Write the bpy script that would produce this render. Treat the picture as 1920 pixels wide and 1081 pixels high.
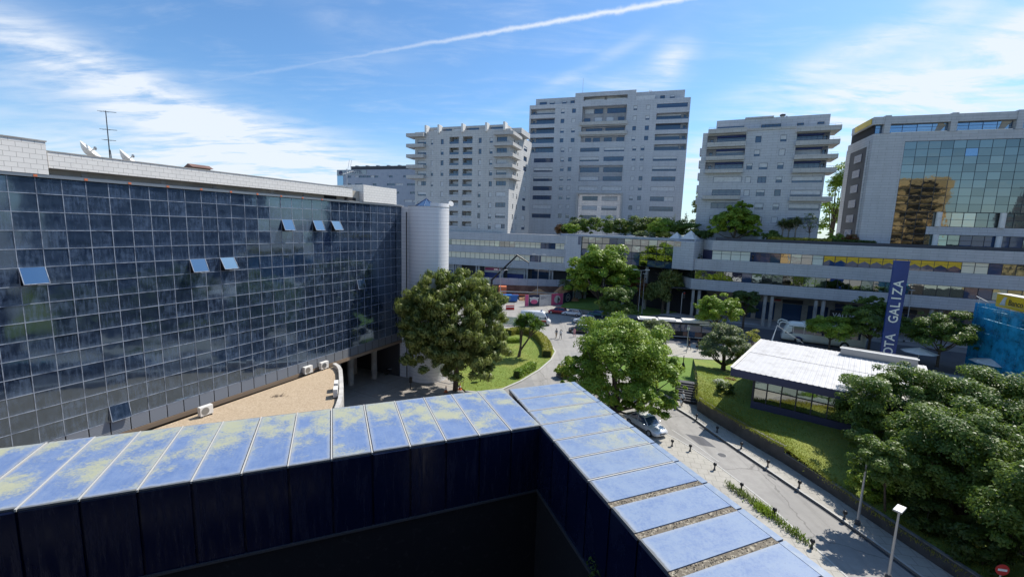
import bpy, math, random
import numpy as np
from mathutils import Matrix, Vector
for o in list(bpy.data.objects): bpy.data.objects.remove(o)
S = bpy.context.scene
C = S.collection
R_ = math.radians

# ------------------------------------------------------------------ camera
cam = bpy.data.cameras.new('camera'); camo = bpy.data.objects.new('camera', cam); C.objects.link(camo)
cam.sensor_width = 36.0; cam.lens = 821.0/1920*36; cam.clip_start = .1; cam.clip_end = 3000
camo.matrix_world = Matrix(((.99952, -.030969, 0, 0), (.0043314, .139797, -.99017, 0), (.0306645, .989696, .139864, 19.0), (0, 0, 0, 1)))
S.camera = camo
S.render.resolution_x = 1024; S.render.resolution_y = 576

# ------------------------------------------------------------------ light
SUN_AZ, SUN_EL = 53.5, 51.5            # azimuth clockwise from the view axis (+Y)
sun = bpy.data.lights.new('sun', 'SUN'); sun.energy = 3.95; sun.angle = R_(.5); sun.color = (1, .95, .87)
suno = bpy.data.objects.new('sun', sun); C.objects.link(suno)
sd = Vector((math.sin(R_(SUN_AZ))*math.cos(R_(SUN_EL)), math.cos(R_(SUN_AZ))*math.cos(R_(SUN_EL)), math.sin(R_(SUN_EL))))
suno.rotation_euler = sd.to_track_quat('Z', 'Y').to_euler(); suno.location = (0, 0, 80)
S.view_settings.view_transform = 'Standard'; S.view_settings.look = 'None'; S.view_settings.gamma = 1
S.view_settings.use_curve_mapping = False; S.view_settings.exposure = .56
S.render.engine = 'CYCLES'
S.cycles.max_bounces = 6; S.cycles.diffuse_bounces = 3; S.cycles.glossy_bounces = 3; S.cycles.transparent_max_bounces = 8
S.cycles.use_denoising = True; S.cycles.sample_clamp_indirect = 6

# ------------------------------------------------------------------ node helpers
class G:
    """tiny node-graph builder"""
    def __init__(s, tree): s.t = tree; s.n = tree.nodes; s.l = tree.links
    def node(s, typ, **kw):
        n = s.n.new(typ)
        for k, v in kw.items(): setattr(n, k, v)
        return n
    def put(s, sock, v):
        if hasattr(v, 'is_output'): s.l.new(v, sock)
        else: sock.default_value = v
    def m(s, op, a, b=None, c=None, clamp=False):
        n = s.node('ShaderNodeMath', operation=op); n.use_clamp = clamp; s.put(n.inputs[0], a)
        if b is not None: s.put(n.inputs[1], b)
        if c is not None: s.put(n.inputs[2], c)
        return n.outputs[0]
    def vm(s, op, a, b=None):
        n = s.node('ShaderNodeVectorMath', operation=op); s.put(n.inputs[0], a)
        if b is not None: s.put(n.inputs[1], b)
        return n.outputs['Value'] if op in ('DOT_PRODUCT', 'LENGTH') else n.outputs[0]
    def noise(s, vec, scale, detail=4, rough=.55, dist=0):
        n = s.node('ShaderNodeTexNoise'); s.put(n.inputs['Vector'], vec); n.inputs['Scale'].default_value = scale
        n.inputs['Detail'].default_value = detail; n.inputs['Roughness'].default_value = rough; n.inputs['Distortion'].default_value = dist
        return n.outputs['Fac']
    def mapping(s, vec, loc=(0, 0, 0), rot=(0, 0, 0), scale=(1, 1, 1)):
        n = s.node('ShaderNodeMapping'); s.put(n.inputs[0], vec)
        n.inputs[1].default_value = loc; n.inputs[2].default_value = rot; n.inputs[3].default_value = scale
        return n.outputs[0]
    def ramp(s, fac, a, b, lo=0., hi=1.):
        n = s.node('ShaderNodeMapRange'); n.interpolation_type = 'SMOOTHSTEP'; s.put(n.inputs[0], fac)
        n.inputs[1].default_value = a; n.inputs[2].default_value = b; n.inputs[3].default_value = lo; n.inputs[4].default_value = hi
        return n.outputs[0]
    def mix(s, f, a, b, mode='MIX'):
        n = s.node('ShaderNodeMix', data_type='RGBA', blend_type=mode); s.put(n.inputs[0], f)
        for k, v in ((6, a), (7, b)):
            if not hasattr(v, 'is_output') and len(v) == 3: v = (*v, 1)
            s.put(n.inputs[k], v)
        return n.outputs[2]
    def xyz(s, v):
        n = s.node('ShaderNodeSeparateXYZ'); s.put(n.inputs[0], v); return n.outputs
    def comb(s, x, y, z):
        n = s.node('ShaderNodeCombineXYZ')
        for i, v in enumerate((x, y, z)): s.put(n.inputs[i], v)
        return n.outputs[0]
    def bump(s, h, strength=.3, dist=.05):
        n = s.node('ShaderNodeBump'); n.inputs['Strength'].default_value = strength; n.inputs['Distance'].default_value = dist
        s.put(n.inputs['Height'], h); return n.outputs[0]

# ------------------------------------------------------------------ sky
W = bpy.data.worlds.new('World'); S.world = W; W.use_nodes = True
g = G(W.node_tree); g.n.clear()
sky = g.node('ShaderNodeTexSky', sky_type='NISHITA'); sky.sun_disc = False
sky.sun_elevation = R_(SUN_EL); sky.sun_rotation = R_(SUN_AZ); sky.altitude = 80; sky.air_density = 1.0; sky.dust_density = .7; sky.ozone_density = 2.2
d = g.node('ShaderNodeTexCoord').outputs['Generated']
dx, dy, dz = g.xyz(g.vm('NORMALIZE', d))
az = g.m('MULTIPLY', g.m('ARCTAN2', dx, dy), 57.2958); el = g.m('MULTIPLY', g.m('ARCSINE', dz), 57.2958)
zz = g.m('ADD', g.m('MAXIMUM', dz, 0.0), .12)
pl = g.comb(g.m('DIVIDE', dx, zz), g.m('DIVIDE', dy, zz), 0.)        # a cloud deck seen from below
streak = g.noise(g.mapping(pl, rot=(0, 0, R_(28)), scale=(.5, 2.1, 1)), 1.7, 9, .62, .9)
fine = g.noise(g.mapping(pl, rot=(0, 0, R_(-20)), scale=(.8, 1.6, 1)), 4.2, 7, .6, .4)
tex = g.m('ADD', g.m('MULTIPLY', streak, .62), g.m('MULTIPLY', fine, .38))
def blob(a0, e0, su, sv, rot, amp):
    c, s_ = math.cos(R_(rot)), math.sin(R_(rot))
    da = g.m('SUBTRACT', az, a0); de = g.m('SUBTRACT', el, e0)
    u = g.m('DIVIDE', g.m('ADD', g.m('MULTIPLY', da, c), g.m('MULTIPLY', de, s_)), su)
    v = g.m('DIVIDE', g.m('SUBTRACT', g.m('MULTIPLY', de, c), g.m('MULTIPLY', da, s_)), sv)
    return g.m('MULTIPLY', g.m('EXPONENT', g.m('MULTIPLY', g.m('ADD', g.m('MULTIPLY', u, u), g.m('MULTIPLY', v, v)), -1.)), amp)
tot = 0.
for b in ((-42, 12.6, 11, 1.9, -17, 1.0), (-29, 7.8, 10, 3.2, -10, 1.05), (-30, 4, 17, 3.2, 0, .8), (-38, 9.5, 9, 1.3, -8, .5), (18.2, 18.8, 2.6, 1.9, 35, .85), (12, 16.6, 6, 1.5, 10, .6),
          (44, 13.2, 13, 2.8, 9, 1.25), (29, 11.2, 11, 2.2, 20, .95), (34, 7, 16, 3, 0, .6), (47, 17.4, 3, 1.3, 20, .6), (36, 17.6, 12, 1.6, 16, .7), (8, 18.5, 9, .8, 24, .4), (-20, 21, 7, 2, -20, .25), (70, 16, 22, 6, 0, .8), (-75, 12, 22, 6, 0, .8), (-27, 4.5, 18, 3.4, 0, .7), (140, 22, 40, 10, 0, .6), (-140, 30, 40, 12, 0, .6)):
    tot = g.m('ADD', tot, blob(*b))
shape = g.m('MULTIPLY', tot, g.ramp(tex, .34, .64, .05, 1.2))
veil = g.m('MULTIPLY', g.ramp(tex, .45, .78), .34)
haze = g.m('MULTIPLY', g.ramp(el, 13, -1, 0, 1), .42)
# contrail: a great-circle streak, frayed, thinning towards its old end
v1 = Vector((math.sin(R_(-25.4))*math.cos(R_(16.5)), math.cos(R_(-25.4))*math.cos(R_(16.5)), math.sin(R_(16.5))))
v2 = Vector((math.sin(R_(18.2))*math.cos(R_(24.6)), math.cos(R_(18.2))*math.cos(R_(24.6)), math.sin(R_(24.6))))
nn = v1.cross(v2).normalized(); along = (v2-v1).normalized()
wob = g.m('MULTIPLY', g.m('SUBTRACT', g.noise(g.vm('NORMALIZE', d), 26, 6, .7), .5), .010)
off = g.m('ABSOLUTE', g.m('ADD', g.vm('DOT_PRODUCT', g.vm('NORMALIZE', d), tuple(nn)), wob))
t = g.vm('DOT_PRODUCT', g.vm('NORMALIZE', d), tuple(along))
t0, t1 = v1.dot(along), v2.dot(along)
wid = g.m('MULTIPLY', g.ramp(t, t0, t1, .0030, .0042), g.m('ADD', .5, g.noise(g.vm('NORMALIZE', d), 60, 4, .6)))
con = g.m('MULTIPLY', g.m('EXPONENT', g.m('MULTIPLY', g.m('POWER', g.m('DIVIDE', off, wid), 2.), -1.)), g.ramp(t, t0-.02, t0+(t1-t0)*.85, .16, .95))
front = g.ramp(dy, 0, .1)
mask = g.m('MAXIMUM', g.m('ADD', g.m('MAXIMUM', shape, veil), haze, clamp=True), g.m('MULTIPLY', con, front), clamp=True)
mask = g.m('MULTIPLY', mask, .93)
bg1 = g.node('ShaderNodeBackground'); g.put(bg1.inputs[0], g.mix(1., sky.outputs[0], (.66, .93, 1.13), 'MULTIPLY')); bg1.inputs[1].default_value = .103
bg2 = g.node('ShaderNodeBackground'); bg2.inputs[0].default_value = (.74, .80, .88, 1); bg2.inputs[1].default_value = .80
mx = g.node('ShaderNodeMixShader'); g.put(mx.inputs[0], mask); g.put(mx.inputs[1], bg1.outputs[0]); g.put(mx.inputs[2], bg2.outputs[0])
wo = g.node('ShaderNodeOutputWorld'); g.l.new(mx.outputs[0], wo.inputs[0])

# ------------------------------------------------------------------ materials
MATS = {}
def newmat(name):
    m = bpy.data.materials.new(name); m.use_nodes = True; MATS[name] = m
    g = G(m.node_tree); b = g.n['Principled BSDF']; return m, g, b
def M(name, col, rough=.6, metal=0., ior=1.5, var=None, bump=None, coat=0, world=False):
    """plain material; var=(scale, colour2, lo, hi), bump=(scale, strength, distance)"""
    if name in MATS: return MATS[name]
    m, g, b = newmat(name)
    b.inputs['Roughness'].default_value = rough; b.inputs['Metallic'].default_value = metal; b.inputs['IOR'].default_value = ior
    b.inputs['Coat Weight'].default_value = coat
    co = g.node('ShaderNodeNewGeometry').outputs['Position'] if world else g.node('ShaderNodeTexCoord').outputs['Object']
    if var: g.put(b.inputs['Base Color'], g.mix(g.ramp(g.noise(co, var[0], 6, .62), var[2], var[3]), col, var[1]))
    else: b.inputs['Base Color'].default_value = (*col, 1)
    if bump: g.put(b.inputs['Normal'], g.bump(g.noise(co, bump[0], 5), bump[1], bump[2]))
    return m
def stone(name, c1, c2, bw, bh, mortar=.02, mcol=None, stain=.25, rough=.8):
    """coursed cladding: joints, slab-to-slab tint, rain streaks; needs local facade coordinates"""
    m, g, b = newmat(name); b.inputs['Roughness'].default_value = rough
    co = g.node('ShaderNodeTexCoord').outputs['Object']; x, y, z = g.xyz(co)
    uv = g.comb(g.m('ADD', x, y), z, 0.)
    br = g.node('ShaderNodeTexBrick'); g.put(br.inputs['Vector'], uv); br.inputs['Scale'].default_value = 1
    br.inputs['Brick Width'].default_value = bw; br.inputs['Row Height'].default_value = bh; br.inputs['Mortar Size'].default_value = mortar
    br.inputs['Color1'].default_value = (*c1, 1); br.inputs['Color2'].default_value = (*c2, 1)
    br.inputs['Mortar'].default_value = (*(mcol or tuple(v*.55 for v in c1)), 1); br.inputs['Bias'].default_value = -.1
    n1 = g.noise(g.mapping(co, scale=(1, 1, .25)), .55, 6, .65)
    st = g.noise(g.comb(g.m('MULTIPLY', g.m('ADD', x, y), 2.2), g.m('MULTIPLY', z, .12), 0.), 1.6, 5, .7)
    col = g.mix(g.m('MULTIPLY', g.ramp(n1, .42, .72), stain), br.outputs[0], tuple(v*.55 for v in c1))
    col = g.mix(g.m('MULTIPLY', g.ramp(st, .5, .75), stain), col, tuple(v*.6 for v in c1))
    g.put(b.inputs['Base Color'], col); g.put(b.inputs['Normal'], g.bump(br.outputs['Fac'], -.35, .02))
    return m
def glass(name, col, rough=.04, ior=1.6, dirt=None, wob=.0, metal=0., tint=None):
    m, g, b = newmat(name)
    if tint: b.inputs['Specular Tint'].default_value = (*tint, 1)
    b.inputs['IOR'].default_value = ior; b.inputs['Metallic'].default_value = metal
    ge = g.node('ShaderNodeNewGeometry').outputs['Position']; oi = g.node('ShaderNodeObjectInfo').outputs['Random']
    if dirt:
        x, y, z = g.xyz(ge); h = g.m('ADD', g.m('MULTIPLY', x, .43), g.m('MULTIPLY', y, .9))
        h = g.m('ADD', h, g.m('MULTIPLY', oi, 60))
        s1 = g.noise(g.comb(g.m('MULTIPLY', h, 7.), g.m('MULTIPLY', z, .9), 0.), 1., 7, .68)
        s2 = g.noise(g.comb(g.m('MULTIPLY', h, 1.2), g.m('MULTIPLY', z, 1.4), oi), 1.4, 6, .6)
        f = g.m('MULTIPLY', g.m('ADD', g.m('MULTIPLY', g.ramp(s1, .38, .78), .75), g.m('MULTIPLY', g.ramp(s2, .4, .75), .5)), g.m('ADD', dirt[1]*.35, g.m('MULTIPLY', oi, dirt[1])), clamp=True)
        tc = g.node('ShaderNodeTexCoord').outputs['Object']; tz = g.xyz(tc)[2]
        edge = g.m('MULTIPLY', g.ramp(tz, .30, .02), .30)
        f = g.m('ADD', g.m('ADD', f, dirt[2]), g.m('MULTIPLY', edge, dirt[1]), clamp=True)
        g.put(b.inputs['Base Color'], g.mix(f, col, dirt[0])); g.put(b.inputs['Roughness'], g.m('ADD', rough, g.m('MULTIPLY', f, .28)))
    else:
        g.put(b.inputs['Base Color'], g.mix(g.m('MULTIPLY', oi, .6), col, tuple(v*.5 for v in col))); b.inputs['Roughness'].default_value = rough
    if wob: g.put(b.inputs['Normal'], g.bump(g.noise(g.vm('ADD', ge, g.comb(oi, oi, 0.)), .8, 2, .4), wob, .05))
    return m
def leafmat(name, c1, c2, c3=None, trans=.35, gloss=.45):
    m, g, b = newmat(name)
    ge = g.node('ShaderNodeNewGeometry'); r = ge.outputs['Random Per Island']
    big = g.noise(ge.outputs['Position'], .55, 3)
    col = g.mix(r, c1, c2); col = g.mix(g.ramp(big, .38, .66), col, c3 or c2)
    g.put(b.inputs['Base Color'], col); b.inputs['Roughness'].default_value = gloss; b.inputs['IOR'].default_value = 1.4
    tr = g.node('ShaderNodeBsdfTranslucent'); g.put(tr.inputs[0], g.mix(.5, col, (.35, .5, .06), 'MIX'))
    mixn = g.node('ShaderNodeMixShader'); mixn.inputs[0].default_value = trans
    g.l.new(b.outputs[0], mixn.inputs[1]); g.l.new(tr.outputs[0], mixn.inputs[2])
    g.l.new(mixn.outputs[0], g.n['Material Output'].inputs[0])
    return m
def ground_mat(name, c1, c2, sc, rough=.9, c3=None, bump=.25, joint=None):
    m, g, b = newmat(name); b.inputs['Roughness'].default_value = rough
    p = g.node('ShaderNodeNewGeometry').outputs['Position']
    col = g.mix(g.ramp(g.noise(p, sc, 8, .7), .32, .7), c1, c2)
    col = g.mix(g.m('MULTIPLY', g.ramp(g.noise(p, .16, 5, .6), .42, .7), .6), col, c3 or tuple((a+q)*.4 for a, q in zip(c1, c2)))
    if name in ('road_concrete', 'asphalt'):
        lane = g.noise(g.mapping(p, rot=(0, 0, R_(17)), scale=(1.3, .07, 1)), 1.1, 5, .6); col = g.mix(g.m('MULTIPLY', g.ramp(lane, .46, .7), .45), col, tuple(v*.62 for v in c1))
        col = g.mix(g.m('MULTIPLY', g.ramp(g.noise(p, 1.7, 3, .5), .66, .74), .5), col, tuple(v*.4 for v in c1))
        vo = g.node('ShaderNodeTexVoronoi', feature='DISTANCE_TO_EDGE'); g.put(vo.inputs['Vector'], g.vm('ADD', p, g.vm('SCALE', g.comb(g.noise(p, .9, 4), g.noise(p, 1.1, 4), 0.)))); vo.inputs['Scale'].default_value = .16
        col = g.mix(g.m('MULTIPLY', g.ramp(vo.outputs['Distance'], .012, .002), .55), col, tuple(v*.35 for v in c1))
    if joint:
        br = g.node('ShaderNodeTexBrick'); g.put(br.inputs['Vector'], g.mapping(p, rot=(0, 0, R_(joint[3] if len(joint) > 3 else 0)))); br.inputs['Scale'].default_value = 1
        br.inputs['Brick Width'].default_value = joint[0]; br.inputs['Row Height'].default_value = joint[1]; br.inputs['Mortar Size'].default_value = joint[2]
        col = g.mix(g.m('MULTIPLY', br.outputs['Fac'], .45), col, tuple(v*.4 for v in c1))
    g.put(b.inputs['Base Color'], col); g.put(b.inputs['Normal'], g.bump(g.noise(p, sc*2.5, 4), bump, .04))
    return m

stone('pale_stone', (.57, .565, .55), (.53, .525, .515), 1.7, .62, .028, stain=.28)
stone('warm_stone', (.53, .515, .49), (.49, .475, .45), 1.7, .62, .028, stain=.22)
stone('grey_stone', (.535, .55, .575), (.50, .515, .54), 2.0, .55, .025, stain=.28)
stone('podium_stone', (.51, .52, .535), (.47, .48, .495), 2.4, .5, .022, stain=.28)
stone('white_tile', (.78, .75, .70), (.75, .72, .675), .5, .27, .012, (.42, .40, .37), stain=.12, rough=.5)
stone('tower_tile', (.74, .74, .76), (.72, .72, .74), 40., .42, .022, (.52, .52, .55), stain=.08, rough=.28)
stone('gold_stone', (.66, .45, .22), (.60, .40, .19), 2.4, .8, .02, stain=.12)
glass('blue_glass', (.003, .008, .022), .03, 2.3, ((.155, .225, .36), .36, .045), .10, tint=(.62, .82, 1.))
glass('vent_glass', (.01, .03, .08), .03, 4.0, None, .05, tint=(.7, .88, 1.)); glass('navy_glass', (.006, .010, .036), .18, 1.5, None, .05)  # vent panes: same glass as the facade, made shinier to show sky brightness
glass('window_glass', (.030, .070, .150), .05, 1.8, None, .12)
glass('mirror_glass', (.42, .43, .40), .03, 1.5, None, .35, 1.)
glass('teal_glass', (.24, .27, .265), .03, 1.5, None, .10, 1.)
glass('green_glass', (.30, .38, .36), .04, 1.5, None, .4, .9)
glass('sky_glass', (.30, .42, .55), .04, 1.5, None, .1, .8)
M('frame_dark', (.02, .028, .045), .4); M('frame_blue', (.02, .05, .14), .35); M('shutter', (.62, .63, .64), .6, var=(1.5, (.5, .51, .52), .4, .7)); M('cream_plain', (.84, .77, .58), .6); M('pale_reflection', (.72, .74, .64), .6)  # plain cream for panes and slats; pale tone has sunlit reflection painted in
M('joint_dirt', (.27, .31, .38), .7, var=(1.3, (.06, .08, .12), .4, .7))
M('louvre', (.20, .21, .23), .45, .3); M('plinth_tile', (.22, .16, .11), .8); M('beige_render', (.42, .38, .32), .8, var=(.6, (.30, .27, .23), .4, .7))
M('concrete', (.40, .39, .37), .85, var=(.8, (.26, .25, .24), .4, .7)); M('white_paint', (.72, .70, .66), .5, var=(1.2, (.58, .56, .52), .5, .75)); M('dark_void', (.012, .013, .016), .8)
M('black_metal', (.012, .012, .014), .45); M('grey_metal', (.30, .31, .32), .35, .7); M('galvanised', (.42, .43, .44), .45, .5); M('dark_grey', (.05, .052, .06), .6)
M('orange_paint', (.55, .15, .06), .7); M('red_paint', (.50, .03, .03), .45); M('bark', (.12, .09, .065), .9, var=(4, (.06, .045, .035), .35, .7), bump=(6, .5, .05)); M('pale_bark', (.27, .24, .20), .9, var=(4, (.16, .14, .11), .35, .7))
M('rubber', (.012, .012, .012), .7); M('tail_red', (.35, .01, .01), .25); M('lamp_white', (.75, .75, .72), .25); M('yellow_sign', (.80, .52, .02), .45, var=(.8, (.70, .44, .02), .4, .7)); M('sign_blue', (.010, .035, .20), .35, var=(.5, (.016, .05, .26), .4, .7)); M('letter_white', (.80, .80, .78), .5)
M('pink', (.62, .10, .24), .5); M('metro_navy', (.012, .022, .07), .45); M('hoard_white', (.62, .62, .64), .5, var=(1.2, (.5, .5, .53), .4, .7)); M('hoard_grey', (.36, .39, .45), .5, var=(.7, (.30, .33, .40), .4, .7)); M('text_grey', (.20, .20, .26), .6)
M('joint_grit', (.16, .135, .10), .95, var=(14, (.42, .37, .28), .5, .66), bump=(22, .8, .03), world=True); M('earth', (.42, .24, .12), .95, var=(.6, (.28, .15, .08), .4, .65)); M('brown_wall', (.14, .075, .06), .9, var=(.5, (.22, .13, .10), .4, .65)); M('blue_plastic', (.015, .13, .42), .4)
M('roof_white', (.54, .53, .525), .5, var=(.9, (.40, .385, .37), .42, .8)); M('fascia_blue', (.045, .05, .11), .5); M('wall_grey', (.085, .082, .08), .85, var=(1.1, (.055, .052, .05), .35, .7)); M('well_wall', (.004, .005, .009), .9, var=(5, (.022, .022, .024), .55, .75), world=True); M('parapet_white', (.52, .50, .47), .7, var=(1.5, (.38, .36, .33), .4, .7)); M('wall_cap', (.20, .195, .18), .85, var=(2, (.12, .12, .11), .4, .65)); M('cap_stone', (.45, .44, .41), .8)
ground_mat('road_concrete', (.29, .275, .255), (.34, .325, .30), 1.4, .85, (.24, .23, .215)); ground_mat('asphalt', (.085, .085, .095), (.11, .11, .12), 3, .8)
ground_mat('paving', (.37, .35, .30), (.43, .405, .355), 2.2, .85, (.29, .27, .24), .2, (.8, .8, .03, 13)); ground_mat('court_paving', (.30, .27, .24), (.36, .33, .29), 1.5, .85, (.22, .20, .18), .2, (3.6, 3.6, .05, 30)); ground_mat('ground_grey', (.24, .235, .225), (.29, .28, .27), .8)
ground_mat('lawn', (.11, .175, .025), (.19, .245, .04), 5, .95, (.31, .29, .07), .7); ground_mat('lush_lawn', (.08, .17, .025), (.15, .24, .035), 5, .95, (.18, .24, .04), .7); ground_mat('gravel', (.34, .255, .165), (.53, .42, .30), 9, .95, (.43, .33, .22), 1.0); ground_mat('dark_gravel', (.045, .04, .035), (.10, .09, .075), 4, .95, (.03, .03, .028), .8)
leafmat('leaf_bright', (.085, .18, .016), (.22, .34, .034), (.28, .37, .04)); leafmat('leaf_mid', (.042, .092, .016), (.11, .185, .032), (.145, .205, .038)); leafmat('leaf_dark', (.022, .055, .014), (.055, .10, .022), (.065, .105, .022)); leafmat('leaf_olive', (.11, .14, .07), (.20, .23, .12), (.17, .20, .09)); leafmat('leaf_pine', (.06, .095, .025), (.20, .24, .065), (.26, .28, .08), .25)
leafmat('leaf_red', (.16, .05, .025), (.24, .10, .04)); leafmat('leaf_yellow', (.24, .26, .03), (.34, .30, .05)); leafmat('leaf_yucca', (.03, .09, .02), (.10, .20, .03), (.07, .15, .03)); leafmat('leaf_palm', (.06, .09, .04), (.13, .15, .06)); leafmat('plume', (.55, .50, .38), (.7, .65, .5)); leafmat('leaf_white', (.5, .5, .45), (.7, .7, .65))
# blue enamel panels of the parapet: faded paint, lichen bloom, grime gathered along the seams, bleached rims, run-off streaks
def enamel(name, a, w, pitch, lich_amt, greyed):
    m, g, b = newmat(name); p = g.node('ShaderNodeNewGeometry').outputs['Position']; oi = g.node('ShaderNodeObjectInfo').outputs['Random']; o = g.node('ShaderNodeTexCoord').outputs['Object']
    den = a[0]*w[1]-a[1]*w[0]
    u = g.m('DIVIDE', g.vm('DOT_PRODUCT', o, (w[1]/den, -w[0]/den, 0)), pitch); v = g.vm('DOT_PRODUCT', o, (-a[1]/den, a[0]/den, 0))
    wl = math.hypot(*w)
    wob = g.m('MULTIPLY', g.m('SUBTRACT', g.noise(p, 6, 4), .5), .10)
    eu = g.m('MULTIPLY', g.m('MINIMUM', u, g.m('SUBTRACT', 1., u)), pitch); ev = g.m('MULTIPLY', g.m('MINIMUM', v, g.m('SUBTRACT', 1., v)), wl); e = g.m('ADD', g.m('MINIMUM', eu, ev), wob)
    pr_ = g.vm('ADD', p, g.comb(g.m('MULTIPLY', oi, 9.), g.m('MULTIPLY', oi, 5.), 0.))
    big = g.noise(pr_, .75, 6, .62, .25); fin = g.noise(p, 16, 6, .75); gr = g.noise(p, 60, 3, .6); mid = g.noise(p, 2.2, 6, .7)
    runs = g.noise(g.comb(g.m('MULTIPLY', u, 9.), g.m('ADD', g.m('MULTIPLY', v, 1.3), g.m('MULTIPLY', oi, 7.)), 0.), 1.4, 6, .65)
    base = g.mix(g.ramp(g.m('ADD', g.m('MULTIPLY', fin, .5), g.m('MULTIPLY', mid, .5)), .36, .62), (.10, .165, .33), (.165, .235, .39))
    base = g.mix(g.m('MULTIPLY', g.ramp(runs, .42, .68), .30), base, (.21, .265, .36))
    if greyed: base = g.mix(g.ramp(g.m('ADD', g.m('MULTIPLY', mid, .5), g.m('MULTIPLY', fin, .5)), .36, .60, .25*greyed, greyed), base, (.22, .285, .385))
    lsrc = g.m('ADD', g.m('ADD', g.m('MULTIPLY', big, .72), g.m('MULTIPLY', fin, .28)), g.m('MULTIPLY', g.m('SUBTRACT', v, .5), .10))
    reach = 1. if not greyed else g.ramp(g.xyz(p)[1], 11.0, 13.6)
    col = g.mix(g.m('MULTIPLY', g.m('MULTIPLY', g.ramp(lsrc, .47, .61), lich_amt), reach), base, g.mix(fin, (.33, .34, .20), (.44, .43, .29)))
    col = g.mix(g.m('MULTIPLY', g.ramp(e, .16, .02), .55), col, (.34, .36, .37))            # bleached rim
    col = g.mix(g.m('MULTIPLY', g.ramp(e, .045, .0), .75), col, (.10, .095, .08))           # grime in the seam
    col = g.mix(g.m('MULTIPLY', g.ramp(gr, .66, .80), .5), col, (.55, .57, .58)); col = g.mix(g.m('MULTIPLY', g.ramp(g.noise(p, 34, 2), .68, .76), .6), col, (.05, .06, .08))
    g.put(b.inputs['Base Color'], col); g.put(b.inputs['Roughness'], g.ramp(fin, .3, .7, .38, .62)); b.inputs['IOR'].default_value = 1.4
    g.put(b.inputs['Normal'], g.bump(g.m('ADD', fin, g.m('MULTIPLY', g.noise(p, 1.1, 2), 1.5)), .16, .012))
enamel('enamel_left', (-.924, -.383), (-.381*3.48, .9245*3.48), 1.066, .92, 0.)
enamel('enamel_right', (.324, -.946), (.925*3., .379*3.), 1.105, .85, .8)
M('blue_enamel', (.17, .235, .34), .5, var=(5, (.25, .30, .36), .4, .7), world=True)
m = MATS['navy_glass']; g = G(m.node_tree); b = g.n['Principled BSDF']; p = g.node('ShaderNodeNewGeometry').outputs['Position']; q = g.xyz(p)
run = g.noise(g.comb(g.m('MULTIPLY', g.m('ADD', q[0], g.m('MULTIPLY', q[1], .6)), 5.), g.m('MULTIPLY', q[2], .5), 0.), 1., 6, .7)
g.put(b.inputs['Base Color'], g.mix(g.m('MULTIPLY', g.ramp(run, .45, .78), .35), (.005, .009, .034), (.022, .032, .075))); g.put(b.inputs['Roughness'], g.ramp(run, .4, .7, .14, .4))
# blue debris netting: see-through weave
m, g, b = newmat('blue_net'); b.inputs['Base Color'].default_value = (.008, .36, .70, 1); b.inputs['Roughness'].default_value = .7
tp = g.node('ShaderNodeBsdfTransparent'); tp.inputs[0].default_value = (.35, .62, .85, 1); ms = g.node('ShaderNodeMixShader')
nz = g.noise(g.node('ShaderNodeTexCoord').outputs['Object'], .7, 5, .65)
g.put(ms.inputs[0], g.ramp(nz, .36, .62, .30, .72)); g.l.new(tp.outputs[0], ms.inputs[1]); g.l.new(b.outputs[0], ms.inputs[2]); g.l.new(ms.outputs[0], g.n['Material Output'].inputs[0])

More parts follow.
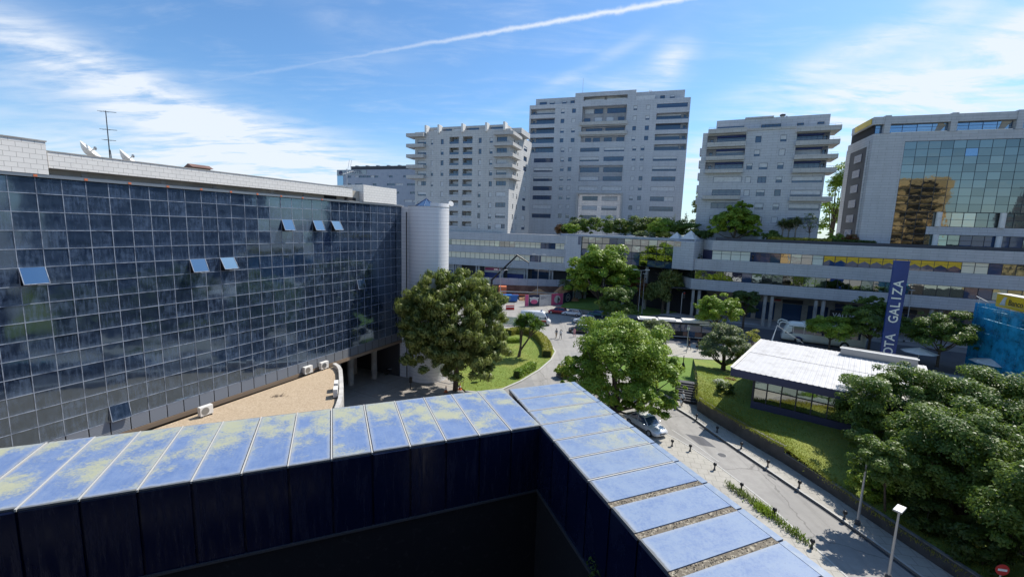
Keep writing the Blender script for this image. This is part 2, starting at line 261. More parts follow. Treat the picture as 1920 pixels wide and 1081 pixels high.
# ------------------------------------------------------------------ mesh helpers
class MB:
    def __init__(s): s.v = []; s.f = []; s.k = []
    def quad(s, *p, mi=0):
        n = len(s.v); s.v += [tuple(q) for q in p]; s.f.append(tuple(range(n, n+len(p)))); s.k.append(mi); return s
    def box(s, x0, x1, y0, y1, z0, z1, mi=0):
        n = len(s.v); s.v += [(x0, y0, z0), (x1, y0, z0), (x1, y1, z0), (x0, y1, z0), (x0, y0, z1), (x1, y0, z1), (x1, y1, z1), (x0, y1, z1)]
        s.f += [(n+3, n+2, n+1, n), (n+4, n+5, n+6, n+7), (n, n+1, n+5, n+4), (n+1, n+2, n+6, n+5), (n+2, n+3, n+7, n+6), (n+3, n, n+4, n+7)]; s.k += [mi]*6; return s
    def prism(s, poly, z0, z1, mi=0, mtop=None):
        n = len(s.v); c = len(poly); f0 = (lambda i: z0[i]) if isinstance(z0, (list, tuple)) else (lambda i: z0); f1 = (lambda i: z1[i]) if isinstance(z1, (list, tuple)) else (lambda i: z1)
        s.v += [(p[0], p[1], f0(i)) for i, p in enumerate(poly)] + [(p[0], p[1], f1(i)) for i, p in enumerate(poly)]
        for i in range(c): s.f.append((n+i, n+(i+1) % c, n+c+(i+1) % c, n+c+i)); s.k.append(mi)
        s.f.append(tuple(range(n+c, n+2*c))); s.k.append(mi if mtop is None else mtop)
        s.f.append(tuple(range(n+c-1, n-1, -1))); s.k.append(mi); return s
    def tube(s, p, q, r0, r1=None, n=8, mi=0, caps=True):
        p, q = Vector(p), Vector(q); r1 = r0 if r1 is None else r1; a = (q-p).normalized(); u = a.orthogonal().normalized(); w = a.cross(u); k = len(s.v)
        for c, r in ((p, r0), (q, r1)):
            for i in range(n):
                t = 2*math.pi*i/n; s.v.append(tuple(c+(u*math.cos(t)+w*math.sin(t))*r))
        for i in range(n): s.f.append((k+i, k+(i+1) % n, k+n+(i+1) % n, k+n+i)); s.k.append(mi)
        if caps: s.f += [tuple(range(k+n-1, k-1, -1)), tuple(range(k+n, k+2*n))]; s.k += [mi, mi]
        return s
    def path(s, pts, r, n=6, mi=0):
        for a, b in zip(pts, pts[1:]): s.tube(a, b, r, r, n, mi)
        return s
    def lathe(s, prof, cx=0, cy=0, n=16, mi=0, sx=1, sy=1):
        k = len(s.v)
        for r, z in prof:
            for i in range(n): t = 2*math.pi*i/n; s.v.append((cx+r*sx*math.cos(t), cy+r*sy*math.sin(t), z))
        for j in range(len(prof)-1):
            for i in range(n): s.f.append((k+j*n+i, k+j*n+(i+1) % n, k+(j+1)*n+(i+1) % n, k+(j+1)*n+i)); s.k.append(mi)
        s.f += [tuple(range(k+n-1, k-1, -1)), tuple(range(k+(len(prof)-1)*n, k+len(prof)*n))]; s.k += [mi, mi]; return s
    def mesh(s, name, mats):
        me = bpy.data.meshes.new(name); me.from_pydata(s.v, [], s.f); mats = mats if isinstance(mats, (list, tuple)) else [mats]
        for m in mats: me.materials.append(MATS[m])
        if any(s.k): me.polygons.foreach_set('material_index', s.k)
        me.update(); return me
    def build(s, name, mats, parent=None, smooth=False, bevel=0, **kw):
        return link(name, s.mesh(name, mats), parent, smooth=smooth, bevel=bevel, **kw)
def link(name, me, parent=None, loc=(0, 0, 0), rot=(0, 0, 0), smooth=False, bevel=0, kind=None, label=None, cat=None, group=None):
    o = bpy.data.objects.new(name, me); C.objects.link(o); o.location = loc; o.rotation_euler = rot; o.parent = parent
    if smooth and me is not None: me.polygons.foreach_set('use_smooth', [True]*len(me.polygons))
    if bevel: md = o.modifiers.new('bevel', 'BEVEL'); md.width = bevel; md.segments = 2; md.limit_method = 'ANGLE'
    tag(o, label, cat, group, kind); return o
def tag(o, label=None, cat=None, group=None, kind=None):
    for k, v in (('label', label), ('category', cat), ('group', group), ('kind', kind)):
        if v: o[k] = v
    return o
def thing(name, label, cat, loc=(0, 0, 0), rz=0, group=None):
    return link(name, None, None, loc, (0, 0, R_(rz)), label=label, cat=cat, group=group)
def dup(root, loc, rz=None, label=None, scale=None):
    r = root.copy(); C.objects.link(r); r.location = loc
    if rz is not None: r.rotation_euler = (0, 0, R_(rz))
    if label: r['label'] = label
    if scale: r.scale = (scale,)*3
    for ch in KIDS(root):
        c = ch.copy(); C.objects.link(c); c.parent = r
        for gc in KIDS(ch):
            d_ = gc.copy(); C.objects.link(d_); d_.parent = c
    return r
def KIDS(o): return [x for x in bpy.data.objects if x.parent is o]
def structure(name, mats, mb): return mb.build(name, mats, kind='structure')
def sheet(name, mat, poly, z, kind='structure'):
    mb = MB(); mb.quad(*[(x, y, z) for x, y in poly]); return mb.build(name, mat, kind=kind)
def holed(mb, x0, x1, z0, z1, holes, y=0., mi=0, mr=0, back=None):
    """front wall (normal -y) with rectangular recesses: holes = (hx0, hx1, hz0, hz1, depth)"""
    xs = sorted({x0, x1, *[h[i] for h in holes for i in (0, 1) if x0 < h[i] < x1]}); zs = sorted({z0, z1, *[h[i] for h in holes for i in (2, 3) if z0 < h[i] < z1]})
    for a, b in zip(xs, xs[1:]):
        run = None
        for c, d in zip(zs, zs[1:]):
            mx_, mz = (a+b)/2, (c+d)/2; solid = not any(h[0] < mx_ < h[1] and h[2] < mz < h[3] for h in holes)
            if solid: run = (run[0], d) if run else (c, d)
            if (not solid) and run: mb.quad((a, y, run[0]), (b, y, run[0]), (b, y, run[1]), (a, y, run[1]), mi=mi); run = None
        if run: mb.quad((a, y, run[0]), (b, y, run[0]), (b, y, run[1]), (a, y, run[1]), mi=mi)
    for h in holes:
        a, b, c, d, e = h[:5]; e = y+e
        mb.quad((a, y, c), (a, e, c), (a, e, d), (a, y, d), mi=mr); mb.quad((b, y, c), (b, y, d), (b, e, d), (b, e, c), mi=mr)
        mb.quad((a, y, d), (a, e, d), (b, e, d), (b, y, d), mi=mr); mb.quad((a, y, c), (b, y, c), (b, e, c), (a, e, c), mi=mr)
        mb.quad((a, e, c), (b, e, c), (b, e, d), (a, e, d), mi=mr if back is None else back)
_MC = {}
def cached(key, fn):
    if key not in _MC: _MC[key] = fn()
    return _MC[key]
RNG = random.Random(7)
def window(par, x0, x1, z0, z1, y, n=1, shut=None, frame='frame_dark', gl='window_glass', rz=0., transom=False):
    """a framed window set at depth y of a facade: frame, panes as one sheet, roller shutter down by a share"""
    w, h = round(x1-x0, 2), round(z1-z0, 2); t = .07
    def fr():
        mb = MB(); mb.box(0, w, -.05, 0, 0, t); mb.box(0, w, -.05, 0, h-t, h); mb.box(0, t, -.05, 0, t, h-t); mb.box(w-t, w, -.05, 0, t, h-t)
        for i in range(1, n): xx = w*i/n; mb.box(xx-.04, xx+.04, -.05, 0, t, h-t)
        if transom:
            zz_ = h*.34; xs_ = [t]+[w*i/n+sg*.04 for i in range(1, n) for sg in (-1, 1)]+[w-t]
            for a_, b_ in zip(xs_[::2], xs_[1::2]): mb.box(a_, b_, -.045, 0, zz_-.035, zz_+.035)
        return mb.mesh('window', frame)
    o = link('window', cached(('wf', w, h, n, frame, transom), fr), par, (x0, y, z0), (0, 0, rz))
    link('pane', cached(('wp', w, h, gl), lambda: MB().quad((t, -.015, t), (w-t, -.015, t), (w-t, -.015, h-t), (t, -.015, h-t)).mesh('pane', gl)), o)
    if shut is None: shut = RNG.choice([0, 0, .35, .5, .65, 1, 1])
    if shut > .05:
        a, b = t, w-t
        if n >= 3 and shut == 1 and RNG.random() < .6:
            if RNG.random() < .5: b = t+(w-2*t)*RNG.choice([.4, .6])
            else: a = t+(w-2*t)*RNG.choice([.4, .6])
        link('shutter', cached(('ws', round(a, 2), round(b, 2), h, shut), lambda: MB().box(a, b, -.075, -.02, h-t-(h-2*t)*shut, h-t+.01).mesh('shutter', 'shutter')), o)
    return o

# ------------------------------------------------------------------ vegetation helpers
def leaf_mesh(name, mat, pos, nrm, size, aspect=.55, jitter=.35, rng=None, up=None):
    """one diamond per leaf: pos (n,3), nrm (n,3)"""
    n = len(pos); a = rng.normal(size=(n, 3)) if up is None else up+rng.normal(size=(n, 3))*jitter
    nrm = nrm/np.linalg.norm(nrm, axis=1, keepdims=True)
    a -= nrm*(a*nrm).sum(1, keepdims=True); a /= np.linalg.norm(a, axis=1, keepdims=True)+1e-9
    b = np.cross(nrm, a); s = size*(1+jitter*rng.uniform(-1, 1, (n, 1)))
    v = np.empty((n, 4, 3)); v[:, 0] = pos-a*s*.5; v[:, 1] = pos+b*s*.5*aspect+nrm*s*.06; v[:, 2] = pos+a*s*.5; v[:, 3] = pos-b*s*.5*aspect+nrm*s*.06
    me = bpy.data.meshes.new(name); me.vertices.add(4*n); me.vertices.foreach_set('co', v.ravel().astype(np.float32))
    me.loops.add(4*n); me.loops.foreach_set('vertex_index', np.arange(4*n, dtype=np.int32))
    me.polygons.add(n); me.polygons.foreach_set('loop_start', np.arange(0, 4*n, 4, dtype=np.int32)); me.polygons.foreach_set('loop_total', np.full(n, 4, np.int32))
    me.materials.append(MATS[mat]); me.update(calc_edges=True); return me
def crown_points(rng, c, r, clumps, leaves, cr=.3, shell=.62, low=-.7):
    """leaf positions in clumps spread through an ellipsoid, mostly its outer shell; returns positions, outward normals, clump centres"""
    d = rng.normal(size=(clumps, 3)); d /= np.linalg.norm(d, axis=1, keepdims=True); d[:, 2] = np.where(d[:, 2] < low, -d[:, 2]*.6, d[:, 2])
    rad = (shell+(1-shell)*rng.random((clumps, 1))**.6)*rng.uniform(.72, 1.10, (clumps, 1))*.95
    cc = d*rad; r = np.asarray(r); rmean = r.mean()
    sz = cr*(.45+1.0*rng.random(clumps)**1.4); w = sz**2; idx = rng.choice(clumps, leaves, p=w/w.sum())
    q = rng.normal(size=(leaves, 3)); q /= np.linalg.norm(q, axis=1, keepdims=True); q[:, 2] = np.where(q[:, 2] < -.3, -q[:, 2], q[:, 2])
    rr = rng.random((leaves, 1))**.42*sz[idx][:, None]
    off_ = q*rr*rmean; off_[:, 2] *= .8
    pos = np.asarray(c)+cc[idx]*r+off_
    nrm = q*.8+cc[idx]*.5+rng.normal(size=(leaves, 3))*.45; nrm[:, 2] += .35
    return pos, nrm, np.asarray(c)+cc*r
def tree(name, label, base, crown, rad, mat, leaves, size, seed, clumps=40, cr=.32, trunk=.22, bark='bark', aspect=.6, group=None, cat='tree', shell=.55, extra=(), limbs=9, low=-.7):
    """trunk with limbs, crown of leaf clumps; crown = centre height and (dx, dy) lean"""
    rng = np.random.default_rng(seed); root = thing(name, label, cat, base, 0, group); clumps = int(clumps*2.4); cr *= .72; leaves = int(leaves*1.7); size *= .80
    c = (crown[0], crown[1], crown[2]); pos, nrm, cc = crown_points(rng, c, rad, clumps, leaves, cr, shell, low)
    for (c2, r2, frac) in extra:
        p2, n2, cc2 = crown_points(rng, c2, r2, max(8, int(clumps*frac)), int(leaves*frac), cr, shell); pos = np.vstack([pos, p2]); nrm = np.vstack([nrm, n2]); cc = np.vstack([cc, cc2])
    link('crown', leaf_mesh('crown', mat, pos, nrm, size, aspect, rng=rng), root)
    mb = MB(); top = Vector((c[0], c[1], c[2]-rad[2]*.25)); fork = Vector((c[0]*.35, c[1]*.35, max(.3, c[2]-rad[2]*.95)))
    mb.tube((0, 0, -.15), fork, trunk, trunk*.78, 9); mb.tube(fork, top, trunk*.78, trunk*.3, 8)
    for i in rng.choice(len(cc), min(limbs, len(cc)), replace=False):
        e = Vector(cc[i]); mid = fork.lerp(e, .5)+Vector((0, 0, -.08*rad[2])); mb.tube(fork, mid, trunk*.5, trunk*.3, 6); mb.tube(mid, e, trunk*.3, trunk*.09, 5)
    mb.build('trunk', bark, root); return root

# ================================================================== THE GROUND
sheet('ground', 'ground_grey', [(-900, -300), (900, -300), (900, 1500), (-900, 1500)], 0)
sheet('street', 'road_concrete', [(4, 14), (24.5, 14), (24.5, 60), (18, 70), (18, 125), (-25, 125), (-25, 84), (2, 60), (4, 44)], .004)
sheet('avenue', 'asphalt', [(14, 74), (26, 73.2), (36, 73.2), (45, 73), (54, 68.2), (66, 58.3), (80, 44), (96, 56), (82, 70), (66, 80), (50, 88), (36, 93), (14, 95)], .008)
structure('pavement', 'paving', MB().prism([(17, 66.3), (24, 64.7), (33, 63.7), (42, 61.2), (50, 57.7), (55, 55.2), (60, 52.2), (66, 47), (72, 52), (66, 58), (54, 68), (45, 72.8), (36, 73), (26, 73), (14, 73.6)], -.05, .10))
structure('pavement', 'podium_stone', MB().prism([(30, 101), (52, 90.5), (88, 73.5), (96, 90), (60, 115), (34, 118)], -.05, .12))
KERB = [(16.4, 51), (17.2, 48.3), (18.15, 45.26), (19.0, 42.67), (19.57, 39.66), (20.22, 36.85), (21.05, 33.66), (21.68, 31.15), (22.35, 28.6), (23.1, 25.3), (24.2, 19), (25, 12)]
WALL = [(20.2, 44.6), (20.8, 41.9), (21.6, 39.25), (22.3, 36.7), (23.1, 34.35), (24.15, 29.6), (25.0, 25.0), (26.2, 19), (27.2, 12)]
structure('pavement', 'paving', MB().prism(KERB+[(27.4, 12), (26.4, 19), (25.2, 25), (24.3, 29.6), (23.2, 34.35), (22.4, 36.7), (21.7, 39.25), (20.9, 41.9), (20.3, 44.6), (19.2, 47.6), (17.6, 51)], -.05, .16))
def strip(name, mat, line, wl, wr, z0, z1):
    """a band along a polyline: wl / wr metres to its left and right"""
    mb = MB(); L = []; Rr = []
    for i, p in enumerate(line):
        a = Vector(line[max(0, i-1)]); b = Vector(line[min(len(line)-1, i+1)]); t = (b-a).normalized(); n = Vector((-t.y, t.x)); p = Vector(p); L.append(p+n*wl); Rr.append(p-n*wr)
    for i in range(len(line)-1):
        mb.prism([tuple(L[i]), tuple(Rr[i]), tuple(Rr[i+1]), tuple(L[i+1])], z0, z1)
    return structure(name, mat, mb)
strip('kerb', 'cap_stone', KERB, .16, .0, -.05, .175)
strip('gutter_or_kerb_shade', 'dark_grey', KERB, -.0, .20, .006, .012)  # dark strip paints the kerb's shaded face and cast shadow
sheet('pavement', 'paving', [(4, 42), (14.2, 40.5), (15.66, 38.34), (16.38, 36.8), (17.34, 34.18), (18.12, 31.39), (18.69, 28.8), (19.0, 26), (19.8, 19), (20.5, 12), (4, 12)], .010)
strip('kerb', 'cap_stone', [(14.2, 40.5), (15.66, 38.34), (16.38, 36.8), (17.34, 34.18), (18.12, 31.39), (18.69, 28.8), (19.0, 26), (19.8, 19)], .06, .06, .008, .03)
sheet('courtyard', 'court_paving', [(-34, 38), (-8, 33), (2.5, 46), (-1.5, 48.2), (-5.5, 48.3), (-7.5, 52), (-9, 60), (-34, 74)], .010)
RIM = [(-5.0, 48.3), (-3, 48.1), (-1.48, 48.42), (1.35, 52.19), (3.92, 56.72), (5.89, 61.43), (6.89, 65.62), (6.44, 70.22), (5.72, 75.45), (5.24, 79.0), (3.6, 81)]
structure('lawn', 'lawn', MB().prism(RIM+[(-1, 80), (-6, 76), (-7.4, 66), (-7.4, 56), (-6.6, 51)], -.05, .14))
strip('kerb', 'cap_stone', RIM, 0, .22, -.05, .17)
structure('lawn', 'lush_lawn', MB().prism([(15.2, 65.5), (15.4, 56), (17.0, 51.4), (19.1, 47.6), (21.9, 50.9), (24.5, 54), (26.2, 58), (27.6, 64.0), (24, 64.6), (17, 66.2)], -.05, .24))
structure('lawn', 'lush_lawn', MB().prism([(12, 104.5), (22, 100), (30, 97), (40, 102), (30, 116), (17, 122)], -.05, .3))
# grass bank held by the retaining wall, rising to the pavilion and falling to the plaza
BACK = [(27.6, 63.9), (30, 63.8), (33, 63.6), (42, 61.1), (50, 57.6), (55, 55.1), (66, 47), (74, 35), (80, 14)]
HW = [1.58, 1.58, 1.58, 1.58, 1.58, 1.0, .9, .8, .8]
def resample(pts, n):
    P = [Vector(p) for p in pts]; out = []
    for i in range(n):
        t = i/(n-1)*(len(P)-1); k = min(int(t), len(P)-2); out.append(P[k].lerp(P[k+1], t-k))
    return out
NI, NJ = 65, 26
wl_, bl_ = resample([(*p, h) for p, h in zip(WALL, HW)], NI), resample([(*p, .1) for p in BACK], NI)
mb = MB(); hr = random.Random(3)
def bank_h(x, y, hw, t):
    v = (x-21.97)*.629+(y-41.89)*.777; tg = hw+(2.30-hw)*min(1, max(0, t*3.2))
    if v > 7: tg = tg+(0.12-tg)*min(1, max(0, (v-7)/15))
    return tg if t < .97 else .1
for i in range(NI):
    for j in range(NJ):
        t = (j/(NJ-1))**1.5; p = wl_[i].lerp(bl_[i], t); mb.v.append((p.x, p.y, bank_h(p.x, p.y, wl_[i].z-.03, t)+(hr.uniform(-.03, .03) if 0 < j < NJ-1 else 0)))
for i in range(NI-1):
    for j in range(NJ-1): a = i*NJ+j; mb.f.append((a, a+NJ, a+NJ+1, a+1)); mb.k.append(0)
for j in range(NJ-1): a, b_ = mb.v[j], mb.v[j+1]; mb.quad(a, b_, (b_[0], b_[1], 0), (a[0], a[1], 0), mi=1)
structure('grass_bank', ['lawn', 'wall_grey'], mb)
t_ = thing('retaining_wall', 'dark grey retaining wall below the grass bank, stepping down along the ramp pavement', 'wall', (23.1, 34.35, 0))
for seg, h in ((WALL[:5], 1.62), (WALL[4:], 1.04)):
    for nm, mat, z0, z1, w0, w1 in (('wall', 'wall_grey', 0, h-.06, .0, .24), ('cap', 'wall_cap', h-.06, h+.005, .0, .25)):
        for a, b in zip(seg, seg[1:]):
            A, B_ = Vector(a), Vector(b); t = (B_-A).normalized(); n = Vector((-t.y, t.x)); o_ = Vector((23.1, 34.35))
            q = [tuple(A-n*w0-o_), tuple(B_-n*w0-o_), tuple(B_+n*w1-o_), tuple(A+n*w1-o_)]
            MB().prism(q, z0, z1).build(nm, mat, t_)
t_ = thing('stairs', 'short flight of stone steps darkened for shade rising beside the grass bank behind the retaining wall', 'steps', (19.9, 46.9, 0), 69-90)
for k in range(8): MB().box(-1.0, 1.3, k*.36, 3.4, .16+k*.17, .16+(k+1)*.17).build('step', 'dark_grey', t_)  # steps coloured dark to stand in for the bank's shade
MB().box(-1.25, -1.0, -.1, 3.4, 0, 1.75).build('side_wall', 'wall_grey', t_); MB().box(1.3, 1.55, -.1, 3.4, 0, 1.75).build('side_wall', 'wall_grey', t_)

# ================================================================== GLASS OFFICE (left), local x runs along the facade away from the camera
go = thing('glass_office_building', 'long dark blue glass office facade with white tiled roof band on the left', 'office building', (-30.39, 16.81, 0), 64.8)
PX, X1 = 1.076, 40.0
ROWS = [(20.0-1.02*k, 20.0-1.02*(k-1)) for k in range(1, 15)]
ROWS = [(20.0, 20.86)]+ROWS
OPEN = {(15, 2), (12, 2), (10, 2), (22, 5), (20, 5), (30, 5), (7, 8), (27, 14)}
pm = {}; field = MB(); rr = random.Random(11)
def pane_mesh(h): return cached(('gp', round(h, 2)), lambda: MB().box(.014, PX-.014, -.03, 0, .014, h-.014).mesh('pane', 'blue_glass'))
for k in range(1, 39):
    x = X1-k*PX
    for r, (z0, z1) in enumerate(ROWS):
        if (k, r) in OPEN:
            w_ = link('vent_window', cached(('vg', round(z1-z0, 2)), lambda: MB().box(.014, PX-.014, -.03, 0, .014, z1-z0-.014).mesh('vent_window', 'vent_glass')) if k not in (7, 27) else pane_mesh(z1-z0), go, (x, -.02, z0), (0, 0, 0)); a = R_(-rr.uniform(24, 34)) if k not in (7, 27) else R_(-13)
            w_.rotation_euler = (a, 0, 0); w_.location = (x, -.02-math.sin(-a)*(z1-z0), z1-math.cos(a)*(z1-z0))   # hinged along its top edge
            fm = MB(); fm.box(.0, PX, -.05, .012, -.01, .03); fm.box(0, .035, -.05, .012, .03, z1-z0); fm.box(PX-.035, PX, -.05, .012, .03, z1-z0); fm.build('frame', 'joint_dirt', w_)
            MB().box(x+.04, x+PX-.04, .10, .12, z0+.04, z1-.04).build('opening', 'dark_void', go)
            continue
        tx, tz = R_(rr.gauss(0, .42)), R_(rr.gauss(0, .5))
        if 12 <= k <= 31:
            o = link('pane', pane_mesh(z1-z0), go, (x, 0, z0), (tx, 0, tz))
        else:
            h = z1-z0; y0 = rr.uniform(-.004, .004); field.box(x+.014, x+PX-.014, y0-.03, y0, z0+.014, z1-.014)
field.build('pane', 'blue_glass', go, kind='stuff')
mg = MB()
for k in range(1, 39): mg.box(X1-k*PX-.018, X1-k*PX+.018, -.045, .03, 5.72, 20.86)
for k in range(0, 15): z = 20.0-1.02*k; mg.box(X1-38*PX, X1, -.052, .028, z-.020, z+.020)
mg.build('mullion', 'joint_dirt', go, kind='stuff')
lv = MB()
for j in range(9): z = .03+j*.103; lv.quad((.03, -.05, z), (PX-.03, -.05, z), (PX-.03, -.015, z+.09), (.03, -.015, z+.09)); lv.quad((.03, -.015, z+.09), (PX-.03, -.015, z+.09), (PX-.03, -.05, z+.103), (.03, -.05, z+.103))
lvm = lv.mesh('louvre_panel', 'louvre')
for k in range(1, 39): link('louvre_panel', lvm, go, (X1-k*PX, 0, 4.76))
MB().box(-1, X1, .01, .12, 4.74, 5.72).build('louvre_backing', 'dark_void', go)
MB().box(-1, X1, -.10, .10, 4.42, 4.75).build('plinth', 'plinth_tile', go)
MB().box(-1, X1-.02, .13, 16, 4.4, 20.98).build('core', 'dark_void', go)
MB().box(-1, 29.6, 6, 16, 0, 4.38).build('ground_floor_wall', 'dark_grey', go); MB().box(29.6, 41, 9.5, 16, 0, 4.38).build('ground_floor_wall', 'dark_grey', go); MB().box(39.6, 41, .3, 9.5, 0, 4.38).build('ground_floor_wall', 'dark_grey', go)
MB().box(-1, X1+.1, -.14, .16, 20.90, 21.06).build('gutter_or_kerb_shade', 'grey_metal', go)
MB().box(-1, X1, .18, 16, 21.0, 21.12).build('roof', 'concrete', go)
MB().box(-1, 9.35, -.16, 3, 21.08, 22.86).build('roof_block', 'white_tile', go); MB().box(-1, 9.40, -.2, 3.05, 22.86, 22.93).build('coping', 'concrete', go)
MB().box(9.40, 32.05, -.10, .5, 21.47, 22.36).build('roof_band', 'white_tile', go); MB().box(9.40, 32.1, -.13, .55, 22.36, 22.42).build('coping', 'concrete', go)
MB().box(9.40, 33.6, .55, .8, 21.13, 22.2).build('recess_wall', 'beige_render', go)
for xx in (11.0, 15.2, 18.6, 23.4, 26.6): MB().box(xx, xx+.3, .5, .548, 21.13, 21.46).build('recess_pier', 'concrete', go)
for xx in (29.0, 31.6): MB().box(xx, xx+1.5, .50, .545, 21.14, 21.46).build('recess_slot', 'dark_void', go)
MB().box(33.65, 38.9, -.05, 5.5, 21.13, 22.88).build('stair_box', 'white_tile', go); MB().box(33.4, 34.0, 3.6, 4.4, 21.75, 22.25).build('vent_opening', 'dark_void', go)
MB().box(38.95, 39.6, .8, 1.5, 21.13, 22.75).build('chimney', 'white_tile', go)
MB().quad((-1.5, .5, 22.93), (6.2, .5, 22.93), (2.5, 3, 24.6), (-1.5, 3, 24.6)).quad((6.2, .5, 22.93), (6.2, 6, 22.93), (2.5, 3, 24.6)).build('roof_light', 'sky_glass', go)
for p, q in (((6.2, .48, 22.95), (2.5, 3, 24.65)), ((-1.5, 3, 24.63), (2.5, 3, 24.65)), ((-1.5, .48, 22.97), (6.2, .48, 22.97))): MB().tube(p, q, .06).build('roof_light_bar', 'frame_dark', go)
for k in range(0, 20, 2): xx = X1-(k+11)*PX; MB().box(xx-.08, xx+.08, -.16, -.145, 20.92, 21.04).build('bracket', 'orange_paint', go)
for xx, yy in ((31.5, 2.0), (34.5, 3.2), (37.5, 2.4), (34, 8), (37.5, 8.5)): MB().tube((xx, yy, 0), (xx, yy, 4.4), .35, n=14).build('column', 'concrete', go)
MB().box(36.8, 37.8, 5.5, 6.2, 0, 4.38).build('pier', 'beige_render', go)
# rooftop things
def dish(x, y, z, az_, size, label):
    t = thing('satellite_dish', label, 'satellite dish', (x, y, z), az_, 'satellite dishes on the roof')
    b = MB(); n = 22; prof = [(0, 0)]+[(size*r, -.55*size*r*r) for r in (.25, .5, .75, 1.)]
    tilt = Matrix.Rotation(R_(48), 3, 'X')
    for j in range(5):
        for i in range(n):
            a = 2*math.pi*i/n; rr_, hh = prof[j]; p = tilt @ Vector((rr_*math.cos(a), rr_*math.sin(a), .55*size+hh*-1-.55*size)); b.v.append((p.x, p.y, p.z+size*.95))
    for j in range(4):
        for i in range(n): b.f.append((j*n+i, j*n+(i+1) % n, (j+1)*n+(i+1) % n, (j+1)*n+i)); b.k.append(0)
    b.build('reflector', 'white_paint', t, smooth=True)
    f = tilt @ Vector((0, 0, size*.85)); MB().tube((0, 0, size*.95), (f.x, f.y, f.z+size*.95), .03).build('feed_arm', 'grey_metal', t); MB().lathe([(.06, -.1), (.09, .0), (.06, .1)], f.x, f.y, 8).build('feed_horn', 'grey_metal', t).location = (0, 0, f.z+size*.95)
    MB().tube((0, .1, 0), (0, .1, size*.9), .07).tube((0, .6, 0), (0, .15, size*.8), .04).build('mount', 'grey_metal', t)
def wloc(x, y, z): a = R_(64.8); return (-30.39+x*math.cos(a)-y*math.sin(a), 16.81+x*math.sin(a)+y*math.cos(a), z)
dish(*wloc(11.75, 1.6, 21.95), 118, .72, 'larger white satellite dish left of the mast on the white roof'); dish(*wloc(13.8, 1.8, 21.8), 118, .72, 'white satellite dish right of the mast on the white roof')
t_ = thing('aerial_mast', 'tall thin television mast between the two white dishes', 'aerial', wloc(12.9, 1.5, 21.1))
MB().tube((0, 0, 0), (0, 0, 4.4), .035, .025).build('pole', 'dark_grey', t_); MB().tube((.12, .1, 0), (.04, .02, 2.0), .02).tube((-.12, .1, 0), (-.04, .02, 2.0), .02).build('brace', 'dark_grey', t_)
for z, l in ((4.35, .62), (3.25, .55), (2.6, .4)): MB().tube((-l*.5, -.1, z), (l*.8, .2, z), .016).tube((-l*.5, -.25, z), (-l*.5, .05, z), .012).tube((0, -.15, z), (0, .2, z), .012).build('antenna', 'dark_grey', t_)
t_ = thing('roof_vent', 'low dark pitched vent standing on the white roof band', 'vent', wloc(18.1, 1.2, 21.1), 64.8)
MB().box(-.6, .6, -.4, .4, 0, 1.5).build('body', 'plinth_tile', t_); MB().quad((-.75, -.55, 1.5), (.75, -.55, 1.5), (.75, 0, 1.75), (-.75, 0, 1.75)).quad((-.75, 0, 1.75), (.75, 0, 1.75), (.75, .55, 1.5), (-.75, .55, 1.5)).quad((-.75, -.55, 1.5), (-.75, 0, 1.75), (-.75, .55, 1.5)).quad((.75, -.55, 1.5), (.75, .55, 1.5), (.75, 0, 1.75)).build('lid', 'brown_wall', t_)
t_ = thing('yagi_aerial', 'pale yagi aerial on a pole at the far end of the white roof', 'aerial', wloc(32.6, 1.2, 21.1), 64.8)
MB().tube((0, 0, 0), (0, 0, 3.3), .04).build('pole', 'galvanised', t_); MB().tube((-.5, 0, 2.7), (.9, 0, 3.2), .03).build('boom', 'galvanised', t_)
for k in range(5): x = -.4+k*.3; MB().tube((x, -.45, 2.74+k*.107), (x, .45, 2.74+k*.107), .018).build('element', 'galvanised', t_)
for k in (0, 1): MB().tube((.1+k*.3, 0, 3.0), (.5+k*.3, .1, 4.3), .018).build('rod', 'galvanised', t_)

# ------------------------------------------------------------------ round stair tower
tw = thing('stair_tower', 'round pale tiled stair tower at the end of the glass facade', 'tower', (-10.2, 53.0, 0))
MB().lathe([(2.4, 0), (2.4, 20.95)], n=56).build('shaft', 'tower_tile', tw, smooth=False)
mb = MB()
for i in range(20):
    a0, a1 = R_(-75+i*6), R_(-75+(i+1)*6); q = [(r*math.cos(a), r*math.sin(a)) for r, a in ((2.41, a0), (2.41, a1), (2.05, a1), (2.05, a0))]; mb.prism(q, 20.95, 21.42)
mb.build('parapet', 'tower_tile', tw)
MB().lathe([(2.43, 20.95), (2.43, 21.0)], n=56).build('coping', 'concrete', tw)
sk = thing('roof_lantern', 'small glass pyramid rooflight on top of the round tower', 'rooflight', (-10.5, 53.0, 21.0))
for i in range(8):
    a0, a1 = 2*math.pi*i/8, 2*math.pi*(i+1)/8; MB().quad((1.45*math.cos(a0), 1.45*math.sin(a0), 0), (1.45*math.cos(a1), 1.45*math.sin(a1), 0), (0, 0, .98)).build('pane', 'sky_glass', sk)
    MB().tube((1.46*math.cos(a0), 1.46*math.sin(a0), .01), (0, 0, 1.0), .035).build('bar', 'frame_blue', sk)
o = MB().box(39.75, 41.0, -1.6, .3, 0, 20.9).build('link_wall', 'tower_tile', tw); o.rotation_euler = (0, 0, R_(64.8)); o.location = (-30.39+10.2, 16.81-53.0, 0)
o = MB().tube((39.66, -.85, .1), (39.66, -.85, 20.3), .05).build('downpipe', 'black_metal', tw); o.rotation_euler = (0, 0, R_(64.8)); o.location = (-30.39+10.2, 16.81-53.0, 0)
t_ = thing('floodlight', 'small white floodlight on a bracket at the tower top', 'floodlight', (-8.0, 53.6, 21.0))
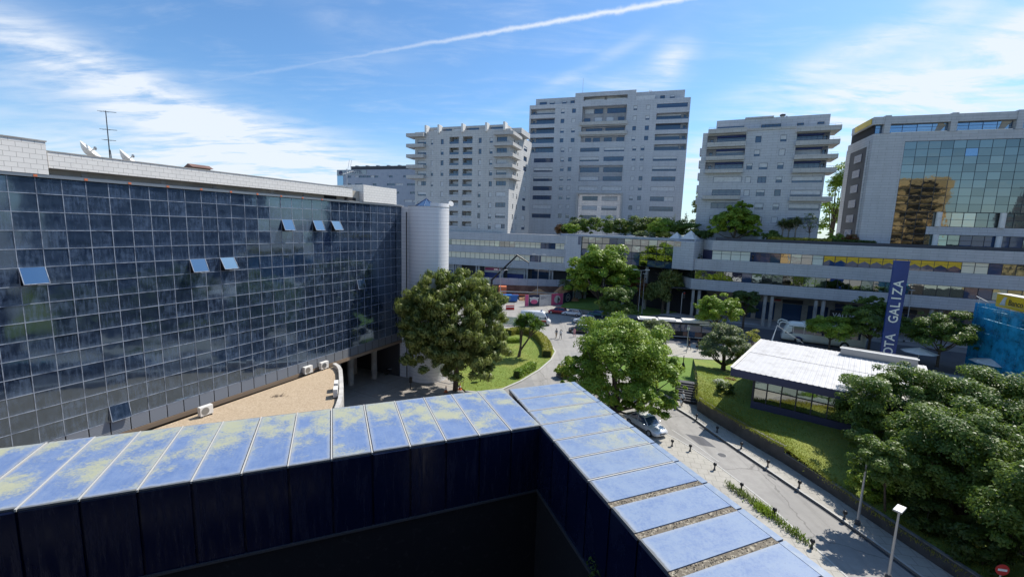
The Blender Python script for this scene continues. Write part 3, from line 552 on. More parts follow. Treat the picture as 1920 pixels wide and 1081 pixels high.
MB().tube((0, 0, 0), (.25, -.1, .35), .05).build('bracket', 'dark_grey', t_); MB().lathe([(.12, 0), (.36, .18), (.34, .26)], n=14).build('head', 'white_paint', t_, rot=(R_(70), 0, R_(40)), loc=(.25, -.1, .4))

# ------------------------------------------------------------------ gravel-roofed annex
CUR = [(-17.45, 42.46), (-16.75, 41.7), (-16.1, 40.6), (-15.3, 38.7), (-14.24, 36.1), (-13.43, 33.8), (-12.9, 31.7), (-12.5, 30.0), (-12.2, 27), (-12, 22), (-12, 15)]
an = thing('annex', 'low annex with tan gravel roof and curved white parapet', 'building', (-18, 34, 0))
rel = lambda p: (p[0]+18, p[1]-34)
MB().prism([rel(p) for p in [(-29.2, 17.5), (-30.2, 17.2)]][:1]+[rel(p) for p in [(-24, 12), (-12.4, 13), *[(x-.35, y) for x, y in CUR[::-1]]]], 4.3, 4.5).build('gravel', 'gravel', an)
def ribbon(pts, w, z0, z1):
    mb = MB(); n_ = len(pts); Lp = []
    for i, p in enumerate(pts):
        a = Vector(pts[max(0, i-1)]); b = Vector(pts[min(n_-1, i+1)]); t = (b-a).normalized(); Lp.append((Vector(p), Vector(p)+Vector((t.y, -t.x))*w))
    for (a, b), (c, d) in zip(Lp, Lp[1:]): mb.prism([tuple(a), tuple(c), tuple(d), tuple(b)], z0, z1)
    return mb
cr = [tuple(v) for v in resample([rel(p) for p in CUR], 31)]
ribbon(cr, .34, 4.3, 4.92).build('parapet', 'parapet_white', an); ribbon(cr, .38, 0, 4.298).build('curved_wall', 'concrete', an)
t_ = None
def ac_unit(x, y, rz, label, z=4.5):
    t = thing('air_conditioner', label, 'air conditioner', (x, y, z), rz, 'air conditioner units on the gravel roof')
    MB().box(-.45, .45, -.17, .17, .10, .78).build('casing', 'white_paint', t, bevel=.015); MB().tube((-.1, -.172, .44), (-.1, -.185, .44), .27, n=20).build('fan_grille', 'grey_metal', t)
    for s_ in (-.36, .3): MB().box(s_, s_+.06, -.2, .2, 0, .10).build('foot', 'dark_grey', t)
    MB().path([(.42, .1, .3), (.6, .2, .25), (.62, .3, .02)], .02).build('hose', 'white_paint', t)
ac_unit(-22.3, 30.6, 65, 'white air conditioner lying nearest the blue panels on the gravel roof'); ac_unit(-19.2, 40.1, 65, 'left of two white air conditioners against the far end of the glass facade'); ac_unit(-18.3, 41.6, 65, 'right of two white air conditioners against the far end of the glass facade')
ac_unit(-14.95, 36.3, -70, 'farther of two white air conditioners beside the curved parapet'); ac_unit(-14.45, 34.9, -70, 'nearer of two white air conditioners beside the curved parapet')
# fallen twigs on the gravel
t_ = thing('dead_twig', 'dark patch of dead twigs lying on the tan gravel', 'twigs', (-19.2, 34.6, 4.5)); mb = MB(); q_ = random.Random(5)
for k in range(26): a = q_.uniform(0, 6.3); x, y = q_.gauss(0, .35), q_.gauss(0, .12); mb.tube((x, y, .03), (x+.3*math.cos(a), y+.3*math.sin(a), q_.uniform(.02, .1)), .012, .006, 4)
mb.build('twig', 'bark', t_, kind='stuff')

# ================================================================== BLUE-PANELLED TERRACE PARAPET (foreground)
ZL = 12.55
tb = thing('terrace_parapet', 'wide parapet of weathered blue metal panels turning a corner in the foreground', 'parapet', (1.09, 13.71, 0))
aL, wL, pL = Vector((-.924, -.383)), Vector((-.381, .9245))*3.48, 1.066
aR, wR, pR = Vector((.324, -.946)), Vector((.925, .379))*3.0, 1.105
def slab(a, w, g0, g1, z0, z1, inset0=0., inset1=0.):
    """parallelogram panel spanning g0..g1 along a and inset0..1-inset1 across w"""
    p = [a*g0+w*inset0, a*g1+w*inset0, a*g1+w*(1-inset1), a*g0+w*(1-inset1)]
    if (p[1]-p[0]).cross(p[3]-p[0]) < 0: p = p[::-1]
    return MB().prism([tuple(v) for v in p], z0, z1)
mL = slab(aL, wL, .035, pL-.035, ZL-.05, ZL, -.012, .0).mesh('top_panel', 'enamel_left'); mR = slab(aR, wR, .04, pR-.05, ZL-.05, ZL, -.012, .075).mesh('top_panel', 'enamel_right'); mRn = slab(aR, wR, .04, pR-.16, ZL-.05, ZL, -.012, .075).mesh('top_panel', 'enamel_right')
trim = slab(aR, wR, .02, pR-.03, ZL-.07, ZL-.012, .935, 0).mesh('edge_trim', 'blue_enamel')
def face(a, n_in, p, h=2.25):
    """inner upright panel with a rounded head, hung from the edge line"""
    mb = MB(); o = Vector(n_in).normalized(); q = lambda s_, d_, z: (*(a*s_+o*d_), z); g0, g1 = .03, p-.03
    prof = [(.02, -.05), (.05, -.09), (.05, -h)]
    for (d0, z0), (d1, z1) in zip(prof, prof[1:]): mb.quad(q(g0, d0, ZL+z0), q(g1, d0, ZL+z0), q(g1, d1, ZL+z1), q(g0, d1, ZL+z1))
    for gg in (g0, g1): mb.quad(q(gg, .05, ZL-.09), q(gg, .05, ZL-h), q(gg, -.01, ZL-h), q(gg, -.01, ZL-.05))
    return mb.mesh('side_panel', 'navy_glass')
fL, fR = face(aL, -wL, pL), face(aR, -wR, pR)
jL = slab(aL, wL, -.018, .018, ZL-.05, ZL+.008, -.02, .0).mesh('joint_cover', 'cap_stone')
for i in range(24):
    o = aL*pL*i; link('top_panel', mL, tb, (o.x, o.y, 0)).rotation_euler = (R_(RNG.gauss(0, .12)), 0, 0); link('side_panel', fL, tb, (o.x, o.y, 0))
    if i: link('joint_cover', jL, tb, (o.x, o.y, 0))
jR = slab(aR, wR, -.02, .02, ZL-.05, ZL+.006, -.015, .07).mesh('joint_cover', 'cap_stone'); jG = slab(aR, wR, -.15, .05, ZL-.06, ZL-.022, -.01, .06).mesh('joint_gravel', 'joint_grit')
for i in range(-3, 12):
    o = aR*pR*i; link('top_panel', mRn if i >= 3 else mR, tb, (o.x, o.y, 0)); link('edge_trim', trim, tb, (o.x, o.y, 0))
    if i >= 0: link('side_panel', fR, tb, (o.x, o.y, 0))
    if i > -3: link('joint_gravel' if i >= 4 else 'joint_cover', jG if i >= 4 else jR, tb, (o.x, o.y, 0))
mb = MB()
far = aR*(-3*pR)
mb.prism([tuple(v) for v in (Vector((0, 0)), wL, wL+aL*25.6, aL*25.6)], 0, ZL-.062); mb.prism([tuple(v) for v in (far, far+aR*16.6, far+aR*16.6+wR*.995, far+wR*.995)][::1], 0, ZL-.064)
mb.build('base', 'navy_glass', tb)
crk = random.Random(9); mb = MB()
for k in range(420):      # grit and seed husks caught in the wide joints of the right arm
    i = crk.randint(4, 10); s_ = crk.uniform(-.14, .03); w_ = crk.uniform(0, .93); p = aR*(pR*i+s_)+wR*w_; r = crk.uniform(.008, .022); mb.lathe([(r*.6, ZL-.03), (r, ZL-.02), (r*.4, ZL-.005)], p.x, p.y, 5)
mb.build('grit', 'joint_grit', tb, kind='stuff')
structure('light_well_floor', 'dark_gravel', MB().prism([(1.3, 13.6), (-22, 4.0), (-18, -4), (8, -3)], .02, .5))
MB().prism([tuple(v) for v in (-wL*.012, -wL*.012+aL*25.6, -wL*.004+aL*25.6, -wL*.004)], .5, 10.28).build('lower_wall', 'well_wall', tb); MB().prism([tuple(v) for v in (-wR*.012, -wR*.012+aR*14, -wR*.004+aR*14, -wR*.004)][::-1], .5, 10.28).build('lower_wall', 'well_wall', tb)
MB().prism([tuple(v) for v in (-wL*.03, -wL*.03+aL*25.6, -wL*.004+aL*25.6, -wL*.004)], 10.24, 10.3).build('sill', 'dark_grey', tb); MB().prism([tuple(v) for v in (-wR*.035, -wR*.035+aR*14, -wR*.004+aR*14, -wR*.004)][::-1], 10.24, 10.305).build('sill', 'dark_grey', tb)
t_ = thing('weed', 'small green weed growing at the foot of the dark parapet wall', 'weed', (2.3, 9.95, 10.3)); r_ = np.random.default_rng(4)
link('foliage', leaf_mesh('foliage', 'leaf_mid', r_.normal(size=(70, 3))*(.12, .12, .14)+(0, 0, .25), r_.normal(size=(70, 3))+(0, 0, 1), .11, .5, rng=r_), t_)
# the camera's own building, behind the camera: dark glass in bands
cb = thing('dark_office_block', 'dark glass office block rising behind the terrace', 'office building', (0, 0, 0), 22.5)
MB().box(-40, 4.5, -18, -.75, 0, 26).build('wall', 'navy_glass', cb)
for z in (4, 7.6, 11.2, 14.8, 20.4, 24): MB().box(-40, 4.5, -.745, -.70, z, z+.5).build('floor_band', 'white_tile', cb)

# ================================================================== PODIUMS (local x along the front, y back)
def pane_row(par, x0, x1, pitch, z0, z1, y, transom, mats, seed, frame='frame_dark', group=True):
    """a ribbon of separate glass panes between slim posts; mats = [(material, weight)]"""
    rn = random.Random(seed); n = max(1, round((x1-x0)/pitch)); p = (x1-x0)/n; run = None; left = 0
    for i in range(n):
        if left <= 0: run = rn.choices([m for m, _ in mats], [w for _, w in mats])[0]; left = rn.choice([1, 1, 2, 3, 4])
        left -= 1; w = p-.07; h = z1-z0
        me = cached(('pr', round(w, 3), round(h, 2), run), lambda: MB().box(0, w, -.015, 0, 0, h).mesh('pane', run))
        o = link('pane', me, par, (x0+i*p+.035, y, z0)); o.rotation_euler = (R_(rn.gauss(0, .35)), 0, R_(rn.gauss(0, .35)))
    mb = MB()
    for i in range(n+1): xx = x0+i*p; mb.box(xx-.035, xx+.035, y-.06, y+.02, z0, z1)
    mb.box(x0, x1, y-.055, y+.02, z0-.0, z0+.06); mb.box(x0, x1, y-.055, y+.02, z1-.06, z1)
    if transom: mb.box(x0, x1, y-.05, y+.02, z0+(z1-z0)*transom-.03, z0+(z1-z0)*transom+.03)
    mb.build('window_posts', frame, par, kind='stuff')
pr = thing('shopping_podium', 'long grey stone podium with ribbon windows above a shaded arcade on the right', 'building', (52.81, 88.92, 0), -25)
XR = 46
def band(par, poly, z0, z1, name='stone_band', mat='podium_stone'): MB().prism(poly, z0, z1).build(name, mat, par)
band(pr, [(-11.5, 0), (XR, 0), (XR, 28), (-22, 28), (-17.2, 11)], 15.3, 17.4)
band(pr, [(-14.75, -.02), (XR, -.02), (XR, 9), (-19.4, 9)], 10.93, 11.2); MB().box(-14.75, XR, -.02, .25, 11.2, 13.33).build('stone_band', 'podium_stone', pr)
MB().prism([(-14.75, .25), (-14.5, .25), (-19.1, 9), (-19.4, 9)], 11.2, 13.33).build('stone_band', 'podium_stone', pr)
band(pr, [(-15.05, -.01), (XR, -.01), (XR, 9), (-19.6, 9)], 6.7, 8.9)
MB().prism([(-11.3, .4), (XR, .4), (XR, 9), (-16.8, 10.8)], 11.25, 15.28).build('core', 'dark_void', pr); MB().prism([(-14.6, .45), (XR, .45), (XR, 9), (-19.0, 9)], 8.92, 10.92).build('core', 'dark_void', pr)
MB().prism([(-11.45, .28), (-11.3, .35), (-16.9, 10.8), (-17.05, 10.7)], 11.3, 15.29).build('terrace_wall', 'fascia_blue', pr)
mb = MB(); mb.quad((-14.7, .3, 8.92), (-19.1, 8.95, 8.92), (-19.1, 8.95, 10.92), (-14.7, .3, 10.92)); mb.build('end_glass', 'green_glass', pr)
GL = [('mirror_glass', 3), ('green_glass', 4), ('window_glass', 1)]
pane_row(pr, -11.4, 8.4, 1.83, 13.3, 15.28, .30, .66, [('pale_reflection', 7), ('mirror_glass', 2), ('window_glass', 1)], 21)  # pale panes hold the sunlit reflection as flat colour
pane_row(pr, 8.4, 28.6, 1.83, 13.3, 15.28, .30, .66, [('window_glass', 1)], 22)
pane_row(pr, 28.6, XR, 1.83, 13.3, 15.28, .30, .66, [('green_glass', 2), ('window_glass', 3), ('cream_plain', 2)], 23)
pane_row(pr, -14.5, XR, 1.85, 8.93, 10.92, .32, 0, [('green_glass', 6), ('mirror_glass', 2), ('window_glass', 2)], 24, 'frame_dark')
# yellow valances with a scalloped hem hanging inside the upper windows
for i in range(11):
    x = 8.5+i*1.83; mb = MB(); pts = []
    for k in range(13): u = k/12; pts.append((x+u*1.76, 13.95+.55*(1-abs(2*u-1))**.8))
    for (a, za), (b, zb) in zip(pts, pts[1:]): mb.quad((a, .25, za), (b, .25, zb), (b, .25, 15.2), (a, .25, 15.2))
    mb.build('yellow_valance', 'yellow_sign', pr)
# arcade: twin columns, back wall with shop fronts
for x in (-13.85, .0, 8.8, 17.6, 26.4, 35.2, 44):
    for s_ in (-.62, .62): MB().tube((x+s_, .7, 0), (x+s_, .7, 6.7), .33, n=14).build('column', 'concrete', pr)
MB().box(-19, XR, 8.2, 8.6, 0, 6.69).build('shop_wall', 'beige_render', pr); MB().box(-19, XR, .0, 8.2, 6.55, 6.69).build('soffit', 'dark_grey', pr)
for k, x in enumerate((-11, -6, -1.5, 3.5, 8.2, 13, 18, 22.5, 27, 31.5, 36, 40.5)):
    MB().box(x, x+3.6, 8.12, 8.19, .3, 4.2).build('shop_window', 'window_glass', pr); 
    if k % 2: MB().box(x-.1, x+3.7, 8.0, 8.18, 4.3, 5.1).build('shop_sign', ['black_metal', 'dark_grey', 'fascia_blue'][k % 3], pr)
MB().lathe([(.02, -.12), (.85, -.1), (.85, .1), (.02, .12)], n=24).build('round_sign', 'red_paint', pr).location = (2.2, 7.6, 4.9)

MB().box(11.0, 16.2, 2.3, 2.42, 2.6, 4.5).build('shop_board', 'black_metal', pr)
def text(body, size, mat, parent, loc, rot, align='CENTER', ext=.01, name='lettering', sx=1.):
    cu = bpy.data.curves.new('tmp', 'FONT'); cu.body = body; cu.size = size; cu.extrude = ext; cu.align_x = align; cu.align_y = 'CENTER'; cu.resolution_u = 3; cu.offset = .012*size
    ob = bpy.data.objects.new('tmp', cu); C.objects.link(ob); bpy.context.view_layer.update()
    me = bpy.data.meshes.new_from_object(ob.evaluated_get(bpy.context.evaluated_depsgraph_get())); bpy.data.objects.remove(ob); bpy.data.curves.remove(cu)
    me.name = name; me.materials.clear(); me.materials.append(MATS[mat]); o = link(name, me, parent, loc, rot); o.scale = (sx, 1, 1); return o
text('VALDRE', 1.2, 'shutter', pr, (13.6, 2.28, 3.5), (R_(90), 0, 0))
MB().box(-11, XR, 1.2, 1.6, 17.4, 18.0).build('roof_upstand', 'dark_grey', pr)

plx = thing('left_podium', 'grey stone podium with cream ribbon windows behind the metro works', 'building', (0, 126, 0), -17.5)
band(plx, [(-32, 0), (15.1, 0), (15.1, 9), (-32, 9)], 14.75, 17.0); MB().box(15.1, 15.35, -.05, 9, 14.6, 17.05).build('end_cap', 'white_paint', plx)
band(plx, [(-32, -.02), (17.3, -.02), (17.3, 9), (-32, 9)], 11.1, 13.1); MB().box(17.3, 17.6, -.08, 9, 11.0, 13.15).build('end_cap', 'white_paint', plx)
band(plx, [(-32, -.03), (18, -.03), (18, 9), (-32, 9)], 7.2, 9.3)
MB().box(-32, 14.9, .45, 9, 13.1, 14.75).build('core', 'dark_void', plx); MB().box(-32, 17.1, .45, 9, 9.3, 11.1).build('core', 'dark_void', plx); MB().box(-32, 18, 4.5, 9, 2, 7.2).build('core', 'dark_grey', plx)
pane_row(plx, -31.9, 8, 1.55, 13.1, 14.75, .30, .62, [('cream_plain', 6), ('mirror_glass', 2), ('green_glass', 1)], 31); pane_row(plx, 8, 15, 1.55, 13.1, 14.75, .30, .62, [('window_glass', 3), ('cream_plain', 1)], 32)
pane_row(plx, -31.9, 5, 1.55, 9.3, 11.1, .30, 0, [('cream_plain', 7), ('mirror_glass', 1)], 33); pane_row(plx, 5, 8.2, 1.55, 9.3, 11.1, .30, 0, [('window_glass', 1)], 34); pane_row(plx, 8.2, 17.2, 1.55, 9.3, 11.1, .30, 0, [('cream_plain', 7), ('mirror_glass', 1)], 35)
for x in (-26, -18.5, -11, -3.6, 3.9, 11.3, 17.2):
    for s_ in (-.4, .4): MB().box(x+s_-.22, x+s_+.22, .3, .8, 2, 7.2).build('column', 'concrete', plx)
for x0, m_ in ((-24, 'hoard_white'), (-10.2, 'white_paint'), (-2.8, 'shutter'), (4.8, 'window_glass')):
    MB().box(x0, x0+6.2, 3.9, 4.0, 5.1, 6.9).build('shop_board', m_, plx); MB().box(x0, x0+6.2, 3.95, 4.05, 3.2, 5.0).build('shop_window', 'sign_blue' if x0 < 0 else 'window_glass', plx)
MB().box(-10.0, -4.3, 3.84, 3.88, 5.7, 6.5).build('pink_banner', 'pink', plx)

lk = thing('mirror_glass_link', 'dark mirror glass link block joining the two stone podiums', 'building', (14.9, 121, 0), -46.6)
MB().box(-2.5, 35.6, -.1, 6, 16.95, 17.5).build('roof_band', 'hoard_grey', lk); MB().box(-2.5, 4.6, 0, 6, 8, 16.94).build('wall', 'grey_stone', lk); MB().box(30.9, 35.6, -.6, 6, 10.8, 16.94).build('wall', 'grey_stone', lk)
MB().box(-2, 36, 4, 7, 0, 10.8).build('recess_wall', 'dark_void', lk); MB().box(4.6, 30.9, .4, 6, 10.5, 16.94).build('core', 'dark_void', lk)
for j, (z0, z1) in enumerate(((10.6, 12.1), (12.15, 13.7), (13.75, 15.3), (15.35, 16.9))): pane_row(lk, 4.65, 30.85, 2.2, z0, z1, .32, 0, [('mirror_glass', 4), ('window_glass', 2), ('green_glass', 1)], 41+j)
MB().box(3.6, 4.5, -.02, .0, 14.7, 16.9).build('dark_pane', 'window_glass', lk); MB().box(31.0, 32.6, -.63, -.6, 15.7, 16.9).build('gold_pane', 'mirror_glass', lk); MB().box(6.5, 8.7, .22, .26, 12.4, 14.0).build('blue_panel', 'hoard_grey', lk)
for x in (6, 12, 18, 24, 30): MB().tube((x, 1, 0), (x, 1, 10.55), .35, n=10).build('column', 'concrete', lk)

# ================================================================== APARTMENT BLOCKS
def k_(k): return (lambda v: v*k), (lambda z: 19+(z-19)*k)
# --- left block
X, Z = k_(134/122)
b1 = thing('left_apartment_block', 'pale stone apartment block with stacked balconies and a sunlit right flank', 'apartment building', (-18.35, 134, 0), -18)
tops = [42.3-2.79*i for i in range(9)]; holes = []; wins = []
for i, t in enumerate(tops):
    for a, b in ((-1.45, 1.33), (2.5, 5.3)): holes.append((X(a), X(b), Z(t-1.8), Z(t), 1.5))
    for a, b in ((-7.06, -6.38), (-4.06, -3.2), (7.1, 7.9), (10.2, 11.06)): wins.append((X(a), X(b), Z(t-1.82), Z(t-.48), 1)); holes.append((X(a), X(b), Z(t-1.82), Z(t-.48), .22))
    for a, b in ((-11.2, -8.55), (12.2, 15.0)): wins.append((X(a), X(b), Z(t-1.6), Z(t-.42), 3)); holes.append((X(a), X(b), Z(t-1.6), Z(t-.42), .22))
mb = MB(); holed(mb, X(-12), X(15.85), Z(17), Z(43.9), holes)
DEP = 22
for x, nn in ((X(-12), 1), (X(15.85), 0)):
    if nn: mb.quad((x, DEP, Z(17)), (x, 0, Z(17)), (x, 0, Z(43.9)), (x, DEP, Z(43.9)))
mb.quad((X(15.85), DEP, Z(17)), (X(-12), DEP, Z(17)), (X(-12), DEP, Z(43.9)), (X(15.85), DEP, Z(43.9))); mb.quad((X(-12), 0, Z(43.6)), (X(15.85), 0, Z(43.6)), (X(15.85), DEP, Z(43.6)), (X(-12), DEP, Z(43.6)))
for h in holes: mb.quad((h[0], h[4], h[2]), (h[1], h[4], h[2]), (h[1], h[4], h[3]), (h[0], h[4], h[3]))
mb.build('wall', 'pale_stone', b1)
# right flank: its own holed wall turned to face +x
fl = MB(); fh = []; fw = []
for i, t in enumerate(tops):
    for y0, y1, a in ((3.6, 4.4, 1), (7.2, 8.0, 1), (13.5, 17, 2)): fh.append((y0, y1, Z(t-1.8), Z(t-.5), .25)); fw.append((y0, y1, Z(t-1.8), Z(t-.5), a))
holed(fl, 0, DEP, Z(17), Z(43.9), fh)
for h in fh: fl.quad((h[0], h[4], h[2]), (h[1], h[4], h[2]), (h[1], h[4], h[3]), (h[0], h[4], h[3]))
flank = fl.build('flank_wall', 'pale_stone', b1); flank.location = (X(15.85), 0, 0); flank.rotation_euler = (0, 0, R_(90))
for y0, y1, z0, z1, n in fw: w_ = window(b1, 0, y1-y0, z0, z1, 0, n, RNG.choice([0, 0, .4, 1])); w_.location = (X(15.85)-.2, y0, z0); w_.rotation_euler = (0, 0, R_(90))
for (a, b, c, d, n) in wins: window(b1, a, b, c, d, .2, n)
for i, t in enumerate(tops):
    for a, b in ((-1.45, 1.33), (2.5, 5.3)):
        window(b1, X(a)+.55, X(b)-.15, Z(t-1.7), Z(t-.35), 1.46, 2, RNG.choice([0, 0, 0, .4, 1]) if i < 4 else RNG.choice([0, .6, 1, 1, 1])); 
        MB().box(X(a), X(b), .1, .14, Z(t-1.8), Z(t-1.25)).build('balcony_rail', 'window_glass' if i < 5 else 'grey_stone', b1)
for i in range(5):
    t = 43.42-2.79*i
    mb = MB(); mb.box(X(-14.0), X(-8.6), -1.55, -1.4, Z(t-.9), Z(t)); mb.box(X(-14.0), X(-13.85), -1.4, 3.0, Z(t-.9), Z(t)); mb.box(X(-8.75), X(-8.6), -1.4, -.01, Z(t-.9), Z(t)); mb.box(X(-13.85), X(-12.02), -1.4, 3.0, Z(t-.9), Z(t-.74)); mb.box(X(-12.02), X(-8.75), -1.4, -.01, Z(t-.9), Z(t-.74)); mb.build('balcony', 'warm_stone', b1)
    t = 43.05-2.72*i
    mb = MB(); mb.box(X(11.7), X(17.1), -1.5, -1.35, Z(t-.85), Z(t)); mb.box(X(11.7), X(11.85), -1.35, -.01, Z(t-.85), Z(t)); mb.box(X(16.95), X(17.1), -1.35, 7, Z(t-.85), Z(t)); mb.box(X(11.85), X(15.83), -1.35, -.01, Z(t-.85), Z(t-.7)); mb.box(X(15.87), X(16.95), -1.35, 7, Z(t-.85), Z(t-.7)); mb.build('balcony', 'warm_stone', b1)
    mb = MB()
    for q in range(9): xx = X(11.8)+q*(X(5.2))/8; mb.tube((xx, -1.45, Z(t)), (xx, -1.45, Z(t)+.35), .02, n=4)
    mb.box(X(11.8), X(17.0), -1.47, -1.43, Z(t)+.33, Z(t)+.38); mb.build('handrail', 'grey_metal', b1, kind='stuff')
MB().box(X(-8.5), X(14.3), 1.6, 16, Z(43.6), Z(45.3)).build('penthouse', 'warm_stone', b1); MB().box(X(14.4), X(17.4), 5, 14, Z(43.6), Z(45.0)).build('roof_room', 'pale_stone', b1)
for x in (-8.5, -4.6, 2.4, 9.2, 14.2): MB().box(X(x)-.25, X(x)+.35, -.6, 1.58, Z(43.4), Z(45.55)).build('roof_fin', 'white_paint', b1)
for a, b, s_ in ((-7, -5.2, 1), (-4, -1.5, 0), (-.8, 1.8, 1), (3, 6.5, 0), (9.8, 13.5, 0)): window(b1, X(a), X(b), Z(43.8), Z(44.7), 1.55, 3, s_)

# --- central tower block
X, Z = k_(152/131)
b2 = thing('central_apartment_tower', 'tallest grey stone apartment tower with recessed centre bays', 'apartment building', (32.35, 152, 0), -17)
ft = [53.7-2.765*i for i in range(13)]; holes = []; flush = []; bays = []
for i, t in enumerate(ft):
    L1, L2, Q1, Q2 = ((-15.7, -14.6), (-12.4, -11.3), (5.05, 6.05), (8.45, 9.55)) if i < 4 else ((-15.25, -14.15), (-12.92, -11.85), (5.45, 6.5), (7.72, 8.75))
    for a, b in (L1, L2, Q1, Q2): flush.append((a, b, t-1.2, t, 1))
for i in range(5):
    t = 54.12-2.765*i; bays.append((-24.9, -17.5, t-1.68, t, 1.6)); 
    if i: bays.append((11.35, 19.75, 54.2-2.79*i-1.72, 54.2-2.79*i, 1.6))
flush.append((11.3, 19.3, 52.75, 53.87, 5))
for i in range(7):
    flush.append((-23.45, -17.5, 39.72-2.76*i-1.25, 39.72-2.76*i, 5)); flush.append((11.25, 17.65, 39.75-2.78*i-1.25, 39.75-2.78*i, 6))
big = [(-9.4, 3.2, 49.8, 54.15, 2.2), (-9.45, 3.15, 47.0, 48.5, 1.8), (-9.45, 3.1, 44.12, 45.8, 1.5), (-9.5, 3.1, 32.9, 37.5, 1.3), (-9.4, 3.1, 17.2, 29.2, 1.7), (-9.2, 3.2, 55.72, 56.85, 1.4)]
for a, b in ((-9.45, -3.85), (-2.5, 3.2)):
    flush.append((a, b, 41.36, 42.5, 4)); flush.append((a, b, 38.65, 39.9, 4)); flush.append((a, b, 30.25, 31.5, 4))
for f in flush: holes.append((X(f[0]), X(f[1]), Z(f[2]), Z(f[3]), .25))
for f in bays+big: holes.append((X(f[0]), X(f[1]), Z(f[2]), Z(f[3]), f[4]))
mb = MB(); holed(mb, X(-25.35), X(19.95), Z(16.5), Z(55.22), [h for h in holes if h[3] < Z(55.3)])
for x, dpt in ((X(-25.35), 1), (X(19.95), 0)):
    (mb.quad((x, 20, Z(16.5)), (x, 0, Z(16.5)), (x, 0, Z(55.22)), (x, 20, Z(55.22))) if dpt else mb.quad((x, 0, Z(16.5)), (x, 20, Z(16.5)), (x, 20, Z(55.22)), (x, 0, Z(55.22))))
mb.quad((X(-25.35), 0, Z(55.0)), (X(19.95), 0, Z(55.0)), (X(19.95), 20, Z(55.0)), (X(-25.35), 20, Z(55.0)))
for h in holes:
    if h[3] < Z(55.3): mb.quad((h[0], h[4], h[2]), (h[1], h[4], h[2]), (h[1], h[4], h[3]), (h[0], h[4], h[3]))
mb.build('wall', 'grey_stone', b2)
mb = MB(); holed(mb, X(-11.65), X(5.5), Z(55.22), Z(58.0), [(X(-9.2), X(3.2), Z(55.72), Z(56.85), 1.4)], y=.0); mb.quad((X(-11.65), 14, Z(55)), (X(-11.65), 0, Z(55)), (X(-11.65), 0, Z(58)), (X(-11.65), 14, Z(58))); mb.quad((X(5.5), 0, Z(55)), (X(5.5), 14, Z(55)), (X(5.5), 14, Z(58)), (X(5.5), 0, Z(58))); mb.quad((X(-11.65), 0, Z(58)), (X(5.5), 0, Z(58)), (X(5.5), 14, Z(58)), (X(-11.65), 14, Z(58))); mb.quad((X(-9.2), 1.4, Z(55.72)), (X(3.2), 1.4, Z(55.72)), (X(3.2), 1.4, Z(56.85)), (X(-9.2), 1.4, Z(56.85)))
mb.build('roof_block', 'grey_stone', b2)
mb = MB()
for half in (0, 1):
    a0, a1 = ((-9.1, -3.1) if half == 0 else (-2.7, 3.1)); pts = []
    for k in range(11): u = k/10; s_ = u if half == 0 else 1-u; pts.append((X(a0+(a1-a0)*u), Z(56.0+.75*math.sin(s_*math.pi/2))))
    for (p, zp), (q, zq) in zip(pts, pts[1:]): mb.quad((p, .9, Z(55.74)), (q, .9, Z(55.74)), (q, .9, zq), (p, .9, zp))
mb.build('arched_screen', 'beige_render', b2)
for a, b in ((-8.8, -3.3), (-2.5, 3)): MB().box(X(a), X(b), .5, .55, Z(55.74), Z(56.05)).build('arch_rail', 'white_paint', b2)
MB().box(X(-23.8), X(-11.66), 1.5, 14, Z(55.0), Z(57.3)).build('roof_block', 'grey_stone', b2); MB().box(X(5.51), X(18.4), 1.2, 14, Z(55.0), Z(57.55)).build('roof_block', 'grey_stone', b2)
MB().box(X(5.55), X(10.6), .1, .25, Z(55.22), Z(56.3)).build('roof_rail', 'shutter', b2)
for a, b, y in ((-22.6, -20.4, 1.45), (-19.5, -18, 1.45), (-15.7, -14.4, 1.45), (-13.2, -12, 1.45), (12, 13.2, 1.15), (14.6, 15.8, 1.15)): window(b2, X(a), X(b), Z(55.4), Z(56.3), y, 1)
for f in flush: window(b2, X(f[0]), X(f[1]), Z(f[2]), Z(f[3]), .22, f[4], frame='frame_blue' if RNG.random() < .5 else 'frame_dark', transom=f[4] > 2)
for i, f in enumerate(bays):
    left = f[0] < 0; a, b = (f[0]+1.5, f[1]-.05) if left else (f[0]+.05, f[0]+6.55)
    window(b2, X(a), X(b), Z(f[2]+.05), Z(f[3]-.05), 1.56, 6, RNG.choice([0, 0, .25, .3, 1]) , frame='frame_blue'); window(b2, X(f[0]+.4) if left else X(f[1]-1.2), X(f[0]+1.0) if left else X(f[1]-.5), Z(f[2]+.2), Z(f[3]-.45), 1.57, 1, 0)
    MB().box(X(f[0])+.02, X(f[1])-.02, .02, .10, Z(f[2]-.02), Z(f[2]+.32)).build('balcony_glass', 'window_glass', b2)
for z0, z1 in ((48.78, 49.68), (46.07, 46.95)): MB().box(X(-9.95), X(3.65), -.9, -.005, Z(z0), Z(z1)).build('balcony', 'warm_stone', b2)
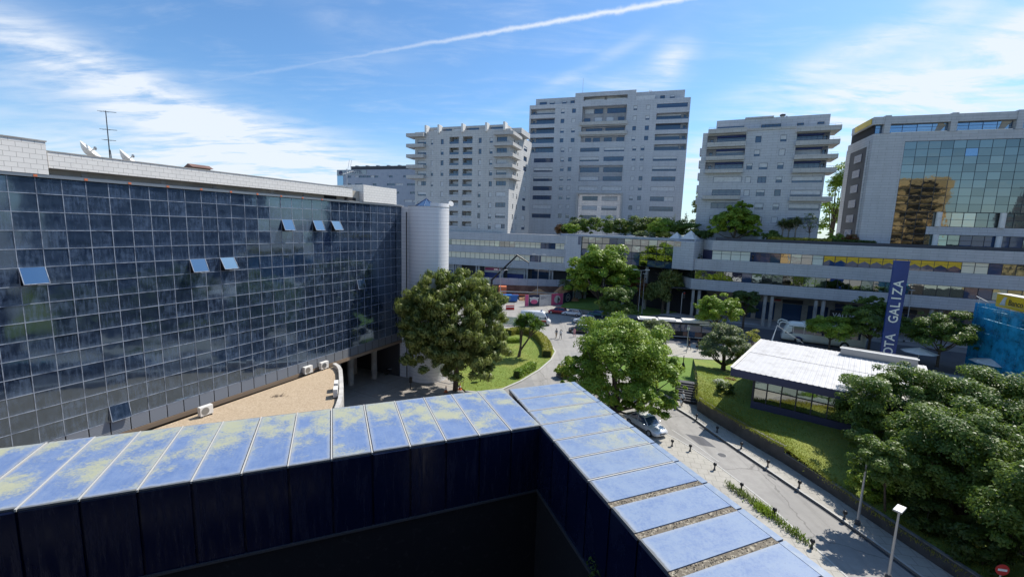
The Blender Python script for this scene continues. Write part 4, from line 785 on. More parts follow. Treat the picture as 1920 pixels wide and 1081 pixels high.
for (a, b, z0, z1, y, n, s_) in ((-9, -6.2, 52.4, 53.8, 2.16, 2, 1), (-6.1, -3.6, 52.4, 53.8, 2.16, 3, 0), (-2.4, 2.9, 52.4, 53.8, 2.16, 4, 0), (-9, -7.2, 50.1, 51.2, 2.16, 2, 0), (-6, -3.7, 50.1, 51.4, 2.16, 1, 1), (-2.6, -.4, 50.1, 51.4, 2.16, 1, 1), (.8, 2.6, 50.1, 51.3, 2.16, 2, 0),
    (-8.3, -3.5, 47.1, 48.2, 1.76, 5, 0), (-2.6, 2.8, 47.1, 48.3, 1.76, 6, 0), (-8.3, -6.6, 44.3, 45.5, 1.46, 2, 0), (-6.0, -4.0, 44.3, 45.5, 1.46, 2, 0), (-2.8, -.6, 44.3, 45.5, 1.46, 2, 0), (.7, 2.9, 44.3, 45.5, 1.46, 2, 0),
    (-9.35, -3.75, 35.65, 37.0, 1.26, 5, 0), (-2.5, 3.0, 35.65, 37.0, 1.26, 5, 0), (-9.3, -3.8, 33.2, 34.4, 1.26, 2, 1), (-2.5, 2.9, 33.2, 34.4, 1.26, 5, 0), (-8.25, -3.7, 27.4, 28.7, 1.66, 4, 0), (-2.45, 2.0, 27.4, 28.7, 1.66, 2, 1), (-8.25, -3.8, 24.65, 25.9, 1.66, 2, 1), (-2.45, 2.0, 24.65, 25.9, 1.66, 4, .5), (-8.25, -3.8, 21.9, 23.1, 1.66, 4, 0), (-2.45, 2.0, 21.9, 23.1, 1.66, 2, 1)):
    window(b2, X(a), X(b), Z(z0), Z(z1), y, n, s_, frame='frame_blue', transom=n > 3)
MB().box(X(-9.9), X(3.6), -.5, -.005, Z(29.22), Z(29.6)).build('porch_lintel', 'warm_stone', b2)
for a, b in ((-9.9, -9.41), (3.11, 3.6)): MB().box(X(a), X(b), -.5, -.005, Z(17), Z(29.22)).build('porch_jamb', 'warm_stone', b2)
t_ = thing('roof_aerial', 'thin white aerial on the roof of the tallest tower', 'aerial', (32.35-24*.956, 152+24*.292+5, Z(57.9)))
MB().tube((13, -4, -1.0), (13, -4, 6.2), .07, .04).build('pole', 'galvanised', t_)
t_ = thing('mobile_mast', 'small pale twin antenna mast on the tower roof', 'antenna', (44.5, 155, Z(57.5)))
for dx_ in (-.35, .35): MB().box(dx_-.12, dx_+.12, -.1, .1, .3, 2.0).build('panel_antenna', 'white_paint', t_)
MB().tube((0, 0, -.4), (0, 0, 1.9), .06).tube((-.35, 0, 1), (.35, 0, 1), .05).build('pole', 'grey_metal', t_)

# --- right block
b3 = thing('right_apartment_block', 'grey stone apartment block behind big roof garden tree, with long balconies', 'apartment building', (56.8, 97, 0), -24)
holes, wn, LB, RB = [], [], [], []
rows3 = [40.03, 37.15, 34.34, 31.45, 28.65, 25.72, 22.8]
for i, t in enumerate(rows3):
    s3 = [(-.6, .58)]+([(-5.3, -4.15)] if i < 2 else [(-6.5, -5.35), (-4.1, -2.42)])
    for a, b in s3: wn.append((a, b, t-1.36, t, 2 if b-a > 1.5 else 1))
for i in range(3):
    LB.append((-14.9, -7.1, 40.62-2.9*i-1.65, 40.62-2.9*i, 1.7)); RB.append((2.38, 8.15, 40.25-2.82*i-1.6, 40.25-2.82*i, 1.7))
for i in range(4): wn.append((-12.95, -7.15, 31.6-2.9*i-1.3, 31.6-2.9*i, 4)); wn.append((2.35, 7.9, 31.38-2.87*i-1.32, 31.38-2.87*i, 4))
for f in wn: holes.append((*f[:4], .25))
holes += LB+RB
mb = MB(); holed(mb, -15.9, 8.2, 17, 41.25, holes)
mb.quad((-15.9, 18, 17), (-15.9, 0, 17), (-15.9, 0, 41.25), (-15.9, 18, 41.25)); mb.quad((8.2, 0, 17), (8.2, 18, 17), (8.2, 18, 41.25), (8.2, 0, 41.25)); mb.quad((-15.9, 0, 41.2), (8.2, 0, 41.2), (8.2, 18, 41.2), (-15.9, 18, 41.2))
for h in holes: mb.quad((h[0], h[4], h[2]), (h[1], h[4], h[2]), (h[1], h[4], h[3]), (h[0], h[4], h[3]))
mb.build('wall', 'grey_stone', b3)
for f in wn: window(b3, f[0], f[1], f[2], f[3], .22, f[4], frame='frame_blue')
for i, f in enumerate(LB): window(b3, -12.9, -7.15, f[2]+.02, f[3]-.35, 1.66, 5, [0, .3, 0][i], frame='frame_blue'); window(b3, -14.3, -13.6, f[2]+.05, f[3]-.6, 1.67, 1, 0); MB().box(-12.9, -7.12, 1.2, 1.62, f[3]-.34, f[3]-.02).build('recess_shade', 'sign_blue', b3)  # blue bar paints the slab's shade above the recessed windows
for i, f in enumerate(RB): window(b3, 2.42, 7.3, f[2]+.02, f[3]-.35, 1.66, 5, [0, .9, 0][i], frame='frame_blue'); window(b3, 7.45, 8.1, f[2]+.05, f[3]-.5, 1.67, 1, 0); MB().box(2.4, 7.4, 1.2, 1.62, f[3]-.34, f[3]-.02).build('recess_shade', 'sign_blue', b3)
def slab3(x0, x1, z0, z1, wrap): 
    mb = MB(); mb.box(x0, x1, -1.1, -.95, z0, z1); mb.box(x0, x1, -.95, -.005, z0, z0+.18)
    if wrap > 0: mb.box(x1-.15, x1, -.95, 5, z0, z1); mb.box(8.22, x1-.15, -.004, 5, z0, z0+.18)
    mb.build('balcony', 'warm_stone', b3); r = MB(); r.box(x0+.1, x1-.1, -1.03, -1.0, z1+.3, z1+.34)
    for q in range(8): xx = x0+.15+q*(x1-x0-.3)/7; r.tube((xx, -1.01, z1), (xx, -1.01, z1+.32), .015, n=4)
    r.build('handrail', 'grey_metal', b3, kind='stuff')
for z0, z1 in ((40.85, 41.85), (38.0, 38.95), (35.1, 36.0), (32.3, 33.12), (26.5, 27.35)): slab3(-14.85, -7.15, z0, z1, 0)
for z0, z1 in ((40.35, 41.3), (37.6, 38.55), (34.8, 35.65), (32.0, 32.95), (26.2, 27.1)): slab3(2.2, 9.85, z0, z1, 1)
MB().box(-13.3, 8.15, 1.6, 14, 41.2, 44.1).build('penthouse', 'grey_stone', b3); MB().box(-7.6, -2.1, 1.3, 14, 44.1, 44.4).build('roof_block', 'grey_stone', b3); MB().box(-7.1, 2.2, -.2, 0, 41.25, 41.7).build('parapet', 'warm_stone', b3)
window(b3, -13.1, -7.7, 41.5, 42.7, 1.55, 4, .0, frame='frame_blue'); window(b3, -4.3, -.6, 42.0, 42.7, 1.55, 5, 0); window(b3, 2.4, 3.6, 42.1, 42.6, 1.55, 2, 0); window(b3, 6, 7.2, 42.1, 42.6, 1.55, 2, 0)
t_ = thing('roof_chimney', 'dark chimney cowl on the right apartment block roof', 'chimney', (56.8+1.0, 97+3, 44.0)); MB().box(-.25, .25, -.25, .25, 0, .55).build('stack', 'concrete', t_); MB().box(-.4, .4, -.4, .4, .55, .95).build('cowl', 'dark_grey', t_); MB().lathe([(.2, 0), (.3, .4), (.15, .7)], 1.0, .2, 10).build('cowl', 'galvanised', t_)
# side bay windows seen edge-on at the left flank
for i in range(5): MB().box(-16.5, -15.92, 6, 9, 38.6-2.9*i-1.2, 38.6-2.9*i+.4).build('bay_window', 'shutter', b3)

# ================================================================== OFFICE BLOCK with teal curtain wall (far right)
of = thing('teal_glass_office', 'stone office block with teal mirrored curtain wall and yellow roof sign', 'office building', (69.96, 86, 0), -19)
XE = 27.5
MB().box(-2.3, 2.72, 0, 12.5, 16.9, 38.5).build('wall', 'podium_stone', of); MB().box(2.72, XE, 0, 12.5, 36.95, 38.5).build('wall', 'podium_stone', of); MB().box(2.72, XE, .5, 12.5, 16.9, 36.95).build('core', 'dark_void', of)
rz_ = [36.9, 35.5, 34.1, 32.7, 31.3, 29.9, 28.45, 27.0, 25.55, 24.1, 22.75, 21.4, 20.0, 18.6, 17.2]
tn = random.Random(17)
def cw(x0, x1, zb): 
    n = round((x1-x0)/1.82)
    for r, (zt, z0) in enumerate(zip(rz_, rz_[1:])):
        if z0 < zb-.05: break
        for i in range(n):
            dark = (r == 1 and i == 5 and x0 < 3)
            o = link('pane', cached(('cw', round(zt-z0, 2), dark), lambda: MB().box(.03, 1.79, -.03, 0, .03, zt-z0-.03).mesh('pane', 'sky_glass' if dark else 'teal_glass')), of, (x0+i*1.82, .1, z0)); o.rotation_euler = (R_(tn.gauss(0, .12)-(1.5 if dark else 0)), 0, R_(tn.gauss(0, .15)))
    mb = MB()
    for i in range(n+1): mb.box(x0+i*1.82-.03, x0+i*1.82+.03, .04, .14, max(zb, 17.2), 36.95)
    for z in rz_: 
        if z >= zb-.05: mb.box(x0, x0+n*1.82, .05, .13, z-.03, z+.03)
    mb.build('mullion', 'frame_dark', of, kind='stuff')
cw(2.75, 2.75+13*1.82, 24.1)
n_left = MB()
for r, (zt, z0) in enumerate(zip(rz_[9:], rz_[10:])):
    for i in range(3): o = link('pane', cached(('cw2', round(zt-z0, 2)), lambda: MB().box(.03, 1.69, -.03, 0, .03, zt-z0-.03).mesh('pane', 'teal_glass')), of, (2.75+i*1.72, .1, z0)); o.rotation_euler = (R_(tn.gauss(0, .2)), 0, R_(tn.gauss(0, .3)))
    n_left.box(2.75, 7.9, .05, .13, z0-.03, z0+.03)
for i in range(4): n_left.box(2.75+i*1.72-.03, 2.75+i*1.72+.03, .04, .135, 17.2, 24.1)
n_left.build('mullion', 'frame_dark', of, kind='stuff')
MB().box(7.95, XE, -.05, .4, 19.95, 21.4).build('spandrel', 'podium_stone', of)
pane_row(of, 7.95, XE, 1.82, 21.42, 24.06, .32, .5, [('mirror_glass', 3), ('teal_glass', 3), ('window_glass', 2)], 51); pane_row(of, 7.95, XE, 1.82, 17.3, 19.94, .34, .62, [('window_glass', 4), ('mirror_glass', 1), ('green_glass', 1)], 52)
for x in (9.5, 18.6, 27.4): 
    for z0, z1 in ((16.9, 19.94), (21.41, 24.08)): MB().tube((x, -.15, z0), (x, -.15, z1), .43, n=20, caps=False).build('column', 'white_paint', of)
MB().box(-2.0, XE, .9, 12, 38.5, 41.45).build('penthouse', 'dark_void', of)
pane_row(of, .1, 9.0, 2.2, 38.62, 40.2, .85, .62, [('sky_glass', 1)], 53, 'frame_blue'); pane_row(of, 10.1, 18.0, 2.2, 38.62, 40.2, .85, .62, [('sky_glass', 1)], 54, 'frame_blue'); pane_row(of, 19.1, XE, 2.2, 38.62, 40.2, .85, .62, [('sky_glass', 1)], 55, 'frame_blue'); pane_row(of, -1.9, -.9, 1, 38.62, 40.2, .85, .62, [('sky_glass', 1)], 56, 'frame_blue')
MB().box(-2.2, XE, -.05, .84, 40.22, 41.55).build('roof_beam', 'podium_stone', of)
for x in (-.85, 9.05, 18.1): MB().box(x, x+.95, -.12, .86, 38.5, 41.75).build('roof_pillar', 'podium_stone', of)
for x, w_ in ((.3, 8.4), (10.2, 7.6), (19.2, 7)): MB().box(x, x+w_, .02, .2, 38.52, 38.66).build('sill', 'white_paint', of); MB().box(x, x+w_, .1, .13, 38.9, 38.95).build('handrail', 'grey_metal', of)
for x in (7.2, 16.2): MB().quad((x, .80, 38.6), (x+.7, .80, 38.6), (x+1.9, .80, 40.2), (x+.4, .80, 40.2)).build('brace', 'beige_render', of)
# left flank: fascia with the yellow sign, dark recessed slot with windows
MB().box(-2.6, -2.2, -.05, 10.5, 40.22, 41.55).build('roof_beam', 'podium_stone', of); MB().box(-2.72, -2.61, .8, 8.6, 40.4, 41.5).build('yellow_sign_board', 'yellow_sign', of)
MB().box(-2.36, -2.3, 2.0, 10.2, 17.5, 36.5).build('flank_recess', 'dark_grey', of)
for i in range(6): o = MB().box(-2.44, -2.37, 4.0, 7.6, 34.0-3.0*i, 35.5-3.0*i).build('flank_window', 'window_glass', of); MB().box(-2.47, -2.44, 3.9, 7.7, 33.9-3.0*i, 34.0-3.0*i).build('flank_sill', 'frame_dark', of)
for a, b in ((1.2, 2.0), (10.2, 12.5)): MB().box(-2.42, -2.31, a, b, 16.9, 37.4).build('flank_pier', 'podium_stone', of)
MB().box(-2.42, -2.31, 2.0, 10.2, 36.5, 37.4).build('flank_lintel', 'podium_stone', of)

# ================================================================== HOTEL far behind on the left, and the sunlit blocks behind the camera that the glass mirrors
ho = thing('grey_hotel', 'low wide grey hotel far behind the round tower', 'hotel', (-52.52, 165, 0), -18)
holes = []; hw_ = []
q_ = random.Random(8)
for i, z in enumerate((35.95, 33.1, 30.2, 27.3, 24.4)):
    x = -11
    while x < 17:
        w_ = q_.choice([1.6, 1.6, 3.3]); holes.append((x, x+w_, z-.75, z, .2)); hw_.append((x, x+w_, z-.75, z)); x += w_+q_.choice([.12, .12, 1.6, 4.5])
mb = MB(); holed(mb, -15.7, 24, 15, 38.1, holes); mb.quad((-15.7, 18, 15), (-15.7, 0, 15), (-15.7, 0, 38.1), (-15.7, 18, 38.1)); mb.quad((-15.7, 0, 38.1), (24, 0, 38.1), (24, 18, 38.1), (-15.7, 18, 38.1))
mb.build('wall', 'hoard_grey', ho)
for h in hw_: MB().quad((h[0], .18, h[2]), (h[1], .18, h[2]), (h[1], .18, h[3]), (h[0], .18, h[3])).build('window', q_.choice(['window_glass', 'window_glass', 'shutter']), ho)
MB().box(-11, 24, 2, 16, 38.1, 39.6).build('plant_screen', 'dark_grey', ho)
for k in range(7): MB().box(-9+k*4.6, -8+k*4.6, 1.9, 3, 39.6, 39.9).build('roof_plant', 'grey_metal', ho)
MB().box(-15.75, -12.2, -.12, -.02, 36.0, 38.0).build('sign_board', 'grey_metal', ho); MB().box(-11, -2.6, -.12, -.02, 36.4, 38.0).build('sign_board', 'grey_metal', ho)
text('HOTEL', 1.7, 'fascia_blue', ho, (-7, -.14, 37.2), (R_(90), 0, 0)); MB().lathe([(.55, 0), (.8, 0), (.8, .06), (.55, .06)], n=20).build('ring_mark', 'fascia_blue', ho, rot=(R_(90), 0, 0), loc=(-14, -.13, 37))
MB().box(-15.74, -13.0, -.06, -.02, 15, 35.9).build('corner_glass', 'sky_glass', ho)
def mirror_block(name, label, x, y, rz, w, d_, h, mat, floors):
    t = thing(name, label, 'apartment building', (x, y, 0), rz); MB().box(0, w, 0, d_, 0, h).build('wall', mat, t)
    for i in range(floors):
        z = h-2.2-i*3.1
        for x0, ww in ([(w-2.2-i_*11.5, 1.8 if i_ % 2 else 2.0) for i_ in range(0)] or [(x_, 7.4) for x_ in np.arange(1.5, w-13, 11.5)]+[(w-6.5, 2.6)]): MB().box(x0, x0+ww, d_+.01, d_+.06, z-1.7, z).build('window', 'dark_void', t)
        MB().box(1.6, w-1.6, d_, d_+.8, z-2.1, z-1.75).build('balcony', mat, t)
def plain_block(name, label, x, y, rz, w, d_, h, mat):
    t = thing(name, label, 'office building', (x, y, 0), rz); MB().box(0, w, 0, d_, 0, h).build('wall', mat, t)
    for i in range(int(h/3.4)):
        for x0 in np.arange(1.0, w-3, 3.6): MB().box(x0, x0+2.6, -.05, -.01, 1.2+i*3.4, 3.0+i*3.4).build('window', 'window_glass', t)
plain_block('grey_office_block', 'grey office block off to the right beyond the netted building', 128, 62, -100, 60, 16, 44, 'podium_stone'); plain_block('dark_office_block', 'dark office block off to the right across the ramp', 120, -12, -96, 50, 16, 40, 'grey_stone')
mirror_block('ochre_apartment_block', 'ochre apartment block standing in the sun behind the camera', 56, -72, -6, 38.5, 14, 45, 'gold_stone', 12)
mirror_block('ochre_apartment_block', 'long ochre apartment block standing in the sun behind the dark office', -70, -62, 4, 80, 14, 21, 'gold_stone', 5)

# ================================================================== PAVILION on the grass bank
pv = thing('pavilion', 'low pavilion with white ribbed metal roof and glazed front on the grass bank', 'pavilion', (21.97, 41.89, 0), -39)
PW = 15.2
def ribbed(y0, y1, z0, z1):
    mb = MB(); n = int(PW/.46)
    for i in range(n):
        x = i*.46
        prof = [(x, 0), (x+.15, 0), (x+.18, .028), (x+.31, .028), (x+.34, 0), (x+.46, 0)]
        for (a, ha), (b, hb) in zip(prof, prof[1:]): mb.quad((a, y0, z0+ha), (b, y0, z0+hb), (b, y1, z1+hb), (a, y1, z1+ha))
    return mb.build('roof_sheet', 'roof_white', pv)
ribbed(-.06, 7.74, 5.82, 5.86); ribbed(7.76, 15.45, 5.89, 5.93)
MB().box(0, PW, 0, 15.4, 5.70, 5.80).build('roof_deck', 'roof_white', pv)
MB().box(-.05, PW, -.04, .10, 5.06, 5.81).build('fascia', 'fascia_blue', pv); MB().box(-.09, .05, .1, 15.4, 5.30, 5.88).build('fascia', 'fascia_blue', pv); MB().box(0, PW, .10, 15.3, 5.06, 5.2).build('soffit', 'fascia_blue', pv)
MB().box(-.14, .12, -.06, 15.4, 5.885, 5.95).build('verge_trim', 'white_paint', pv)
MB().box(8.0, 14.4, 13.9, 15.2, 5.95, 6.70).build('roof_upstand', 'grey_metal', pv); MB().box(7.9, 14.5, 13.86, 14.2, 6.70, 6.76).build('upstand_cap', 'white_paint', pv)
MB().box(1.8, PW, 1.12, 14.5, 1.4, 2.62).build('plinth', 'fascia_blue', pv); MB().box(1.8, 2.0, 1.12, 14.5, 2.62, 5.06).build('side_wall', 'dark_grey', pv); MB().box(2.0, PW, 1.9, 14.5, 2.63, 5.05).build('core', 'dark_void', pv)
bx = [1.86+1.21*i for i in range(11)]
for i, (a, b) in enumerate(zip(bx, bx[1:])):
    for z0, z1 in ((2.66, 3.94), (4.02, 5.04)):
        o = link('pane', cached(('pvp', z0), lambda: MB().box(.05, 1.16, -.012, 0, 0, z1-z0).mesh('pane', 'mirror_glass' if z0 < 3 else 'green_glass')), pv, (a, 1.2, z0)); o.rotation_euler = (R_(RNG.gauss(-.3, .3)), 0, R_(RNG.gauss(0, .4)))
for a in bx: MB().box(a-.05, a+.05, 1.10, 1.25, 2.62, 5.06).build('post', 'dark_grey', pv)
MB().box(1.86, PW, 1.12, 1.24, 3.94, 4.02).build('transom', 'dark_grey', pv)
for k in range(3): MB().tube((.6, 15.5+k*.22, 5.75), (PW, 15.5+k*.22, 5.75), .05).build('rear_pipe', 'dark_grey', pv)
t_ = thing('white_mast', 'white leaning mast with stay cables at the rear corner of the pavilion roof', 'mast', (33.4, 54.0, 5.6)); MB().tube((-.6, -.3, .1), (.15, .1, 2.2), .09, .03).build('pole', 'white_paint', t_); MB().tube((.13, .1, 2.1), (2.6, -1.5, .3), .02).build('stay', 'white_paint', t_)

# ================================================================== SIGN PYLON
sp = thing('sign_pylon', 'tall dark blue sign pylon lettered in white beside the pavilion', 'sign', (57.9, 65.4, 0), -28)
mb = MB(); n = 18; prof = [(-.93, -.26), (.93, -.26), (.93, .26), (-.93, .26)]
mb.prism(prof, 0, 15.62); mb.build('slab', 'sign_blue', sp, bevel=.05)
MB().prism([(-.99, -.30), (.99, -.30), (.99, .30), (-.99, .30)], 15.62, 15.75).build('cap', 'sign_blue', sp)
rot = Matrix(((0, -1, 0), (0, 0, -1), (1, 0, 0))).to_euler()
for ch, z in zip('MOTA GALIZA', (.62, 1.92, 3.05, 4.12, 0, 6.9, 8.05, 9.08, 10.1, 11.15, 12.28)):
    if ch != ' ': text(ch, 1.62, 'letter_white', sp, (.02, -.285, z), rot, 'CENTER', .02, 'letter')

# ================================================================== NETTED BUILDING at the right edge
nb = thing('netted_building', 'low building wrapped in bright blue debris netting and scaffold at the right edge', 'building', (68.4, 63.8, 0), -108.24)
MB().box(1.2, 18, 1.6, 12, 0, 9.0).build('wall', 'dark_grey', nb)
for z in (3.1, 6.2, 9.0): MB().box(1.1, 18, 1.3, 1.6, z-.25, z+.1).build('floor_edge', 'concrete', nb)
for i in range(5):
    for z in (.8, 3.9, 6.8): MB().box(2+i*3.1, 3.8+i*3.1, 1.50, 1.58, z, z+1.7).build('window', 'window_glass', nb)
MB().box(4.9, 5.8, 1.35, 1.5, 7.0, 8.8).build('white_door', 'white_paint', nb)
for i in range(8):
    x = .1+i*2.3
    for y in (.15, 1.0): MB().tube((x, y, 0), (x, y, 10.0), .035, n=6).build('scaffold_pole', 'galvanised', nb)
for k, z in enumerate((1.9, 3.9, 5.9, 7.9, 9.5)):
    MB().tube((-.2, .12, z+.05), (17, .12, z+.05), .03, n=6).tube((-.2, .12, z+1.0), (17, .12, z+1.0), .025, n=6).build('ledger', 'galvanised', nb); MB().box(0, 16.5, .2, .95, z-.04, z).build('scaffold_board', 'white_paint' if k % 2 else 'concrete', nb)
for i in range(6): x = .1+i*2.3; MB().tube((x, .1, 0), (x+2.3, .1, 4.0), .025, n=6).tube((x+2.3, .1, 5.9), (x, .1, 9.5), .025, n=6).build('brace', 'galvanised', nb)
for i in range(7):
    mb = MB(); x0 = -.1+i*2.3; nn_ = 6; mm_ = 12; wr = random.Random(40+i)
    ph = wr.uniform(0, 6)
    for a in range(nn_):
        for c in range(mm_):
            f_ = lambda u, w_: (x0+u/nn_*2.28, -.06-.07*abs(math.sin(u/nn_*math.pi))*math.sin(ph+w_*.9), .3+w_/mm_*9.7)
            mb.quad(f_(a, c), f_(a+1, c), f_(a+1, c+1), f_(a, c+1))
    mb.build('net_panel', 'blue_net', nb)
mb = MB()
for c in range(12): mb.quad((-.15, 2.6, .3+c*.81), (-.15, -.05, .3+c*.81), (-.15, -.05, .3+(c+1)*.81), (-.15, 2.6, .3+(c+1)*.81))
mb.build('net_panel', 'blue_net', nb)
MB().box(2.7, 17, .6, 1.0, 10.05, 11.8).build('yellow_sign_board', 'yellow_sign', nb); MB().box(2.65, 17.05, .55, 2.0, 11.8, 11.86).build('sign_cap', 'white_paint', nb); MB().quad((3.4, .58, 10.3), (4.0, .58, 10.3), (4.7, .58, 11.5), (4.1, .58, 11.5)).quad((4.1, .575, 10.3), (4.5, .575, 10.3), (4.5, .575, 11.5), (4.1, .575, 11.5)).build('sign_mark', 'shutter', nb)
text('Banco Montepio', 1.05, 'frame_dark', nb, (5.0, .585, 10.85), (R_(90), 0, 0), 'LEFT')
MB().box(2.6, 17, 2.2, 11, 9.0, 11.4).build('roof_room', 'white_tile', nb)
for i in range(8): MB().box(3+i*1.7, 3.1+i*1.7, 2.0, 10, 11.45, 11.65).build('roof_slat', 'cream_plain', nb)
MB().tube((.1, .2, 9.9), (.1, .2, 10.7), .03).tube((-.6, .2, 10.9), (1.6, .4, 10.4), .05).build('jib', 'white_paint', nb)
for (x, y, s_, lb) in ((61.2, 63.8, 1.0, 'white parasol behind the pavilion, left of the netted building'), (67.2, 59.0, 1.15, 'white parasol at the foot of the netted building')):
    t_ = thing('parasol', lb, 'parasol', (x, y, .1)); MB().tube((0, 0, 0), (0, 0, 2.5), .04).build('pole', 'galvanised', t_)
    mb = MB()
    for i in range(8):
        a0, a1 = i*math.pi/4, (i+1)*math.pi/4; r = 2.2*s_; mb.quad((r*math.cos(a0), r*math.sin(a0), 2.2), (r*math.cos(a1), r*math.sin(a1), 2.2), (0, 0, 2.9))
    mb.build('canopy', 'white_paint', t_)

# ================================================================== METRO WORKS beyond the junction
hp = [(3.23, 104.31), (4.13, 104.32), (6.75, 104.91), (9.74, 106.52), (12.87, 108.57), (15.82, 112.64), (19.21, 118.4), (22.29, 122.68)]
hd = thing('site_hoarding', 'printed pink, white and navy hoarding panels around the metro works', 'hoarding', (3.23, 104.31, 0))
hm = ['pink', 'metro_navy', 'hoard_white', 'pink', 'metro_navy', 'hoard_white', 'brown_wall']
for i, (a, b) in enumerate(zip(hp, hp[1:])):
    A, B_ = Vector(a), Vector(b); L_ = (B_-A).length; an_ = math.atan2((B_-A).y, (B_-A).x); loc = (a[0]-3.23, a[1]-104.31, 0)
    p = MB().box(.02, L_-.02, -.04, .04, .05, 2.85).build('hoarding_panel', hm[i], hd); p.location = loc; p.rotation_euler = (0, 0, an_)
    MB().box(-.05, .05, -.06, .1, 0, 2.95).build('post', 'grey_metal', hd).location = loc
    def on(mb, name, mat): o = mb.build(name, mat, p); return o
    if i == 4:   # ring with the double-arch mark
        R0, cx_, cz_ = .98, L_/2, 1.48; mb = MB()
        for k in range(28):
            a0, a1 = 2*math.pi*k/28, 2*math.pi*(k+1)/28; mb.quad(*[(cx_+r*math.cos(t)*1.15, -.052, cz_+r*math.sin(t)) for r, t in ((R0, a0), (R0, a1), (R0-.13, a1), (R0-.13, a0))])
        for dx_ in (-.28, .28):
            for k in range(10):
                a0, a1 = math.pi*k/10, math.pi*(k+1)/10; mb.quad(*[(cx_+dx_+r*math.cos(t), -.052, cz_+.02+r*math.sin(t)) for r, t in ((.35, a0), (.35, a1), (.21, a1), (.21, a0))])
        for dx_ in (-.63, -.07, .49): mb.quad((cx_+dx_, -.054, cz_-.35), (cx_+dx_+.14, -.054, cz_-.35), (cx_+dx_+.14, -.054, cz_+.02), (cx_+dx_, -.054, cz_+.02))
        on(mb, 'ring_mark', 'letter_white')
    if i in (2, 5): on(MB().box(.4, 1.5, -.055, -.041, 2.2, 2.3).box(.4, 1.9, -.055, -.041, 1.95, 2.05).box(.4, 1.2, -.055, -.041, 1.7, 1.8), 'print', 'text_grey')
    if i == 3: on(MB().lathe([(.98, 0), (.98, .01)], n=28), 'print', 'hoard_white').location = (L_/2, -.06, 1.45); 
    if i == 3: p.children[-1].rotation_euler = (R_(90), 0, 0); on(MB().box(L_/2+.1, L_/2+.45, -.08, -.071, .5, 2.0).box(L_/2+.45, L_/2+.8, -.08, -.071, 1.1, 1.7), 'print', 'wall_grey')
    if i == 1: 
        o = on(MB().lathe([(1.05, 0), (1.05, .01)], n=24, sy=.82), 'print', 'hoard_white'); o.location = (L_/2, -.06, 1.5); o.rotation_euler = (R_(90), 0, 0)
        o = on(MB().lathe([(.85, 0), (.85, .012)], n=24, sy=.62), 'print', 'pink'); o.location = (L_/2, -.075, 1.15); o.rotation_euler = (R_(90), 0, 0)
        on(MB().box(.2, 1.0, -.055, -.041, 1.9, 2.2).box(L_-.9, L_-.2, -.055, -.041, 1.9, 2.2), 'print', 'letter_white')
    if i == 6: o = on(MB().lathe([(1.1, 0), (1.1, .01)], n=20, sy=.9), 'print', 'hoard_white'); o.location = (L_*.55, -.06, 1.45); o.rotation_euler = (R_(90), 0, 0)
fe = thing('grey_site_fence', 'long pale grey sheet fence on the bank in front of the left podium', 'fence', (-14, 118, 0))
for i in range(13): MB().box(i*2.6+.02, i*2.6+2.57, -.03, .03, 3.25, 5.1+.03*(i % 3)).build('fence_panel', 'hoard_grey', fe)
MB().box(0, 33.8, .05, .4, 0, 3.24).build('brown_wall', 'brown_wall', fe)
structure('terrain', 'ground_grey', MB().prism([(-60, 118.45), (20, 118.45), (24, 128), (-60, 150)], -.1, 3.0))
t_ = thing('earth_heap', 'heap of orange excavated earth inside the metro works', 'earth heap', (4, 112, 0)); mb = MB(); nx_, ny_ = 26, 10; er = random.Random(2)
zf = lambda x, y: max(0, (2.3+.9*math.sin(x*.8)+.4*math.sin(y*1.7+x))*math.exp(-((x-7)/7.5)**2-((y-2.5)/2.2)**2)*1.25)
for i in range(nx_):
    for j in range(ny_): x, y = i*.62-2, j*.55; mb.v.append((x, y, zf(x, y)+er.uniform(-.08, .08)-.03))
for i in range(nx_-1):
    for j in range(ny_-1): a = i*ny_+j; mb.f.append((a, a+ny_, a+ny_+1, a+1)); mb.k.append(0)
mb.build('heap', 'earth', t_)
for k, (x, y, z, l, m_, lb) in enumerate(((-3, 113.5, 2.0, 15, 'cap_stone', 'pale timber rail above the excavation, farther of two'), (0, 110.5, 1.7, 14, 'orange_paint', 'orange timber rail above the excavation, nearer of two'))):
    t_ = thing('timber_rail', lb, 'rail', (x, y, 0)); MB().box(0, l, -.06, .06, z, z+.22).build('beam', m_, t_)
    for q in range(5): MB().box(q*l/4.2, q*l/4.2+.12, -.05, .05, 0, z).build('post', 'bark', t_)
t_ = thing('blue_skip', 'blue waste skip beside the metro works', 'skip', (-.6, 110.6, 0), 4); MB().prism([(-2.2, -1), (2.0, -1), (2.0, 1), (-2.2, 1)], .2, 1.6).build('body', 'blue_plastic', t_); MB().prism([(-2.5, -1.15), (2.3, -1.15), (2.3, 1.15), (-2.5, 1.15)], 1.6, 1.75).build('rim', 'blue_plastic', t_); [MB().box(x, x+.15, -1.1, 1.1, 0, .2).build('skid', 'black_metal', t_) for x in (-1.6, 1.4)]
def barrier(x, y, rz, label, mat='red_paint'):
    t = thing('plastic_barrier', label, 'barrier', (x, y, 0), rz, 'red plastic road barriers')
    MB().prism([(-.95, -.28), (.95, -.28), (.95, .28), (-.95, .28)], 0, .25).build('foot', mat, t); MB().box(-.95, .95, -.12, .12, .25, 1.0).build('body', mat, t); MB().box(-.9, .9, -.13, -.121, .6, .8).build('stripe', 'letter_white', t)
barrier(-.3, 99.4, 10, 'red plastic barrier on the road right of the big pine'); barrier(3.4, 92.5, 20, 'red plastic barrier just behind the white van'); barrier(-2.2, 88, 50, 'red plastic barrier half hidden by the pine')
